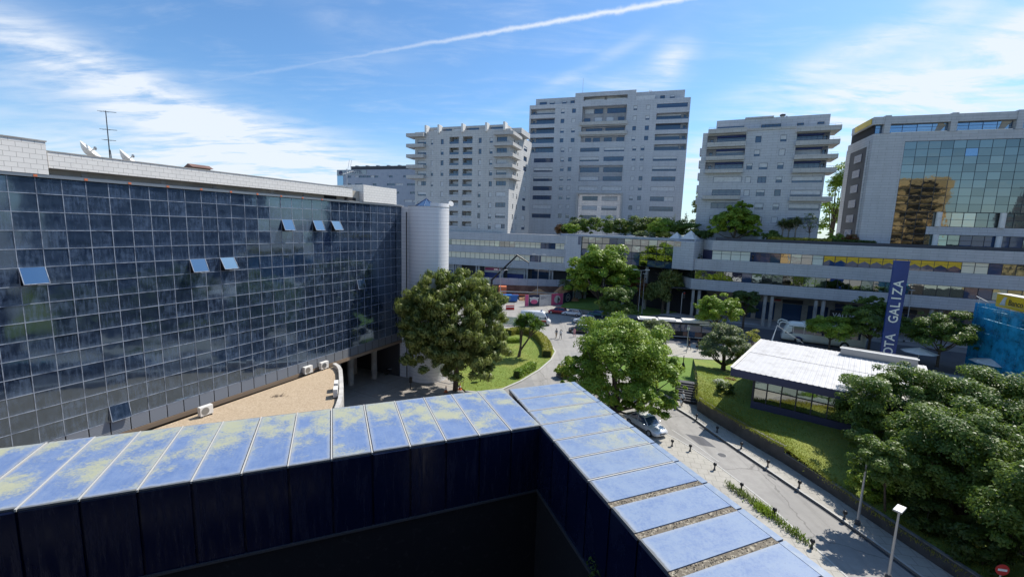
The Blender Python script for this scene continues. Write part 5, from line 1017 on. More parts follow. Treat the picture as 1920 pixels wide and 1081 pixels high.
def mesh_fence(x0, y0, x1, y1, label):
    A, B_ = Vector((x0, y0)), Vector((x1, y1)); L_ = (B_-A).length; t = thing('green_mesh_fence', label, 'fence', (x0, y0, 0), math.degrees(math.atan2((B_-A).y, (B_-A).x)), 'green screened fence panels')
    n_ = max(1, round(L_/2.2))
    for i in range(n_): MB().box(i*L_/n_+.03, (i+1)*L_/n_-.03, -.01, .01, .1, 1.7).build('screen_panel', 'net_green', t)
    for i in range(n_+1): MB().tube((i*L_/n_, 0, 0), (i*L_/n_, 0, 1.85), .03, n=6).build('post', 'galvanised', t)
m, g, b = newmat('net_green'); b.inputs['Base Color'].default_value = (.22, .36, .30, 1); tp = g.node('ShaderNodeBsdfTransparent'); ms = g.node('ShaderNodeMixShader'); ms.inputs[0].default_value = .55; g.l.new(tp.outputs[0], ms.inputs[1]); g.l.new(b.outputs[0], ms.inputs[2]); g.l.new(ms.outputs[0], g.n['Material Output'].inputs[0])
mesh_fence(-2.4, 83.5, 1.2, 83.0, 'green screened fence left of the palm-like dracaena'); mesh_fence(1.6, 81.8, 5.0, 79.4, 'green screened fence behind the curved hedge')
tc = thing('truck_crane', 'black folding crane arm rising from a truck behind the big pine', 'crane', (-6.5, 115.5, 0), 0)
MB().tube((1.0, .5, 1.5), (1.0, .5, 5.0), .3).build('column', 'black_metal', tc); MB().tube((1.0, .5, 4.7), (7.6, .5, 11.5), .26, .2).build('boom', 'black_metal', tc); MB().tube((7.4, .5, 11.6), (10.8, .5, 9.6), .22, .13).build('jib', 'black_metal', tc); MB().tube((3.2, .5, 6.0), (6.2, .35, 9.3), .1).build('ram', 'grey_metal', tc); MB().tube((10.7, .5, 9.6), (10.75, .5, 8.9), .05).build('hook', 'black_metal', tc)
MB().box(-4, 3, -1.1, 1.4, .9, 1.4).build('chassis', 'dark_grey', tc); MB().box(3, 5, -1.1, 1.4, .8, 3.2).build('cab', 'orange_paint', tc)
for x in (-3, -1.6, 4): 
    for y in (-1.1, 1.2): MB().tube((x, y-.15, .5), (x, y+.2, .5), .5, n=14).build('wheel', 'rubber', tc)

# ================================================================== VEHICLES (local x forward)
def wheel(par, x, y, r, side, w=.22):
    o = MB().tube((0, -w/2, 0), (0, w/2, 0), r, n=18).build('wheel', 'rubber', par); o.location = (x, y, r)
    MB().tube((0, side*(w/2-.02), 0), (0, side*(w/2+.01), 0), r*.66, n=14).build('rim', 'galvanised', o); return o
def loft(mb, st, mi=0):
    """stations (x, half-width, z0, z1, top half-width): closed body skin with a rounded shoulder"""
    n = len(mb.v); rings = []
    for x, hw, z0, z1, tw_ in st:
        h = z1-z0; q = [(hw*.86, z0), (hw*.97, z0+h*.18), (hw, z0+h*.5), (hw*.985, z0+h*.78), (tw_, z1-h*.04), (tw_*.6, z1+h*.015), (0, z1+h*.03)]
        ring = [(x, y, z) for y, z in q]+[(x, -y, z) for y, z in q[-2::-1]]; rings.append(ring); mb.v += ring
    c = len(rings[0])
    for i in range(len(st)-1):
        for j in range(c): a = n+i*c+j; b = n+i*c+(j+1) % c; mb.f.append((a, b, b+c, a+c)); mb.k.append(mi)
    mb.f.append(tuple(n+j for j in range(c-1, -1, -1))); mb.f.append(tuple(n+(len(st)-1)*c+j for j in range(c))); mb.k += [mi, mi]; return mb
def car(label, loc, rz, paint, L_=4.4, w=.9, kind='hatch', cat='car', roofmat=None):
    t = thing('parked_car', label, cat, loc, rz, 'cars'); h = L_/2
    if kind == 'suv': belt, top = 1.0, 1.66
    else: belt, top = .90, 1.46
    fr = {'sedan': (.72, -.30*L_), 'hatch': (.72, -.44*L_), 'suv': (.9, -.46*L_)}[kind]
    st = [(-h, w*.80, .42, belt*.86, w*.66), (-h+.12, w*.93, .26, belt*.97, w*.80), (-h+.6, w*.99, .2, belt*1.0, w*.88), (-.2*L_, w, .2, belt, w*.9), (.08*L_, w, .2, belt, w*.9), (.2*L_, w*.995, .2, belt*1.0, w*.88), (.33*L_, w*.985, .2, belt*.93, w*.84), (h-.32, w*.93, .22, belt*.82, w*.76), (h-.08, w*.80, .27, belt*.70, w*.62), (h, w*.62, .34, belt*.58, w*.5)]
    loft(MB(), st).build('body', paint, t, smooth=True)
    xa, xb = .235*L_, .10*L_; xc, xd = (-.20*L_, -.335*L_) if kind == 'sedan' else (-.36*L_, -.455*L_)
    wb, wt = w*.875, w*.70; zb = belt-.03
    cab = MB(); lo = [(xa, wb*.92), (xb-.05, wb), (xc, wb), (xd, wb*.9)]; 
    P = lambda x, y, z: (x, y, z)
    r = [(xb, wt, top-.07), (xc, wt*.97, top-.06)]
    for s_ in (1, -1):
        cab.quad(*[P(x, s_*y, z) for x, y, z in ((xa, wb*.93, zb), (xd, wb*.92, zb), (xc, wt*.97, top-.06), (xb, wt, top-.07))][::-s_])
    cab.quad((xa, wb*.93, zb), (xb, wt, top-.07), (xb, -wt, top-.07), (xa, -wb*.93, zb)); cab.quad((xd, -wb*.92, zb), (xc, -wt*.97, top-.06), (xc, wt*.97, top-.06), (xd, wb*.92, zb))
    cab.build('cabin_glass', 'window_glass', t)
    rf = MB(); nx_ = 7; rows_ = []
    for i in range(nx_):
        u = i/(nx_-1); x = (xb+.04)+(xc-.06-xb-.04)*u; z = top-.07+.075*math.sin(math.pi*min(1, .12+u*.86)); rows_.append([(x, wt*1.02, z-.035), (x, wt*.8, z), (x, 0, z+.022), (x, -wt*.8, z), (x, -wt*1.02, z-.035)])
    for a, b in zip(rows_, rows_[1:]):
        for j in range(4): rf.quad(a[j], b[j], b[j+1], a[j+1])
    rf.build('roof', roofmat or paint, t, smooth=True)
    for s_ in (1, -1):
        for (x0, y0, z0), (x1, y1, z1), r_ in (((xa, wb*.93, zb), (xb, wt, top-.07), .035), ((xd, wb*.92, zb), (xc, wt*.97, top-.06), .05), ((-.06*L_, wb*.97, zb), (-.075*L_, wt*1.0, top-.07), .035)): MB().tube((x0, s_*y0, z0), (x1, s_*y1, z1), r_, r_, 6).build('pillar', paint, t)
        MB().box(xa-.35, xa-.18, s_*(w+.02)-(.0 if s_ > 0 else .16), s_*(w+.02)+(.16 if s_ > 0 else .0), belt-.02, belt+.12).build('mirror', paint, t, bevel=.03)
        o = MB().lathe([(.02, -.04), (.16, -.02), (.17, .03), (.05, .06)], n=12, sx=1.1, sy=.7).build('headlight', 'lamp_white', t, smooth=True); o.location = (h-.27, s_*w*.66, belt*.68); o.rotation_euler = (0, R_(65), R_(s_*24))
        MB().box(-h+.01, -h+.14, s_*w*.62-.12, s_*w*.62+.12, belt*.70, belt*.86).build('taillight', 'tail_red', t)
        for x in (-.295*L_, .31*L_): wheel(t, x, s_*(w-.10), .32 if kind != 'suv' else .36, s_)
        MB().box(-.28*L_, .26*L_, s_*w*.985-.012, s_*w*.985+.012, .34, .40).build('side_trim', 'dark_grey', t)
    MB().box(h-.06, h+.012, -.36, .36, .42, .52).build('grille', 'black_metal', t); MB().box(h-.02, h+.022, -.26, .26, .34, .42).build('plate', 'letter_white', t)
    return t
M('silver_paint', (.70, .71, .73), .22, .15, coat=.6); M('white_car', (.74, .74, .74), .22, coat=.6); M('black_car', (.018, .018, .022), .18, coat=.8); M('red_car', (.38, .02, .03), .22, coat=.6); M('teal_car', (.05, .16, .17), .25, coat=.6)
car('silver saloon car parked under the tree by the blue parapet', (13.35, 40.25, 0), -64, 'silver_paint', 4.5, .89, 'sedan')
car('white car turning at the junction', (15.0, 87.4, 0), 171, 'white_car', 4.6, .92, 'suv')
car('black car with pale roof waiting near the walkers', (12.9, 78.9, 0), 172, 'black_car', 4.5, .92, 'suv', roofmat='silver_paint')
car('red car parked in shade by the hoarding', (10.4, 96.6, 0), 160, 'red_car', 4.2, .88); car('white car parked in shade beside the red car', (13.4, 95.0, 0), 160, 'white_car', 4.2, .88); car('dark teal car at the far end of the shaded kerb', (18.8, 94.6, 0), 165, 'teal_car', 4.2, .88)
for x, y, rz, pm_, kd, lb in ((9.4, 24.5, 108, 'black_car', 'hatch', 'black hatchback parked in the yard behind the right parapet arm'), (10.2, 21.6, 108, 'white_car', 'sedan', 'white saloon parked in the yard behind the right parapet arm'), (11.2, 18.8, 106, 'teal_car', 'hatch', 'dark teal hatchback parked in the yard behind the right parapet arm'), (8.4, 27.6, 110, 'silver_paint', 'suv', 'silver tall car parked in the yard behind the parapet corner'), (12.0, 16.0, 104, 'black_car', 'sedan', 'black saloon parked nearest the camera behind the right parapet arm')): car(lb, (x, y, .02), rz, pm_, 4.3, .88, kd)
sheet('yard', 'asphalt', [(4, 30), (6, 12), (14.5, 12), (13, 24), (11, 34), (6, 36)], .014)
def van(label, loc, rz):
    t = thing('white_van', label, 'van', loc, rz); L_, w, H = 5.9, 1.0, 2.75; h = L_/2
    st = [(-h, w*.92, .35, H*.93, w*.80), (-h+.1, w*.99, .3, H*.985, w*.86), (0, w, .3, H, w*.87), (.22*L_, w, .3, H, w*.86), (.30*L_, w, .3, H*.95, w*.80), (.40*L_, w*.97, .3, 1.30, w*.88), (.47*L_, w*.9, .32, 1.08, w*.72), (h, w*.74, .38, .92, w*.6)]
    loft(MB(), st).build('body', 'white_car', t, smooth=True)
    MB().quad((.405*L_, -w*.82, 1.38), (.405*L_, w*.82, 1.38), (.318*L_, w*.74, H*.90), (.318*L_, -w*.74, H*.90)).build('windscreen', 'window_glass', t)
    for s_ in (1, -1):
        q = [(.385*L_, s_*(w+.012), 1.36), (.14*L_, s_*(w+.012), 1.36), (.14*L_, s_*(w*.965+.012), 2.15), (.30*L_, s_*(w*.95+.012), 2.15)]; MB().quad(*q[::s_]).build('side_window', 'window_glass', t)
        q = [(.11*L_, s_*(w+.012), 1.42), (-.12*L_, s_*(w+.012), 1.42), (-.12*L_, s_*(w*.97+.012), 2.1), (.11*L_, s_*(w*.97+.012), 2.1)]; MB().quad(*q[::s_]).build('side_window', 'window_glass', t)
        MB().box(-h+.1, .36*L_, s_*(w+.012)-.012, s_*(w+.012)+.012, .86, 1.10).build('stripe', 'red_paint', t); MB().box(-h+.1, .38*L_, s_*(w+.01)-.012, s_*(w+.01)+.012, .66, .84).build('stripe', 'dark_grey', t)
        MB().box(h-.3, h-.08, s_*w*.62-.12, s_*w*.62+.12, .78, .96).build('headlight', 'lamp_white', t)
        for x in (-.30*L_, .325*L_): wheel(t, x, s_*(w-.11), .36, s_)
        MB().box(.33*L_, .36*L_, s_*(w+.16)-.08, s_*(w+.16)+.08, 1.35, 1.7).build('mirror', 'black_metal', t)
    MB().box(.16*L_, .2*L_, -.6, .6, H, H+.14).build('roof_lights', 'frame_blue', t)
    MB().box(h-.03, h+.02, -.5, .5, .5, .72).build('bumper', 'dark_grey', t); return t
van('white van with red and dark side stripes behind the dracaena', (4.9, 84.9, 0), -9)
# city bus: white roof pods, near-black flanks
bs = thing('city_bus', 'dark city bus with white roof pods stopped by the plaza', 'bus', (29.6, 77.9, 0), -10.5)
L_ = 13.0; h = L_/2
MB().box(-h, h, -1.27, 1.27, .35, 3.02).build('body', 'black_metal', bs, bevel=.12); MB().box(-h+.05, h-.05, -1.2, 1.2, 3.02, 3.14).build('roof', 'white_paint', bs, bevel=.05)
MB().box(h-5.2, h-.8, -1.05, 1.05, 3.14, 3.46).build('roof_pod', 'white_paint', bs, bevel=.06); MB().box(-2.8, .2, -.95, .95, 3.14, 3.36).build('roof_pod', 'white_paint', bs, bevel=.06); MB().box(-h+.4, -3.2, -.95, .95, 3.14, 3.34).build('roof_pod', 'white_paint', bs, bevel=.06)
for i in range(7): x = -h+.5+i*1.75; MB().box(x, x+1.62, -1.29, -1.272, 1.45, 2.72).build('side_window', 'window_glass', bs)
for x in (-2.6, 2.2): MB().box(x, x+1.2, -1.31, -1.292, .5, 2.7).build('door', 'window_glass', bs)
MB().box(1.4, 4.6, -1.30, -1.282, .6, 1.4).build('side_panel', 'brown_wall', bs); MB().box(-h+.3, h-.3, -1.295, -1.28, .42, .55).build('skirt', 'shutter', bs); MB().box(h-.005, h+.02, -1.1, 1.1, 1.1, 2.75).build('windscreen', 'window_glass', bs); MB().box(h-2.4, h-.2, -1.3, -1.275, 2.78, 2.95).build('route_display', 'lamp_white', bs)
for x in (-h+3.0, h-2.6): 
    for s_ in (-1, 1): wheel(bs, x, s_*1.12, .5, s_, .3); MB().tube((x, s_*1.275, .5), (x, s_*1.285, .5), .62, n=18).build('wheel_arch', 'black_metal', bs)
for s_ in (-1, 1): MB().path([(h-.1, s_*1.1, 2.7), (h+.35, s_*1.35, 2.6), (h+.35, s_*1.4, 2.1)], .05).build('mirror_arm', 'black_metal', bs); MB().box(h-.02, h+.03, s_*.95-.15, s_*.95+.15, .65, .85).build('headlight', 'lamp_white', bs)
# touring coach: cream, raked front, horn mirrors; front points left
co = thing('touring_coach', 'cream touring coach with big mirrors parked on the shaded avenue', 'coach', (55.1, 75.9, 0), 153)
M('coach_cream', (.80, .81, .74), .25, coat=.5); L_ = 12.2; h = L_/2
loft(MB(), [(-h, 1.2, .4, 3.3, 1.05), (-h+.2, 1.27, .32, 3.5, 1.12), (0, 1.28, .3, 3.58, 1.14), (h-1.6, 1.28, .3, 3.56, 1.12), (h-.9, 1.27, .3, 3.4, 1.08), (h-.35, 1.22, .32, 2.4, 1.1), (h, 1.08, .4, 1.25, .95)]).build('body', 'coach_cream', co, smooth=True)
MB().quad((h-.02, 1.0, 1.38), (h-.02, -1.0, 1.38), (h-.80, -1.0, 3.22), (h-.80, 1.0, 3.22)).build('windscreen', 'window_glass', co)
for s_ in (1, -1):
    for i in range(6):
        x1 = h-1.7-i*1.62; q = [(x1, s_*1.292, 1.75), (x1-1.54, s_*1.292, 1.75), (x1-1.54, s_*1.262, 2.95), (x1, s_*1.262, 2.95)]; MB().quad(*q[::s_]).build('side_window', 'window_glass', co)
    q = [(h-.42, s_*1.24, 1.5), (h-1.62, s_*1.292, 1.6), (h-1.62, s_*1.262, 2.95), (h-.92, s_*1.2, 2.95)]; MB().quad(*q[::s_]).build('side_window', 'window_glass', co)
    for x in (-h+2.9, h-2.6): wheel(co, x, s_*1.14, .5, s_, .3); MB().tube((x, s_*1.27, .52), (x, s_*1.295, .52), .64, n=18).build('wheel_arch', 'black_metal', co)
    MB().path([(h-.85, s_*1.05, 3.35), (h+.1, s_*1.3, 3.55), (h+.55, s_*1.4, 3.3), (h+.6, s_*1.42, 2.7)], .11, 8).build('mirror_arm', 'coach_cream', co)
    MB().quad(*[(h-2.0+a, s_*1.297, b) for a, b in ((-1.6, .75), (-.6, 1.15), (.3, 1.2), (-.5, .95))][::s_]).build('swoosh', 'sign_blue', co); MB().box(h-.12, h+.01, s_*.75-.2, s_*.75+.2, .75, 1.0).build('headlight', 'lamp_white', co)
MB().box(-h+1, h-3, -.8, .8, 3.58, 3.75).build('roof_unit', 'coach_cream', co, bevel=.08)
# motorcycle in the dark undercroft
mo = thing('motorcycle', 'dark motorcycle parked in the shaded undercroft by the round tower', 'motorcycle', (-14.9, 53.4, 0), 20)
for x in (-.65, .65): o = MB().tube((0, -.06, 0), (0, .06, 0), .31, n=16).build('wheel', 'rubber', mo); o.location = (x, 0, .31)
loft(MB(), [(-.7, .1, .55, .85, .08), (-.2, .17, .4, .85, .14), (.25, .18, .4, .95, .14), (.5, .1, .6, .95, .08)]).build('body', 'black_car', mo, smooth=True); MB().box(-.6, .05, -.13, .13, .82, .92).build('seat', 'rubber', mo, bevel=.03); MB().tube((.65, 0, .31), (.42, 0, 1.05), .04).build('fork', 'galvanised', mo); MB().tube((.42, -.35, 1.08), (.42, .35, 1.08), .025).build('handlebar', 'black_metal', mo)

# ================================================================== PEOPLE
def person(label, loc, rz, top, legs, hair, phase=.5, scale=.98, carry=None, sleeves=True, skirt=False):
    """one continuous skinned body mid-stride, painted by region; hair and what is carried are separate"""
    sk_ = phase
    J = {'pel': (0, 0, .95, .135), 'bel': (0, .01, 1.10, .125), 'che': (0, .03, 1.30, .155), 'nek': (0, .04, 1.47, .058), 'hd0': (0, .065, 1.56, .078), 'hd1': (0, .075, 1.66, .098), 'hd2': (0, .065, 1.745, .062)}
    E_ = [('pel', 'bel'), ('bel', 'che'), ('che', 'nek'), ('nek', 'hd0'), ('hd0', 'hd1'), ('hd1', 'hd2')]
    for s_, n_ in ((1, 'L'), (-1, 'R')):
        f = s_*sk_
        J['sh'+n_] = (s_*.185, .02, 1.40, .062); J['el'+n_] = (s_*.235, -.10*f*1.6-.03, 1.13, .045); J['wr'+n_] = (s_*.225, -.22*f+.08, .92, .034); J['ha'+n_] = (s_*.215, -.25*f+.11, .83, .036)
        J['hi'+n_] = (s_*.095, 0, .88, .098); J['kn'+n_] = (s_*.10, .24*f+.05, .49, .064); J['an'+n_] = (s_*.10, .40*f-.10, .10, .042); J['to'+n_] = (s_*.115, .40*f+.06, .045, .038)
        E_ += [('che', 'sh'+n_), ('sh'+n_, 'el'+n_), ('el'+n_, 'wr'+n_), ('wr'+n_, 'ha'+n_), ('pel', 'hi'+n_), ('hi'+n_, 'kn'+n_), ('kn'+n_, 'an'+n_), ('an'+n_, 'to'+n_)]
    ks = list(J); me = bpy.data.meshes.new('tmp'); me.from_pydata([J[k][:3] for k in ks], [(ks.index(a), ks.index(b)) for a, b in E_], [])
    ob = bpy.data.objects.new('tmp', me); C.objects.link(ob); md = ob.modifiers.new('s', 'SKIN'); md.use_smooth_shade = True; ob.modifiers.new('u', 'SUBSURF').levels = 1
    for i, k in enumerate(ks): me.skin_vertices[0].data[i].radius = (J[k][3],)*2; me.skin_vertices[0].data[i].use_root = k == 'pel'
    bpy.context.view_layer.update(); m2 = bpy.data.meshes.new_from_object(ob.evaluated_get(bpy.context.evaluated_depsgraph_get())); bpy.data.objects.remove(ob); m2.name = 'person'; m2.materials.clear()
    for mm_ in (top, legs, 'skin', 'black_metal'): m2.materials.append(MATS[mm_])
    for p in m2.polygons:
        c = p.center; ax = abs(c.x)
        if c.z > 1.49: k = 2
        elif c.z < .10: k = 3
        elif ax > .15 and c.z < (1.18 if not sleeves else .96) and c.z > .70: k = 2
        elif c.z > .98 or (ax > .16 and c.z > .7): k = 0
        else: k = 1 if not (skirt and c.z < .5) else 2
        p.material_index = k
    t = link('person', m2, None, loc, (0, 0, R_(rz)), smooth=True, label=label, cat='person'); t.scale = (scale,)*3
    o = MB().lathe([(.05, 1.80), (.09, 1.78), (.108, 1.72), (.104, 1.65), (.085, 1.60)][::-1], 0, .045, 12).build('hair', hair, t, smooth=True)
    MB().tube((0, .17, 1.655), (0, .19, 1.64), .012).build('nose', 'skin', t)
    if carry: MB().lathe([(.10, .42), (.15, .5), (.14, .72), (.05, .8)], .26, .10, 10).build('bag', carry, t, smooth=True)
    return t
M('skin', (.48, .28, .19), .6); M('cloth_white', (.72, .72, .70), .85); M('cloth_black', (.015, .015, .018), .9); M('cloth_grey', (.16, .17, .19), .9); M('cloth_navy', (.02, .03, .08), .9); M('cloth_pink', (.62, .30, .32), .9); M('hair_dark', (.02, .014, .01), .7); M('hair_grey', (.45, .44, .42), .8); M('cloth_tan', (.36, .27, .18), .9)
person('walker in a pale shirt and grey trousers, left of a pair crossing the road', (7.95, 74.3, .01), 190, 'cloth_grey', 'cloth_tan', 'hair_dark', .6)
person('walker in a grey shirt and light trousers, right of a pair crossing the road', (8.65, 73.7, .01), 190, 'cloth_white', 'cloth_grey', 'hair_dark', -.6)
person('walker in a pink top beside the black car', (11.3, 75.6, .01), 150, 'cloth_pink', 'cloth_pink', 'hair_dark', .4, .95)
person('walker in a white shirt and dark trousers carrying a white bag below the wall', (18.95, 45.7, .16), 200, 'cloth_white', 'cloth_black', 'hair_grey', .5, .95, 'cloth_white')
person('walker in black on the plaza, leftmost of three', (29.0, 69.1, .1), 100, 'cloth_black', 'cloth_black', 'hair_dark', .5, 1.05); person('walker in dark clothes on the plaza with a bag, middle of three', (30.3, 68.7, .1), 100, 'cloth_black', 'cloth_navy', 'hair_dark', -.7, 1.05, 'cloth_black'); person('walker in dark clothes on the plaza, nearest the olive tree', (31.3, 68.7, .1), 95, 'cloth_navy', 'cloth_black', 'hair_dark', .7, 1.05)
person('person in a pink top standing on the podium terrace', (39.5, 97.2, 11.2), 200, 'cloth_pink', 'cloth_navy', 'hair_dark', .1, 1.05); person('dark figure at the podium window ledge', (52.81-3.6*.906-.1, 88.92+3.6*.423-.1+.2, 13.35), 180, 'cloth_black', 'cloth_black', 'hair_dark', .1, .8)
person('two-tone figure of a stroller by the bus behind the street', (33.5, 86.0, .01), 90, 'cloth_white', 'cloth_pink', 'hair_dark', .5)['label'] = 'walker in a white top beyond the bus in the podium shade'

# ================================================================== STREET FURNITURE
def bollard(x, y, z, label, first=[None]):
    if first[0] is None:
        t = thing('bollard', label, 'bollard', (x, y, z), 0, 'low ball-topped bollards along the ramp'); MB().lathe([(.09, 0), (.10, .05), (.06, .08), (.055, .34), (.08, .36)], n=12).build('post', 'dark_grey', t, smooth=True); MB().lathe([(.02, .34), (.10, .38), (.145, .47), (.12, .57), (.03, .62)], n=14).build('ball', 'black_metal', t, smooth=True); first[0] = t
    else: dup(first[0], (x, y, z), 0, label)
for i, (x, y) in enumerate(((14.75, 36.9), (16.05, 36.1), (16.85, 33.15), (17.6, 30.4), (18.35, 27.5), (18.9, 24.5))): bollard(x, y, .02, ('bollard on the parapet side of the ramp, %s' % ('just behind the silver car bumper', 'first beyond the silver car', 'second beyond the silver car', 'third beyond the silver car', 'beside the bright green weeds', 'below the weeds in tree shade')[i]))
for i, (x, y) in enumerate(((19.15, 42.3), (20.0, 39.6), (20.75, 36.55), (21.4, 33.6), (22.1, 30.7), (22.9, 27.2))): bollard(x, y, .16, ('bollard on the wall side pavement, %s' % ('nearest the walker with a white bag', 'inside the pavilion shadow', 'at the edge of the pavilion shadow', 'opposite the step in the wall', 'on the long sunlit pavement strip', 'at the edge of the tree shadow')[i]))
def lamp(label, x, y, h, kind='disc', z=0, rz=0):
    t = thing('street_lamp', label, 'street lamp', (x, y, z), rz); MB().tube((0, 0, 0), (0, 0, h), .085, .05, 10).build('post', 'galvanised', t); MB().lathe([(.16, 0), (.16, .25), (.09, .35)], n=10).build('base', 'dark_grey', t)
    if kind == 'disc': MB().lathe([(.08, h-.1), (.52, h), (.50, h+.06), (.1, h+.12)], n=18).build('head', 'white_paint', t)
    elif kind == 'panel': MB().box(-.42, .42, -.2, .2, h, h+.10).build('head', 'galvanised', t, bevel=.02); MB().box(-.36, .36, -.15, .15, h-.012, h-.002).build('lens', 'lamp_white', t)
    else:
        for s_ in (-1, 1): MB().tube((0, 0, h-.05), (s_*1.3, 0, h+.1), .04).build('arm', 'galvanised', t); MB().box(s_*1.3-.45, s_*1.3+.45, -.16, .16, h+.08, h+.2).build('head', 'white_paint', t)
lamp('tall lamp post rising through the big trees at lower right', 23.4, 26.7, 4.6, 'panel', .16, 20); lamp('lamp with a flat square head at bottom right', 21.45, 22.0, 4.25, 'panel', .16, 35); lamp('low garden lamp with a round flat head in front of the grey-green bush', 24.9, 71.0, 3.5, 'disc', .1)
lamp('two-armed lamp beside the crane arm', -2.9, 109, 8.1, 'two'); lamp('tall two-armed lamp in front of the left podium windows', 6.6, 112, 12.0, 'two'); lamp('two-armed lamp rising out of the bright plane tree', 27.4, 93, 10.6, 'two'); lamp('lamp post right of the sign pylon against the podium', 72.9, 79.3, 9.6, 'panel', .1); lamp('slim lamp between the shrub tree and the leaning conifer', 29.4, 97, 9.4, 'panel', .1)
for i, (x, y, lb) in enumerate(((18.6, 35.6, 'round iron manhole cover in the ramp beside the kerb'), (12.0, 60.5, 'round iron manhole cover on the curved road'), (9.5, 80.0, 'round iron manhole cover near the walkers'))):
    t_ = thing('manhole_cover', lb, 'manhole', (x, y, .005)); MB().lathe([(.34, 0), (.34, .012)], n=20).build('lid', 'dark_grey', t_); MB().lathe([(.345, 0), (.42, 0), (.42, .008), (.345, .008)], n=20).build('rim', 'concrete', t_)
for i, (x, y, a, lb) in enumerate(((19.1, 40.6, 106, 'iron drain grate at the kerb in the pavilion shadow'), (21.15, 32.4, 107, 'iron drain grate at the kerb by the long sunlit strip'))):
    t_ = thing('drain_grate', lb, 'drain', (x, y, .012), a); MB().box(-.4, .4, -.16, .16, 0, .008).build('frame', 'black_metal', t_)
    for k in range(7): MB().box(-.36+k*.11, -.31+k*.11, -.13, .13, .009, .016).build('bar', 'grey_metal', t_)
sheet('road_patch', 'asphalt', [(16.9, 39.4), (18.3, 38.8), (18.7, 36.9), (17.4, 37.3)], .009); sheet('road_patch', 'ground_grey', [(9.2, 66.0), (11.0, 65.6), (11.4, 62.2), (9.5, 62.6)], .009)
strip('road_marking', 'cap_stone', [(15.9, 40.2), (16.9, 37.6), (17.8, 34.4)], .05, .05, .012, .016)
t_ = thing('traffic_light', 'traffic light on a tall grey pole at the podium corner', 'traffic light', (34.6, 88, .1)); MB().tube((0, 0, 0), (0, 0, 6.6), .09, .07).build('post', 'galvanised', t_); MB().box(.12, .5, -.2, .2, 5.5, 6.9).build('housing', 'black_metal', t_, bevel=.04)
for k in range(3): MB().tube((.31, -.205, 5.75+k*.44), (.31, -.24, 5.75+k*.44), .14, n=12).build('lens', ['dark_grey', 'dark_grey', 'tail_red'][k], t_)
t_ = thing('bus_stop_pole', 'thin pole with a small sign plate beside the three walkers', 'sign post', (27.9, 67.3, .1)); MB().tube((0, 0, 0), (0, 0, 4.3), .055).build('post', 'galvanised', t_); MB().box(-.22, .22, -.03, .03, 3.7, 4.4).build('plate', 'shutter', t_); MB().box(-.22, .22, -.035, -.031, 4.15, 4.38).build('plate_header', 'fascia_blue', t_)
t_ = thing('garden_post', 'short dark post standing on the green lawn below the plaza', 'post', (24.0, 58.6, .24)); MB().tube((0, 0, 0), (0, 0, 1.9), .06).build('post', 'black_metal', t_); MB().lathe([(.25, 0), (.28, .4), (.1, .9)], n=10).build('base', 'black_metal', t_)
t_ = thing('globe_lamp', 'white globe garden lamp at the lawn edge below the pine', 'lamp', (-3.5, 51.5, .14)); MB().tube((0, 0, 0), (0, 0, .75), .06).build('post', 'dark_grey', t_); MB().lathe([(.08, .7), (.3, .85), (.4, 1.12), (.3, 1.4), (.08, 1.52)], n=18).build('globe', 'lamp_white', t_, smooth=True)
t_ = thing('ash_bin_post', 'short black post with a box in front of the round tower', 'post', (-11.4, 48.7, .01)); MB().tube((0, 0, 0), (0, 0, 1.25), .05).build('post', 'black_metal', t_); MB().box(-.16, .16, -.12, .12, .75, 1.4).build('box', 'black_metal', t_, bevel=.02)
def cone_(x, y, label): t = thing('traffic_cone', label, 'traffic cone', (x, y, .01), 0, 'orange traffic cones'); MB().box(-.22, .22, -.22, .22, 0, .05).build('base', 'orange_paint', t); MB().lathe([(.16, .05), (.03, .78)], n=14).build('cone', 'orange_paint', t); MB().lathe([(.122, .32), (.085, .5)], n=14).build('band', 'letter_white', t)
cone_(-7.2, 48.0, 'orange traffic cone under the white tape, left one'); cone_(-5.7, 48.9, 'orange traffic cone near the lawn edge, right one')
t_ = thing('barrier_tape', 'white barrier tape sagging round the foot of the pine', 'tape', (-10.6, 50.9, 0)); pts = [(0, 0, .95), (1.2, -.7, .78), (2.4, -1.5, .66), (3.6, -2.1, .66), (4.6, -1.9, .75), (5.2, -1.6, .9)]
for (a, b) in zip(pts, pts[1:]): MB().quad(a, b, (b[0], b[1], b[2]+.08), (a[0], a[1], a[2]+.08)).build('tape', 'letter_white', t_)
for p in (pts[0], pts[-1]): MB().tube((p[0], p[1], 0), (p[0], p[1], 1.1), .03).build('stake', 'bark', t_)
t_ = thing('planter', 'clipped box topiary with flat golden top in a dark cube beside the road', 'planter', (7.1, 54.3, 0), 20); MB().box(-.85, .85, -.7, .7, 0, .35).build('box', 'dark_grey', t_); PLANTER = t_
t_ = thing('white_bin', 'small white bin next to the topiary planter', 'bin', (8.3, 54.2, 0)); MB().prism([(-.2, -.2), (.2, -.2), (.2, .2), (-.2, .2)], 0, .95).build('body', 'white_paint', t_); MB().box(-.24, .24, -.24, .24, .95, 1.05).build('lid', 'shutter', t_)
t_ = thing('stop_sign', 'round red traffic sign low at the bottom right corner', 'traffic sign', (25.0, 19.9, .75), -10); MB().tube((0, 0, 0), (0, 0, 2.2), .035).build('post', 'galvanised', t_); MB().tube((0, -.03, 2.0), (0, -.05, 2.0), .30, n=20).build('disc', 'red_paint', t_); MB().box(-.2, .2, -.056, -.051, 1.94, 2.06).build('bar', 'letter_white', t_)

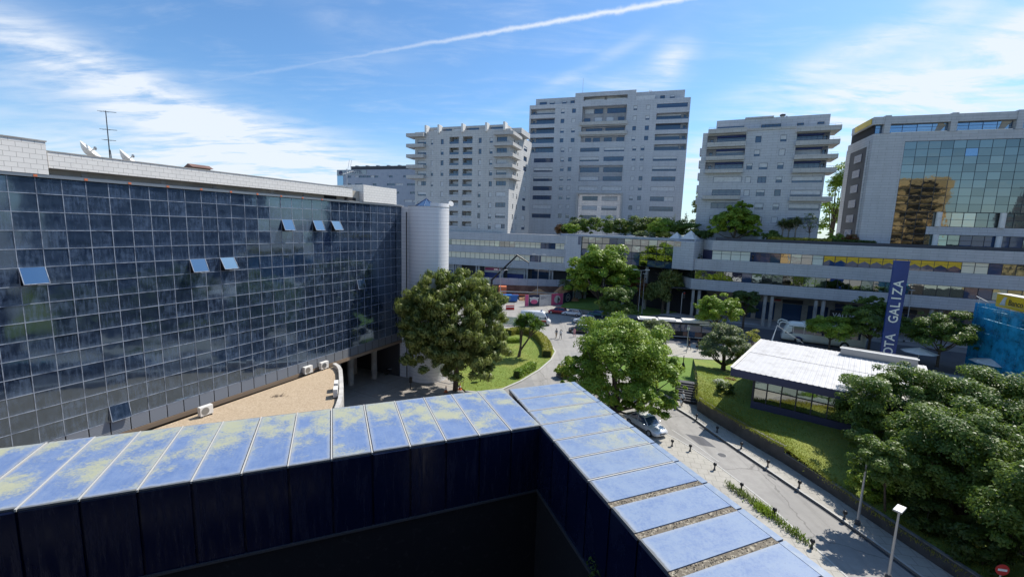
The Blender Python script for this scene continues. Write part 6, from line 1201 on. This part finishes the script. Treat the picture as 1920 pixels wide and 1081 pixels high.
# ================================================================== VEGETATION
tree('broadleaf_tree', 'big bright broadleaf tree beside the curved road, its crown over the silver car', (10.9, 42.0, 0), (0.1, .2, 5.6), (5.4, 5.2, 4.9), 'leaf_bright', 26000, .30, 101, 90, .25, .28, extra=(((3.4, -1.2, 4.4), (2.9, 2.6, 3.0), .22), ((-3.6, .8, 4.0), (2.6, 2.6, 2.8), .18), ((1.2, -3.0, 3.0), (3.2, 2.2, 2.4), .16)), limbs=16)
tree('mid_tree', 'darker green tree directly behind the big bright tree', (12.6, 50.5, 0), (0, 0, 5.6), (4.6, 4.6, 3.6), 'leaf_bright', 11000, .30, 102, 44, .3, .25)
tree('lime_tree', 'small yellow-green tree at the left edge of the plaza lawn', (17.6, 50.2, .24), (0, 0, 3.0), (2.8, 2.8, 2.2), 'leaf_bright', 6000, .28, 103, 24, .34, .14)
# pine: upright tufts of needles on many small clumps
def pine(name, label, base, blobs, leaves, seed, size=.34):
    rng = np.random.default_rng(seed); root = thing(name, label, 'tree', base); P_, N_, U_ = [], [], []
    for (c, r, fr) in blobs:
        n = int(leaves*fr); k = max(30, int(520*fr)); d_ = rng.normal(size=(k, 3)); d_ /= np.linalg.norm(d_, axis=1, keepdims=True); d_[:, 2] = np.where(d_[:, 2] < -.35, -d_[:, 2], d_[:, 2])
        cc = np.asarray(c)+d_*np.asarray(r)*(.45+.55*rng.random((k, 1))**.5)*(.9+.2*rng.random((k, 1))); idx = rng.integers(0, k, n)
        q = rng.normal(size=(n, 3)); q /= np.linalg.norm(q, axis=1, keepdims=True); ax = d_[idx]*.55+np.array((0, 0, .85)); rr_ = rng.random((n, 1))**.6
        P_.append(cc[idx]+q*rr_*np.array((.58, .58, .42))*(.8+.5*rng.random((n, 1)))+ax*rng.random((n, 1))*.35); N_.append(q+.1*rng.normal(size=(n, 3))); U_.append(ax+q*.8)
    link('crown', leaf_mesh('crown', 'leaf_pine', np.vstack(P_), np.vstack(N_), size, .34, .35, rng, np.vstack(U_)), root)
    mb = MB(); mb.tube((0, 0, -.1), (.15, .1, 3.2), .32, .28, 10).tube((.15, .1, 3.2), (0, 0, 9.5), .28, .12, 9)
    for i in range(22):
        a = i*2.4; z = 2.2+i*.36; R0 = blobs[0][1][0]*.72*math.sqrt(max(.1, 1-((z-7.6)/6.4)**2)); mb.tube((0, 0, z), (R0*math.cos(a), R0*math.sin(a), z+1.2), .10, .03, 5)
    mb.build('trunk', 'bark', root)
pine('pine_tree', 'large rounded umbrella pine in front of the round tower', (-6.2, 48.6, .1), [((-.1, 0, 7.7), (5.7, 5.4, 5.9), .62), ((3.6, -.4, 5.0), (2.6, 2.4, 2.6), .14), ((-4.2, -.6, 8.6), (2.6, 2.5, 2.8), .10), ((1.4, -2.6, 3.3), (3.0, 2.0, 2.4), .10), ((-2.6, -2.2, 4.2), (2.6, 2.0, 2.6), .08), ((.3, -3.4, 5.6), (3.4, 2.0, 3.0), .14)], 130000, 110, .36)
# right-hand foreground trees
tree('dense_tree', 'large dense evergreen tree covering the right end of the pavilion', (32.0, 33.6, 1.6), (0.4, .4, 3.9), (5.3, 4.6, 3.5), 'leaf_mid', 36000, .23, 121, 90, .24, .3, extra=(((-4.0, -2.0, 1.9), (2.3, 2.1, 2.1), .16), ((-2.2, -4.6, 1.7), (3.0, 2.6, 2.4), .2), ((2.0, -3.8, 2.6), (3.4, 2.6, 2.8), .22)), limbs=14)
tree('dense_tree', 'large glossy evergreen tree at the right edge below the blue netting', (38.6, 31.6, 1.6), (0, 0, 4.2), (5.4, 4.8, 3.7), 'leaf_mid', 33000, .23, 122, 80, .26, .3)
tree('dense_tree', 'dark evergreen tree in the bottom right corner, behind the flat-headed lamp', (29.6, 26.6, .9), (0, 0, 4.0), (4.7, 3.9, 3.9), 'leaf_mid', 36000, .22, 123, 80, .26, .3, low=-.9, extra=(((-1.6, 1.6, 2.0), (2.6, 2.2, 2.2), .2),))
tree('dense_tree', 'shaded evergreen tree leaving the frame at the lower right', (29.4, 20.6, .8), (0, 0, 4.2), (4.6, 3.9, 3.9), 'leaf_mid', 30000, .23, 124, 70, .27, .3)
tree('yellow_bush', 'yellow-green bush at the end of the sunlit grass above the wall', (25.7, 28.9, .9), (0, 0, .9), (1.5, 1.4, 1.25), 'leaf_bright', 4600, .2, 125, 18, .36, .05, cat='bush')
tree('evergreen_sapling', 'leafy young evergreen hiding the head of the lamp post by the wall', (25.4, 27.0, .9), (-1.3, -.5, 3.7), (1.9, 1.7, 1.9), 'leaf_mid', 7000, .22, 129, 26, .34, .08)
for i, (x, y, r, h, lb) in enumerate(((26.4, 25.2, 1.5, 2.0, 'dark shrub behind the low wall, nearest the sunlit grass'), (27.0, 22.4, 1.7, 2.2, 'dark shrub behind the low wall, between the two lamps'), (27.8, 19.2, 1.8, 2.2, 'dark shrub behind the low wall, at the frame edge'), (29.5, 24.0, 1.8, 2.0, 'dark shrub in the shade under the big evergreens'))): tree('shrub', lb, (x, y, .85), (0, 0, h*.5), (r, r*.9, h*.55), 'leaf_dark', 2600, .24, 126+i, 20, .4, .04, cat='shrub', low=-2, limbs=4)
# middle distance
tree('plane_tree', 'tall bright green plane tree in front of the mirror glass link', (20.2, 97.5, .2), (0, 0, 9.0), (7.6, 7, 6.6), 'leaf_bright', 15000, .62, 131, 60, .28, .4, extra=(((-4.6, 0, 7.4), (3.8, 3.6, 3.2), .25), ((5.2, 0, 7.0), (4.2, 4, 3.6), .25)), limbs=16)
tree('feathery_tree', 'rounded darker feathery tree in front of the bright plane tree', (21.2, 86.5, .1), (0, 0, 4.4), (4.4, 4.2, 3.8), 'leaf_mid', 9000, .42, 132, 44, .3, .25)
pine('leaning_conifer', 'leaning fan-shaped conifer at the foot of the mirror glass link', (34.8, 99.5, .1), [((-1.6, 0, 4.2), (3.2, 2.6, 2.6), .5), ((1.4, 0, 6.8), (2.6, 2.2, 3.2), .5)], 14000, 133, .5)
tree('copper_shrub', 'small copper-red shrub beside the leaning conifer', (29.6, 101.5, .1), (0, 0, 5.8), (2.6, 2.4, 2.6), 'leaf_red', 2600, .5, 134, 20, .34, .15, cat='shrub')
tree('street_tree', 'round bright street tree standing over the bus front', (36.2, 75.6, .1), (0, 0, 5.4), (4.0, 3.8, 3.1), 'leaf_bright', 9000, .36, 135, 40, .3, .2, trunk=.2) if False else tree('street_tree', 'round bright street tree standing over the bus front', (36.2, 75.6, .1), (0, 0, 5.4), (4.0, 3.8, 3.1), 'leaf_bright', 9000, .36, 135, 40, .3, .2)
tree('street_tree', 'dark narrow street tree in the arcade shade right of the bus', (45.5, 84.2, .1), (0, 0, 5.8), (2.9, 2.8, 3.1), 'leaf_dark', 5500, .40, 136, 30, .32, .22)
tree('olive_tree', 'grey-green olive tree with dark trunk on the lawn left of the pavilion', (28.0, 55.5, 1.0), (0, 0, 3.5), (3.55, 3.3, 2.75), 'leaf_olive', 15000, .24, 137, 54, .28, .36)
tree('olive_bush', 'round grey-green olive bush behind the big bright tree', (23.4, 68.8, .1), (0, 0, 2.5), (3.1, 2.9, 2.5), 'leaf_olive', 9000, .26, 138, 40, .3, .16)
tree('street_tree', 'yellow-green spreading street tree in front of the coach', (53.4, 71.5, .1), (0, 0, 3.7), (4.0, 3.4, 2.0), 'leaf_bright', 6500, .32, 139, 34, .32, .18)
tree('street_tree', 'bushy street tree left of the sign pylon', (59.6, 71.0, .1), (0, 0, 5.6), (5.0, 4.4, 3.6), 'leaf_mid', 11000, .36, 140, 46, .3, .22, extra=(((-.8, 0, 7.8), (2.4, 2.2, 1.8), .15),))
tree('street_tree', 'spreading street tree between the sign pylon and the blue netting', (64.6, 64.2, .1), (0, 0, 5.2), (4.6, 4.2, 3.1), 'leaf_mid', 10500, .33, 141, 44, .3, .2)
tree('thin_bush', 'sparse yellowish young tree beside the white mast', (37.6, 66.5, .1), (0, 0, 2.9), (1.5, 1.4, 1.3), 'leaf_yellow', 700, .3, 142, 14, .35, .07)
# hedges and low planting
def hedge(name, label, line, w, h, mat, seed, dens=260, size=.16, cat='hedge', z=.12):
    rng = np.random.default_rng(seed); root = thing(name, label, cat, (line[0][0], line[0][1], z)); P_, N_ = [], []; core = MB()
    o = Vector(line[0])
    for a, b in zip(line, line[1:]):
        A, B_ = Vector(a)-o, Vector(b)-o; L_ = (B_-A).length; t = (B_-A)/L_; nn_ = Vector((-t.y, t.x)); k = int(dens*L_*(2*h+w)); u = rng.random(k)*L_; s_ = rng.random(k)*(2*h+w)
        y = np.where(s_ < h, -w/2, np.where(s_ < h+w, s_-h-w/2, w/2)); z_ = np.where(s_ < h, s_, np.where(s_ < h+w, h, 2*h+w-s_)); n0 = np.where(s_ < h, -1., np.where(s_ < h+w, 0., 1.)); n1 = np.where((s_ >= h) & (s_ < h+w), 1., .25)
        P = np.stack([A.x+t.x*u+nn_.x*y, A.y+t.y*u+nn_.y*y, z_], 1)+rng.normal(size=(k, 3))*.045; Nn = np.stack([nn_.x*n0, nn_.y*n0, n1], 1)+rng.normal(size=(k, 3))*.5; P_.append(P); N_.append(Nn)
        q = [tuple(A-nn_*(w/2-.08)), tuple(B_-nn_*(w/2-.08)), tuple(B_+nn_*(w/2-.08)), tuple(A+nn_*(w/2-.08))]; core.prism(q, 0, h-.1)
    link('foliage', leaf_mesh('foliage', mat, np.vstack(P_), np.vstack(N_), size, .7, .35, rng), root); core.build('core', 'hedge_core', root); return root
M('hedge_core', (.03, .045, .012), .95)
arc = [(-.4, 74.8), (.8, 76.3), (2.2, 76.6), (3.7, 75.6), (4.7, 73.4), (5.35, 70.6), (5.7, 67.4), (5.75, 64.6), (5.4, 62.4)]
hedge('curved_hedge', 'long clipped hedge curving round the end of the left lawn', arc, 1.25, 1.0, 'leaf_yellow', 150, 210, .2)
hedge('short_hedge', 'short clipped hedge at the road edge of the left lawn', [(.9, 53.0), (3.2, 57.0)], .9, .95, 'leaf_bright', 151, 260)
hh = hedge('topiary', 'x', [(-.8, 0), (.8, 0)], 1.3, 1.0, 'leaf_yellow', 152, 300); 
for ch in KIDS(hh): ch.parent = PLANTER; ch.location = (-.8, 0, .35)
bpy.data.objects.remove(hh)
hedge('low_hedge', 'low square hedge inside the lawn behind the dracaena', [(-.5, 70.0), (1.6, 70.4)], .8, .6, 'leaf_bright', 153, 220, .18)
def bush(name, label, x, y, z, r, h, mat, n, size, seed, cat='bush', group=None): return tree(name, label, (x, y, z), (0, 0, h*.55), (r, r*.9, h*.55), mat, n, size, seed, 22, .42, .04, cat=cat, group=group, limbs=5, low=-2, shell=.4)
bush('white_flowering_bush', 'white-flowering bush on the bank by the pavilion corner', 24.0, 47.6, 1.6, .95, 1.1, 'leaf_white', 900, .16, 160); bush('copper_bush', 'low orange-leaved bush under the pavilion eaves', 25.6, 49.0, 1.5, 1.0, .8, 'leaf_red', 900, .16, 161); bush('dark_bush', 'dark bush on the bank left of the pavilion glass', 23.2, 45.3, 1.7, 1.1, 1.3, 'leaf_dark', 1600, .18, 162)
# dracaena: forked stems with heads of sword leaves
def rosette(rng, c, n, L_, droop=.35):
    """pairs of narrow blades arching from a head"""
    P_, N_, U_ = [], [], []
    for k in range(n):
        a = rng.uniform(0, 2*math.pi); e = rng.uniform(-.5, 1.35); u = np.array((math.cos(a)*math.cos(e), math.sin(a)*math.cos(e), math.sin(e))); s_ = rng.uniform(.7, 1.0)*L_
        P_.append(np.asarray(c)+u*s_*.5); U_.append(u); N_.append(np.array((-u[0]*u[2], -u[1]*u[2], 1-u[2]**2+.05))+rng.normal(size=3)*.15)
    return P_, N_, U_
rng = np.random.default_rng(170); dr = thing('dracaena', 'palm-like dracaena with forked trunk on the left lawn', 'tree', (1.3, 62.2, .14)); P_, N_, U_ = [], [], []
heads = [(.8, .2, 4.9), (1.6, .4, 5.6), (.1, 0, 5.5), (2.4, .2, 5.0), (1.0, -.6, 5.9), (-.3, .5, 4.7), (3.0, .5, 4.4), (1.9, -.8, 4.6), (.3, -.8, 4.6), (1.5, .9, 5.0)]
for hcc in heads: a, b, c = rosette(rng, hcc, 150, 1.25); P_ += a; N_ += b; U_ += c
link('crown', leaf_mesh('crown', 'leaf_yucca', np.array(P_), np.array(N_), 1.2, .11, .08, rng, np.array(U_)), dr)
mb = MB(); mb.tube((0, 0, -.1), (.15, 0, .9), .26, .2).tube((.15, 0, .9), (.35, .1, 3.2), .17, .12).tube((.15, 0, .9), (1.5, .1, 3.0), .16, .11).tube((.2, 0, 1.2), (.1, .3, 3.6), .12, .1)
for hcc in heads: mb.tube((.35, .1, 3.2) if hcc[0] < 1.3 else (1.5, .1, 3.0), hcc, .10, .07, 6)
mb.build('trunk', 'bark', dr)
# date palm behind the hoarding
def palm(name, label, base, h, fl, nf, seed, group=None, lean=0):
    rng = np.random.default_rng(seed); root = thing(name, label, 'palm', base, 0, group); P_, N_, U_ = [], [], []; mb = MB()
    for k in range(nf):
        a = k*2.4+rng.uniform(-.3, .3); e0 = rng.uniform(.25, 1.2); prev = np.array((lean, 0, h))
        for s_ in range(9):
            e = e0-s_*.17; step = np.array((math.cos(a)*math.cos(e), math.sin(a)*math.cos(e), math.sin(e)))*fl/9; cur = prev+step; side = np.array((-math.sin(a), math.cos(a), 0))
            for q in range(5):
                for sg in (-1, 1): u = side*sg*.8+step/np.linalg.norm(step)*.5+np.array((0, 0, -.25)); P_.append(prev+step*q/5+u*fl*.10); U_.append(u); N_.append(np.array((0, 0, 1.))+rng.normal(size=3)*.3)
            prev = cur
    link('crown', leaf_mesh('crown', 'leaf_palm', np.array(P_), np.array(N_), fl*.22, .14, .2, rng, np.array(U_)), root)
    mb.tube((0, 0, -.1), (lean, 0, h), .34, .26, 10); mb.build('trunk', 'earth', root); return root
palm('date_palm', 'date palm with arching fronds behind the navy hoarding panel', (16.3, 113.8, 0), 3.6, 4.6, 30, 171)

# roof gardens: trees and shrubs along the podium roofs
def lkp(x, y, z=17.3): a = R_(-46.6); return (14.9+x*math.cos(a)-y*math.sin(a), 121+x*math.sin(a)+y*math.cos(a), z)
def prp(x, y, z=17.4): a = R_(-25); return (52.81+x*math.cos(a)-y*math.sin(a), 88.92+x*math.sin(a)+y*math.cos(a), z)
MB().box(-8, 40, 5.9, 40, 16.5, 17.3).build('roof_garden_deck', 'concrete', lk)
rg = [('copper roof shrub at the left end of the roof garden', -7.6, 6, 2.6, 2.6, 'leaf_red', 1200), ('wispy pale tree above the left podium end', -3.6, 9, 3.4, 5.0, 'leaf_olive', 2600), ('dark shrub below the wispy roof tree', -4.6, 5, 2.2, 2.4, 'leaf_dark', 1200), ('yellow-green round shrub on the left podium roof', -1.2, 3.5, 2.6, 2.8, 'leaf_bright', 1800), ('dark roof tree right of the yellow-green shrub', 1.5, 8, 3.2, 4.4, 'leaf_mid', 3000), ('dark round roof tree under the tower left bays', 6.5, 9, 3.4, 4.6, 'leaf_mid', 3200),
      ('dark roof tree left of the tower porch', 11.0, 9, 3.4, 4.2, 'leaf_dark', 3000), ('large dark roof tree in front of the tower porch', 16.2, 9, 4.2, 4.8, 'leaf_dark', 3800), ('dark roof tree right of the tower porch', 21.0, 9, 3.4, 4.5, 'leaf_dark', 3000), ('bright roof tree below the pale plumes', 24.4, 6, 3.6, 4.4, 'leaf_bright', 3400), ('rounded roof tree at the right end of the link roof', 30.2, 6, 3.6, 4.0, 'leaf_mid', 3400), ('small pale shrub by the white roof gable', 33.3, 4, 1.7, 2.2, 'leaf_yellow', 800),
      ('low shrub on the link roof edge, left one', 20.0, 3.4, 1.6, 1.4, 'leaf_olive', 600), ('low shrub on the link roof edge, middle one', 23.0, 2.8, 1.8, 1.3, 'leaf_olive', 700), ('low shrub on the link roof edge, right one', 27.0, 2.8, 2.0, 1.3, 'leaf_yellow', 700)]
for i, (lb, x, y, r, h, mt, n) in enumerate(rg): bush('roof_tree' if h > 3 else 'roof_shrub', lb, *lkp(x, y), r, h, mt, n, .46, 200+i, 'tree' if h > 3 else 'shrub', 'roof garden planting')
t_ = thing('pampas_grass', 'pale pampas plumes on the roof garden before the tower', 'pampas grass', lkp(26.5, 10)); rng = np.random.default_rng(231); P_ = []; 
for cx_, hh_ in ((-1.6, 3.8), (-1.2, 4.6), (1.6, 5.0), (2.0, 4.0), (4.2, 4.8), (4.8, 4.4)): P_.append(rng.normal(size=(120, 3))*(.16, .16, .55)+(cx_, 0, hh_))
P_ = np.vstack(P_); link('plumes', leaf_mesh('plumes', 'plume', P_, rng.normal(size=P_.shape), .35, .3, rng=rng, up=np.array((0, 0, 1.))), t_)
P_ = rng.normal(size=(900, 3))*(2.2, .8, .9)+(1.6, 0, 1.4); link('blades', leaf_mesh('blades', 'leaf_olive', P_, rng.normal(size=P_.shape), .9, .08, rng=rng, up=np.array((0, 0, 1.))), t_)
for k, (x, y) in enumerate(((30.2, 2.0), (33.6, 1.6))): t_ = thing('roof_gable', ('small white pyramid rooflight left of its pair on the link roof', 'larger white pyramid rooflight right of its pair on the link roof')[k], 'rooflight', lkp(x, y, 17.4), -46.6); r = 1.3+.4*k; MB().quad((-r, -r, 0), (r, -r, 0), (0, 0, r*1.15)).quad((r, -r, 0), (r, r, 0), (0, 0, r*1.15)).quad((r, r, 0), (-r, r, 0), (0, 0, r*1.15)).quad((-r, r, 0), (-r, -r, 0), (0, 0, r*1.15)).build('cover', 'white_paint', t_); MB().box(-r, r, -r, r, -.3, -.01).build('kerb', 'concrete', t_)
tree('roof_garden_tree', 'big mounded roof garden tree covering the lower right apartment block', prp(-7.4, 5.2, 17.5), (0, 0, 3.6), (4.6, 3.6, 4.0), 'leaf_bright', 9000, .46, 240, 44, .3, .3, extra=(((.6, 0, 6.4), (2.4, 2.2, 2.6), .2), ((4.2, .2, 2.8), (3.0, 2.6, 3.4), .35), ((-4.0, 0, 2.4), (2.6, 2.4, 2.8), .25)))
bush('roof_shrub', 'dark overhanging shrub at the podium roof corner', *prp(-13.8, 4.0), 2.6, 1.8, 'leaf_dark', 1800, .4, 241, 'shrub', 'roof garden planting'); bush('roof_shrub', 'white-speckled shrub at the right foot of the mounded roof tree', *prp(-.6, 4.0), 2.0, 2.4, 'leaf_mid', 1600, .36, 242, 'shrub', 'roof garden planting')
for i, (x, y, hgt) in enumerate(((1.6, 5.6, 4.2), (3.9, 5.4, 4.6), (2.8, 6.2, 4.0))):
    rng = np.random.default_rng(250+i); t_ = thing('pale_yucca', ('pale tufted yucca beside the mounded roof tree, left one', 'pale tufted yucca beside the mounded roof tree, right one', 'pale tufted yucca beside the mounded roof tree, rear one')[i], 'tree', prp(x, y), 0, 'pale yuccas on the podium roof'); P_, N_, U_ = [], [], []
    for hc in ((0, 0, hgt), (.7, .2, hgt-.6), (-.7, 0, hgt-.5), (.2, .5, hgt-.9)): a, b, c = rosette(rng, hc, 110, 1.2); P_ += a; N_ += b; U_ += c
    link('crown', leaf_mesh('crown', 'leaf_olive', np.array(P_), np.array(N_), 1.1, .12, .1, rng, np.array(U_)), t_); MB().tube((0, 0, 0), (0, 0, hgt), .16, .1).tube((0, 0, hgt*.55), (.7, .2, hgt-.6), .1, .07).tube((0, 0, hgt*.6), (-.7, 0, hgt-.5), .1, .07).build('trunk', 'pale_bark', t_)
tree('bare_tree', 'thin sparse tree in front of the right apartment block windows', prp(6.4, 5.6, 17.4), (0, 0, 4.2), (1.8, 1.5, 2.2), 'leaf_olive', 380, .3, 255, 20, .34, .08, limbs=18)
hedge('roof_hedge', 'bright yellow-green hedge along the podium roof edge', [prp(-1.2, 2.2)[:2], prp(9.5, 2.2)[:2]], 1.5, 1.0, 'leaf_yellow', 256, 60, .38, 'hedge', 17.4)
hedge('roof_hedge', 'dark low hedge along the podium roof left of the office block', [prp(9.8, 2.4)[:2], prp(16.5, 2.4)[:2]], 1.3, .9, 'leaf_dark', 257, 60, .36, 'hedge', 17.4)
bush('roof_shrub', 'green shrub between the right apartment block and the office', *prp(10.6, 4.5), 1.7, 2.4, 'leaf_bright', 1200, .36, 258, 'shrub', 'roof garden planting'); bush('roof_shrub', 'orange-leaved shrub between the right apartment block and the office', *prp(13.0, 4.5), 1.6, 1.8, 'leaf_red', 1000, .34, 259, 'shrub', 'roof garden planting'); bush('terrace_shrub', 'dark shrub overhanging the podium terrace corner', *prp(-14.6, 3.0, 11.2), 1.6, 3.2, 'leaf_dark', 1300, .34, 260, 'shrub')
# tall trees glimpsed between the towers
tree('cypress', 'tall dark cypress between the central tower and the right block', (61.5, 128, 10), (0, 0, 13), (3.4, 3.2, 11), 'leaf_dark', 7000, .7, 270, 60, .22, .4); tree('tall_tree', 'paler tall tree behind the dark cypress', (62.5, 146, 8), (0, 0, 19), (4, 4, 10), 'leaf_olive', 3500, .8, 271, 30, .3, .4)
tree('gap_tree', 'pale tree glimpsed between the right block and the office', (80.5, 112, 8), (0, 0, 19), (3.6, 3.2, 11), 'leaf_bright', 4000, .6, 272, 30, .3, .4)
# weeds along the parapet foot and tufts in the lawns
def tufts(name, mat, pts, n, size, spread, seed, hgt=.3):
    rng = np.random.default_rng(seed); P = np.array(pts)[rng.integers(0, len(pts), n)]+np.c_[rng.normal(size=(n, 2))*spread, rng.random(n)*hgt]
    return link(name, leaf_mesh(name, mat, P, rng.normal(size=(n, 3))*(1, 1, .4), size, .16, .4, rng, np.array((0, 0, 1.2))), None, kind='stuff')
tufts('weeds', 'leaf_olive', [(16.9+.03*i, 30.8-.07*i, .02) for i in range(30)], 420, .34, (.16, .3), 300, .3); tufts('weeds', 'leaf_bright', [(17.75+.02*i, 28.4-.05*i, .02) for i in range(18)], 700, .30, (.22, .25), 301, .35); tufts('weeds', 'leaf_mid', [(18.1+.02*i, 27.3-.06*i, .02) for i in range(40)], 420, .30, (.16, .4), 302, .3)
# grass blades on the bank and the left lawn
rng = np.random.default_rng(310)
u_, w_ = rng.integers(0, NI, 26000), rng.random(26000)**1.7*.62; P_ = np.array([(*(wl_[i].lerp(bl_[i], float(t**1.5)).xy), bank_h(*wl_[i].lerp(bl_[i], float(t**1.5)).xy, wl_[i].z-.03, float(t**1.5))) for i, t in zip(u_, w_)]); P_[:, :2] += rng.normal(size=(26000, 2))*.25; P_[:, 2] += .05
P_ = P_[[not ((p[0]-21.97)*.777-(p[1]-41.89)*.629 > 1.2 and (p[0]-21.97)*.629+(p[1]-41.89)*.777 > .8) for p in P_]]
link('grass', leaf_mesh('grass', 'leaf_yellow', P_, rng.normal(size=P_.shape)*(1, 1, .3), .17, .2, .4, rng, np.array((0, 0, 1.))), None, kind='stuff')
n = 16000; P_ = np.c_[rng.uniform(-6.5, 6.8, n), rng.uniform(48.5, 80, n), np.full(n, .18)]
def inside(x, y, poly):
    c = False; j = len(poly)-1
    for i in range(len(poly)):
        if (poly[i][1] > y) != (poly[j][1] > y) and x < (poly[j][0]-poly[i][0])*(y-poly[i][1])/(poly[j][1]-poly[i][1])+poly[i][0]: c = not c
        j = i
    return c
lp = RIM+[(-1, 80), (-6, 76), (-7.2, 66), (-7.2, 56), (-6.4, 51)]; P_ = P_[[inside(p[0], p[1], lp) for p in P_]]
link('grass', leaf_mesh('grass', 'leaf_yellow', P_, rng.normal(size=P_.shape)*(1, 1, .3), .17, .2, .4, rng, np.array((0, 0, 1.))), None, kind='stuff')
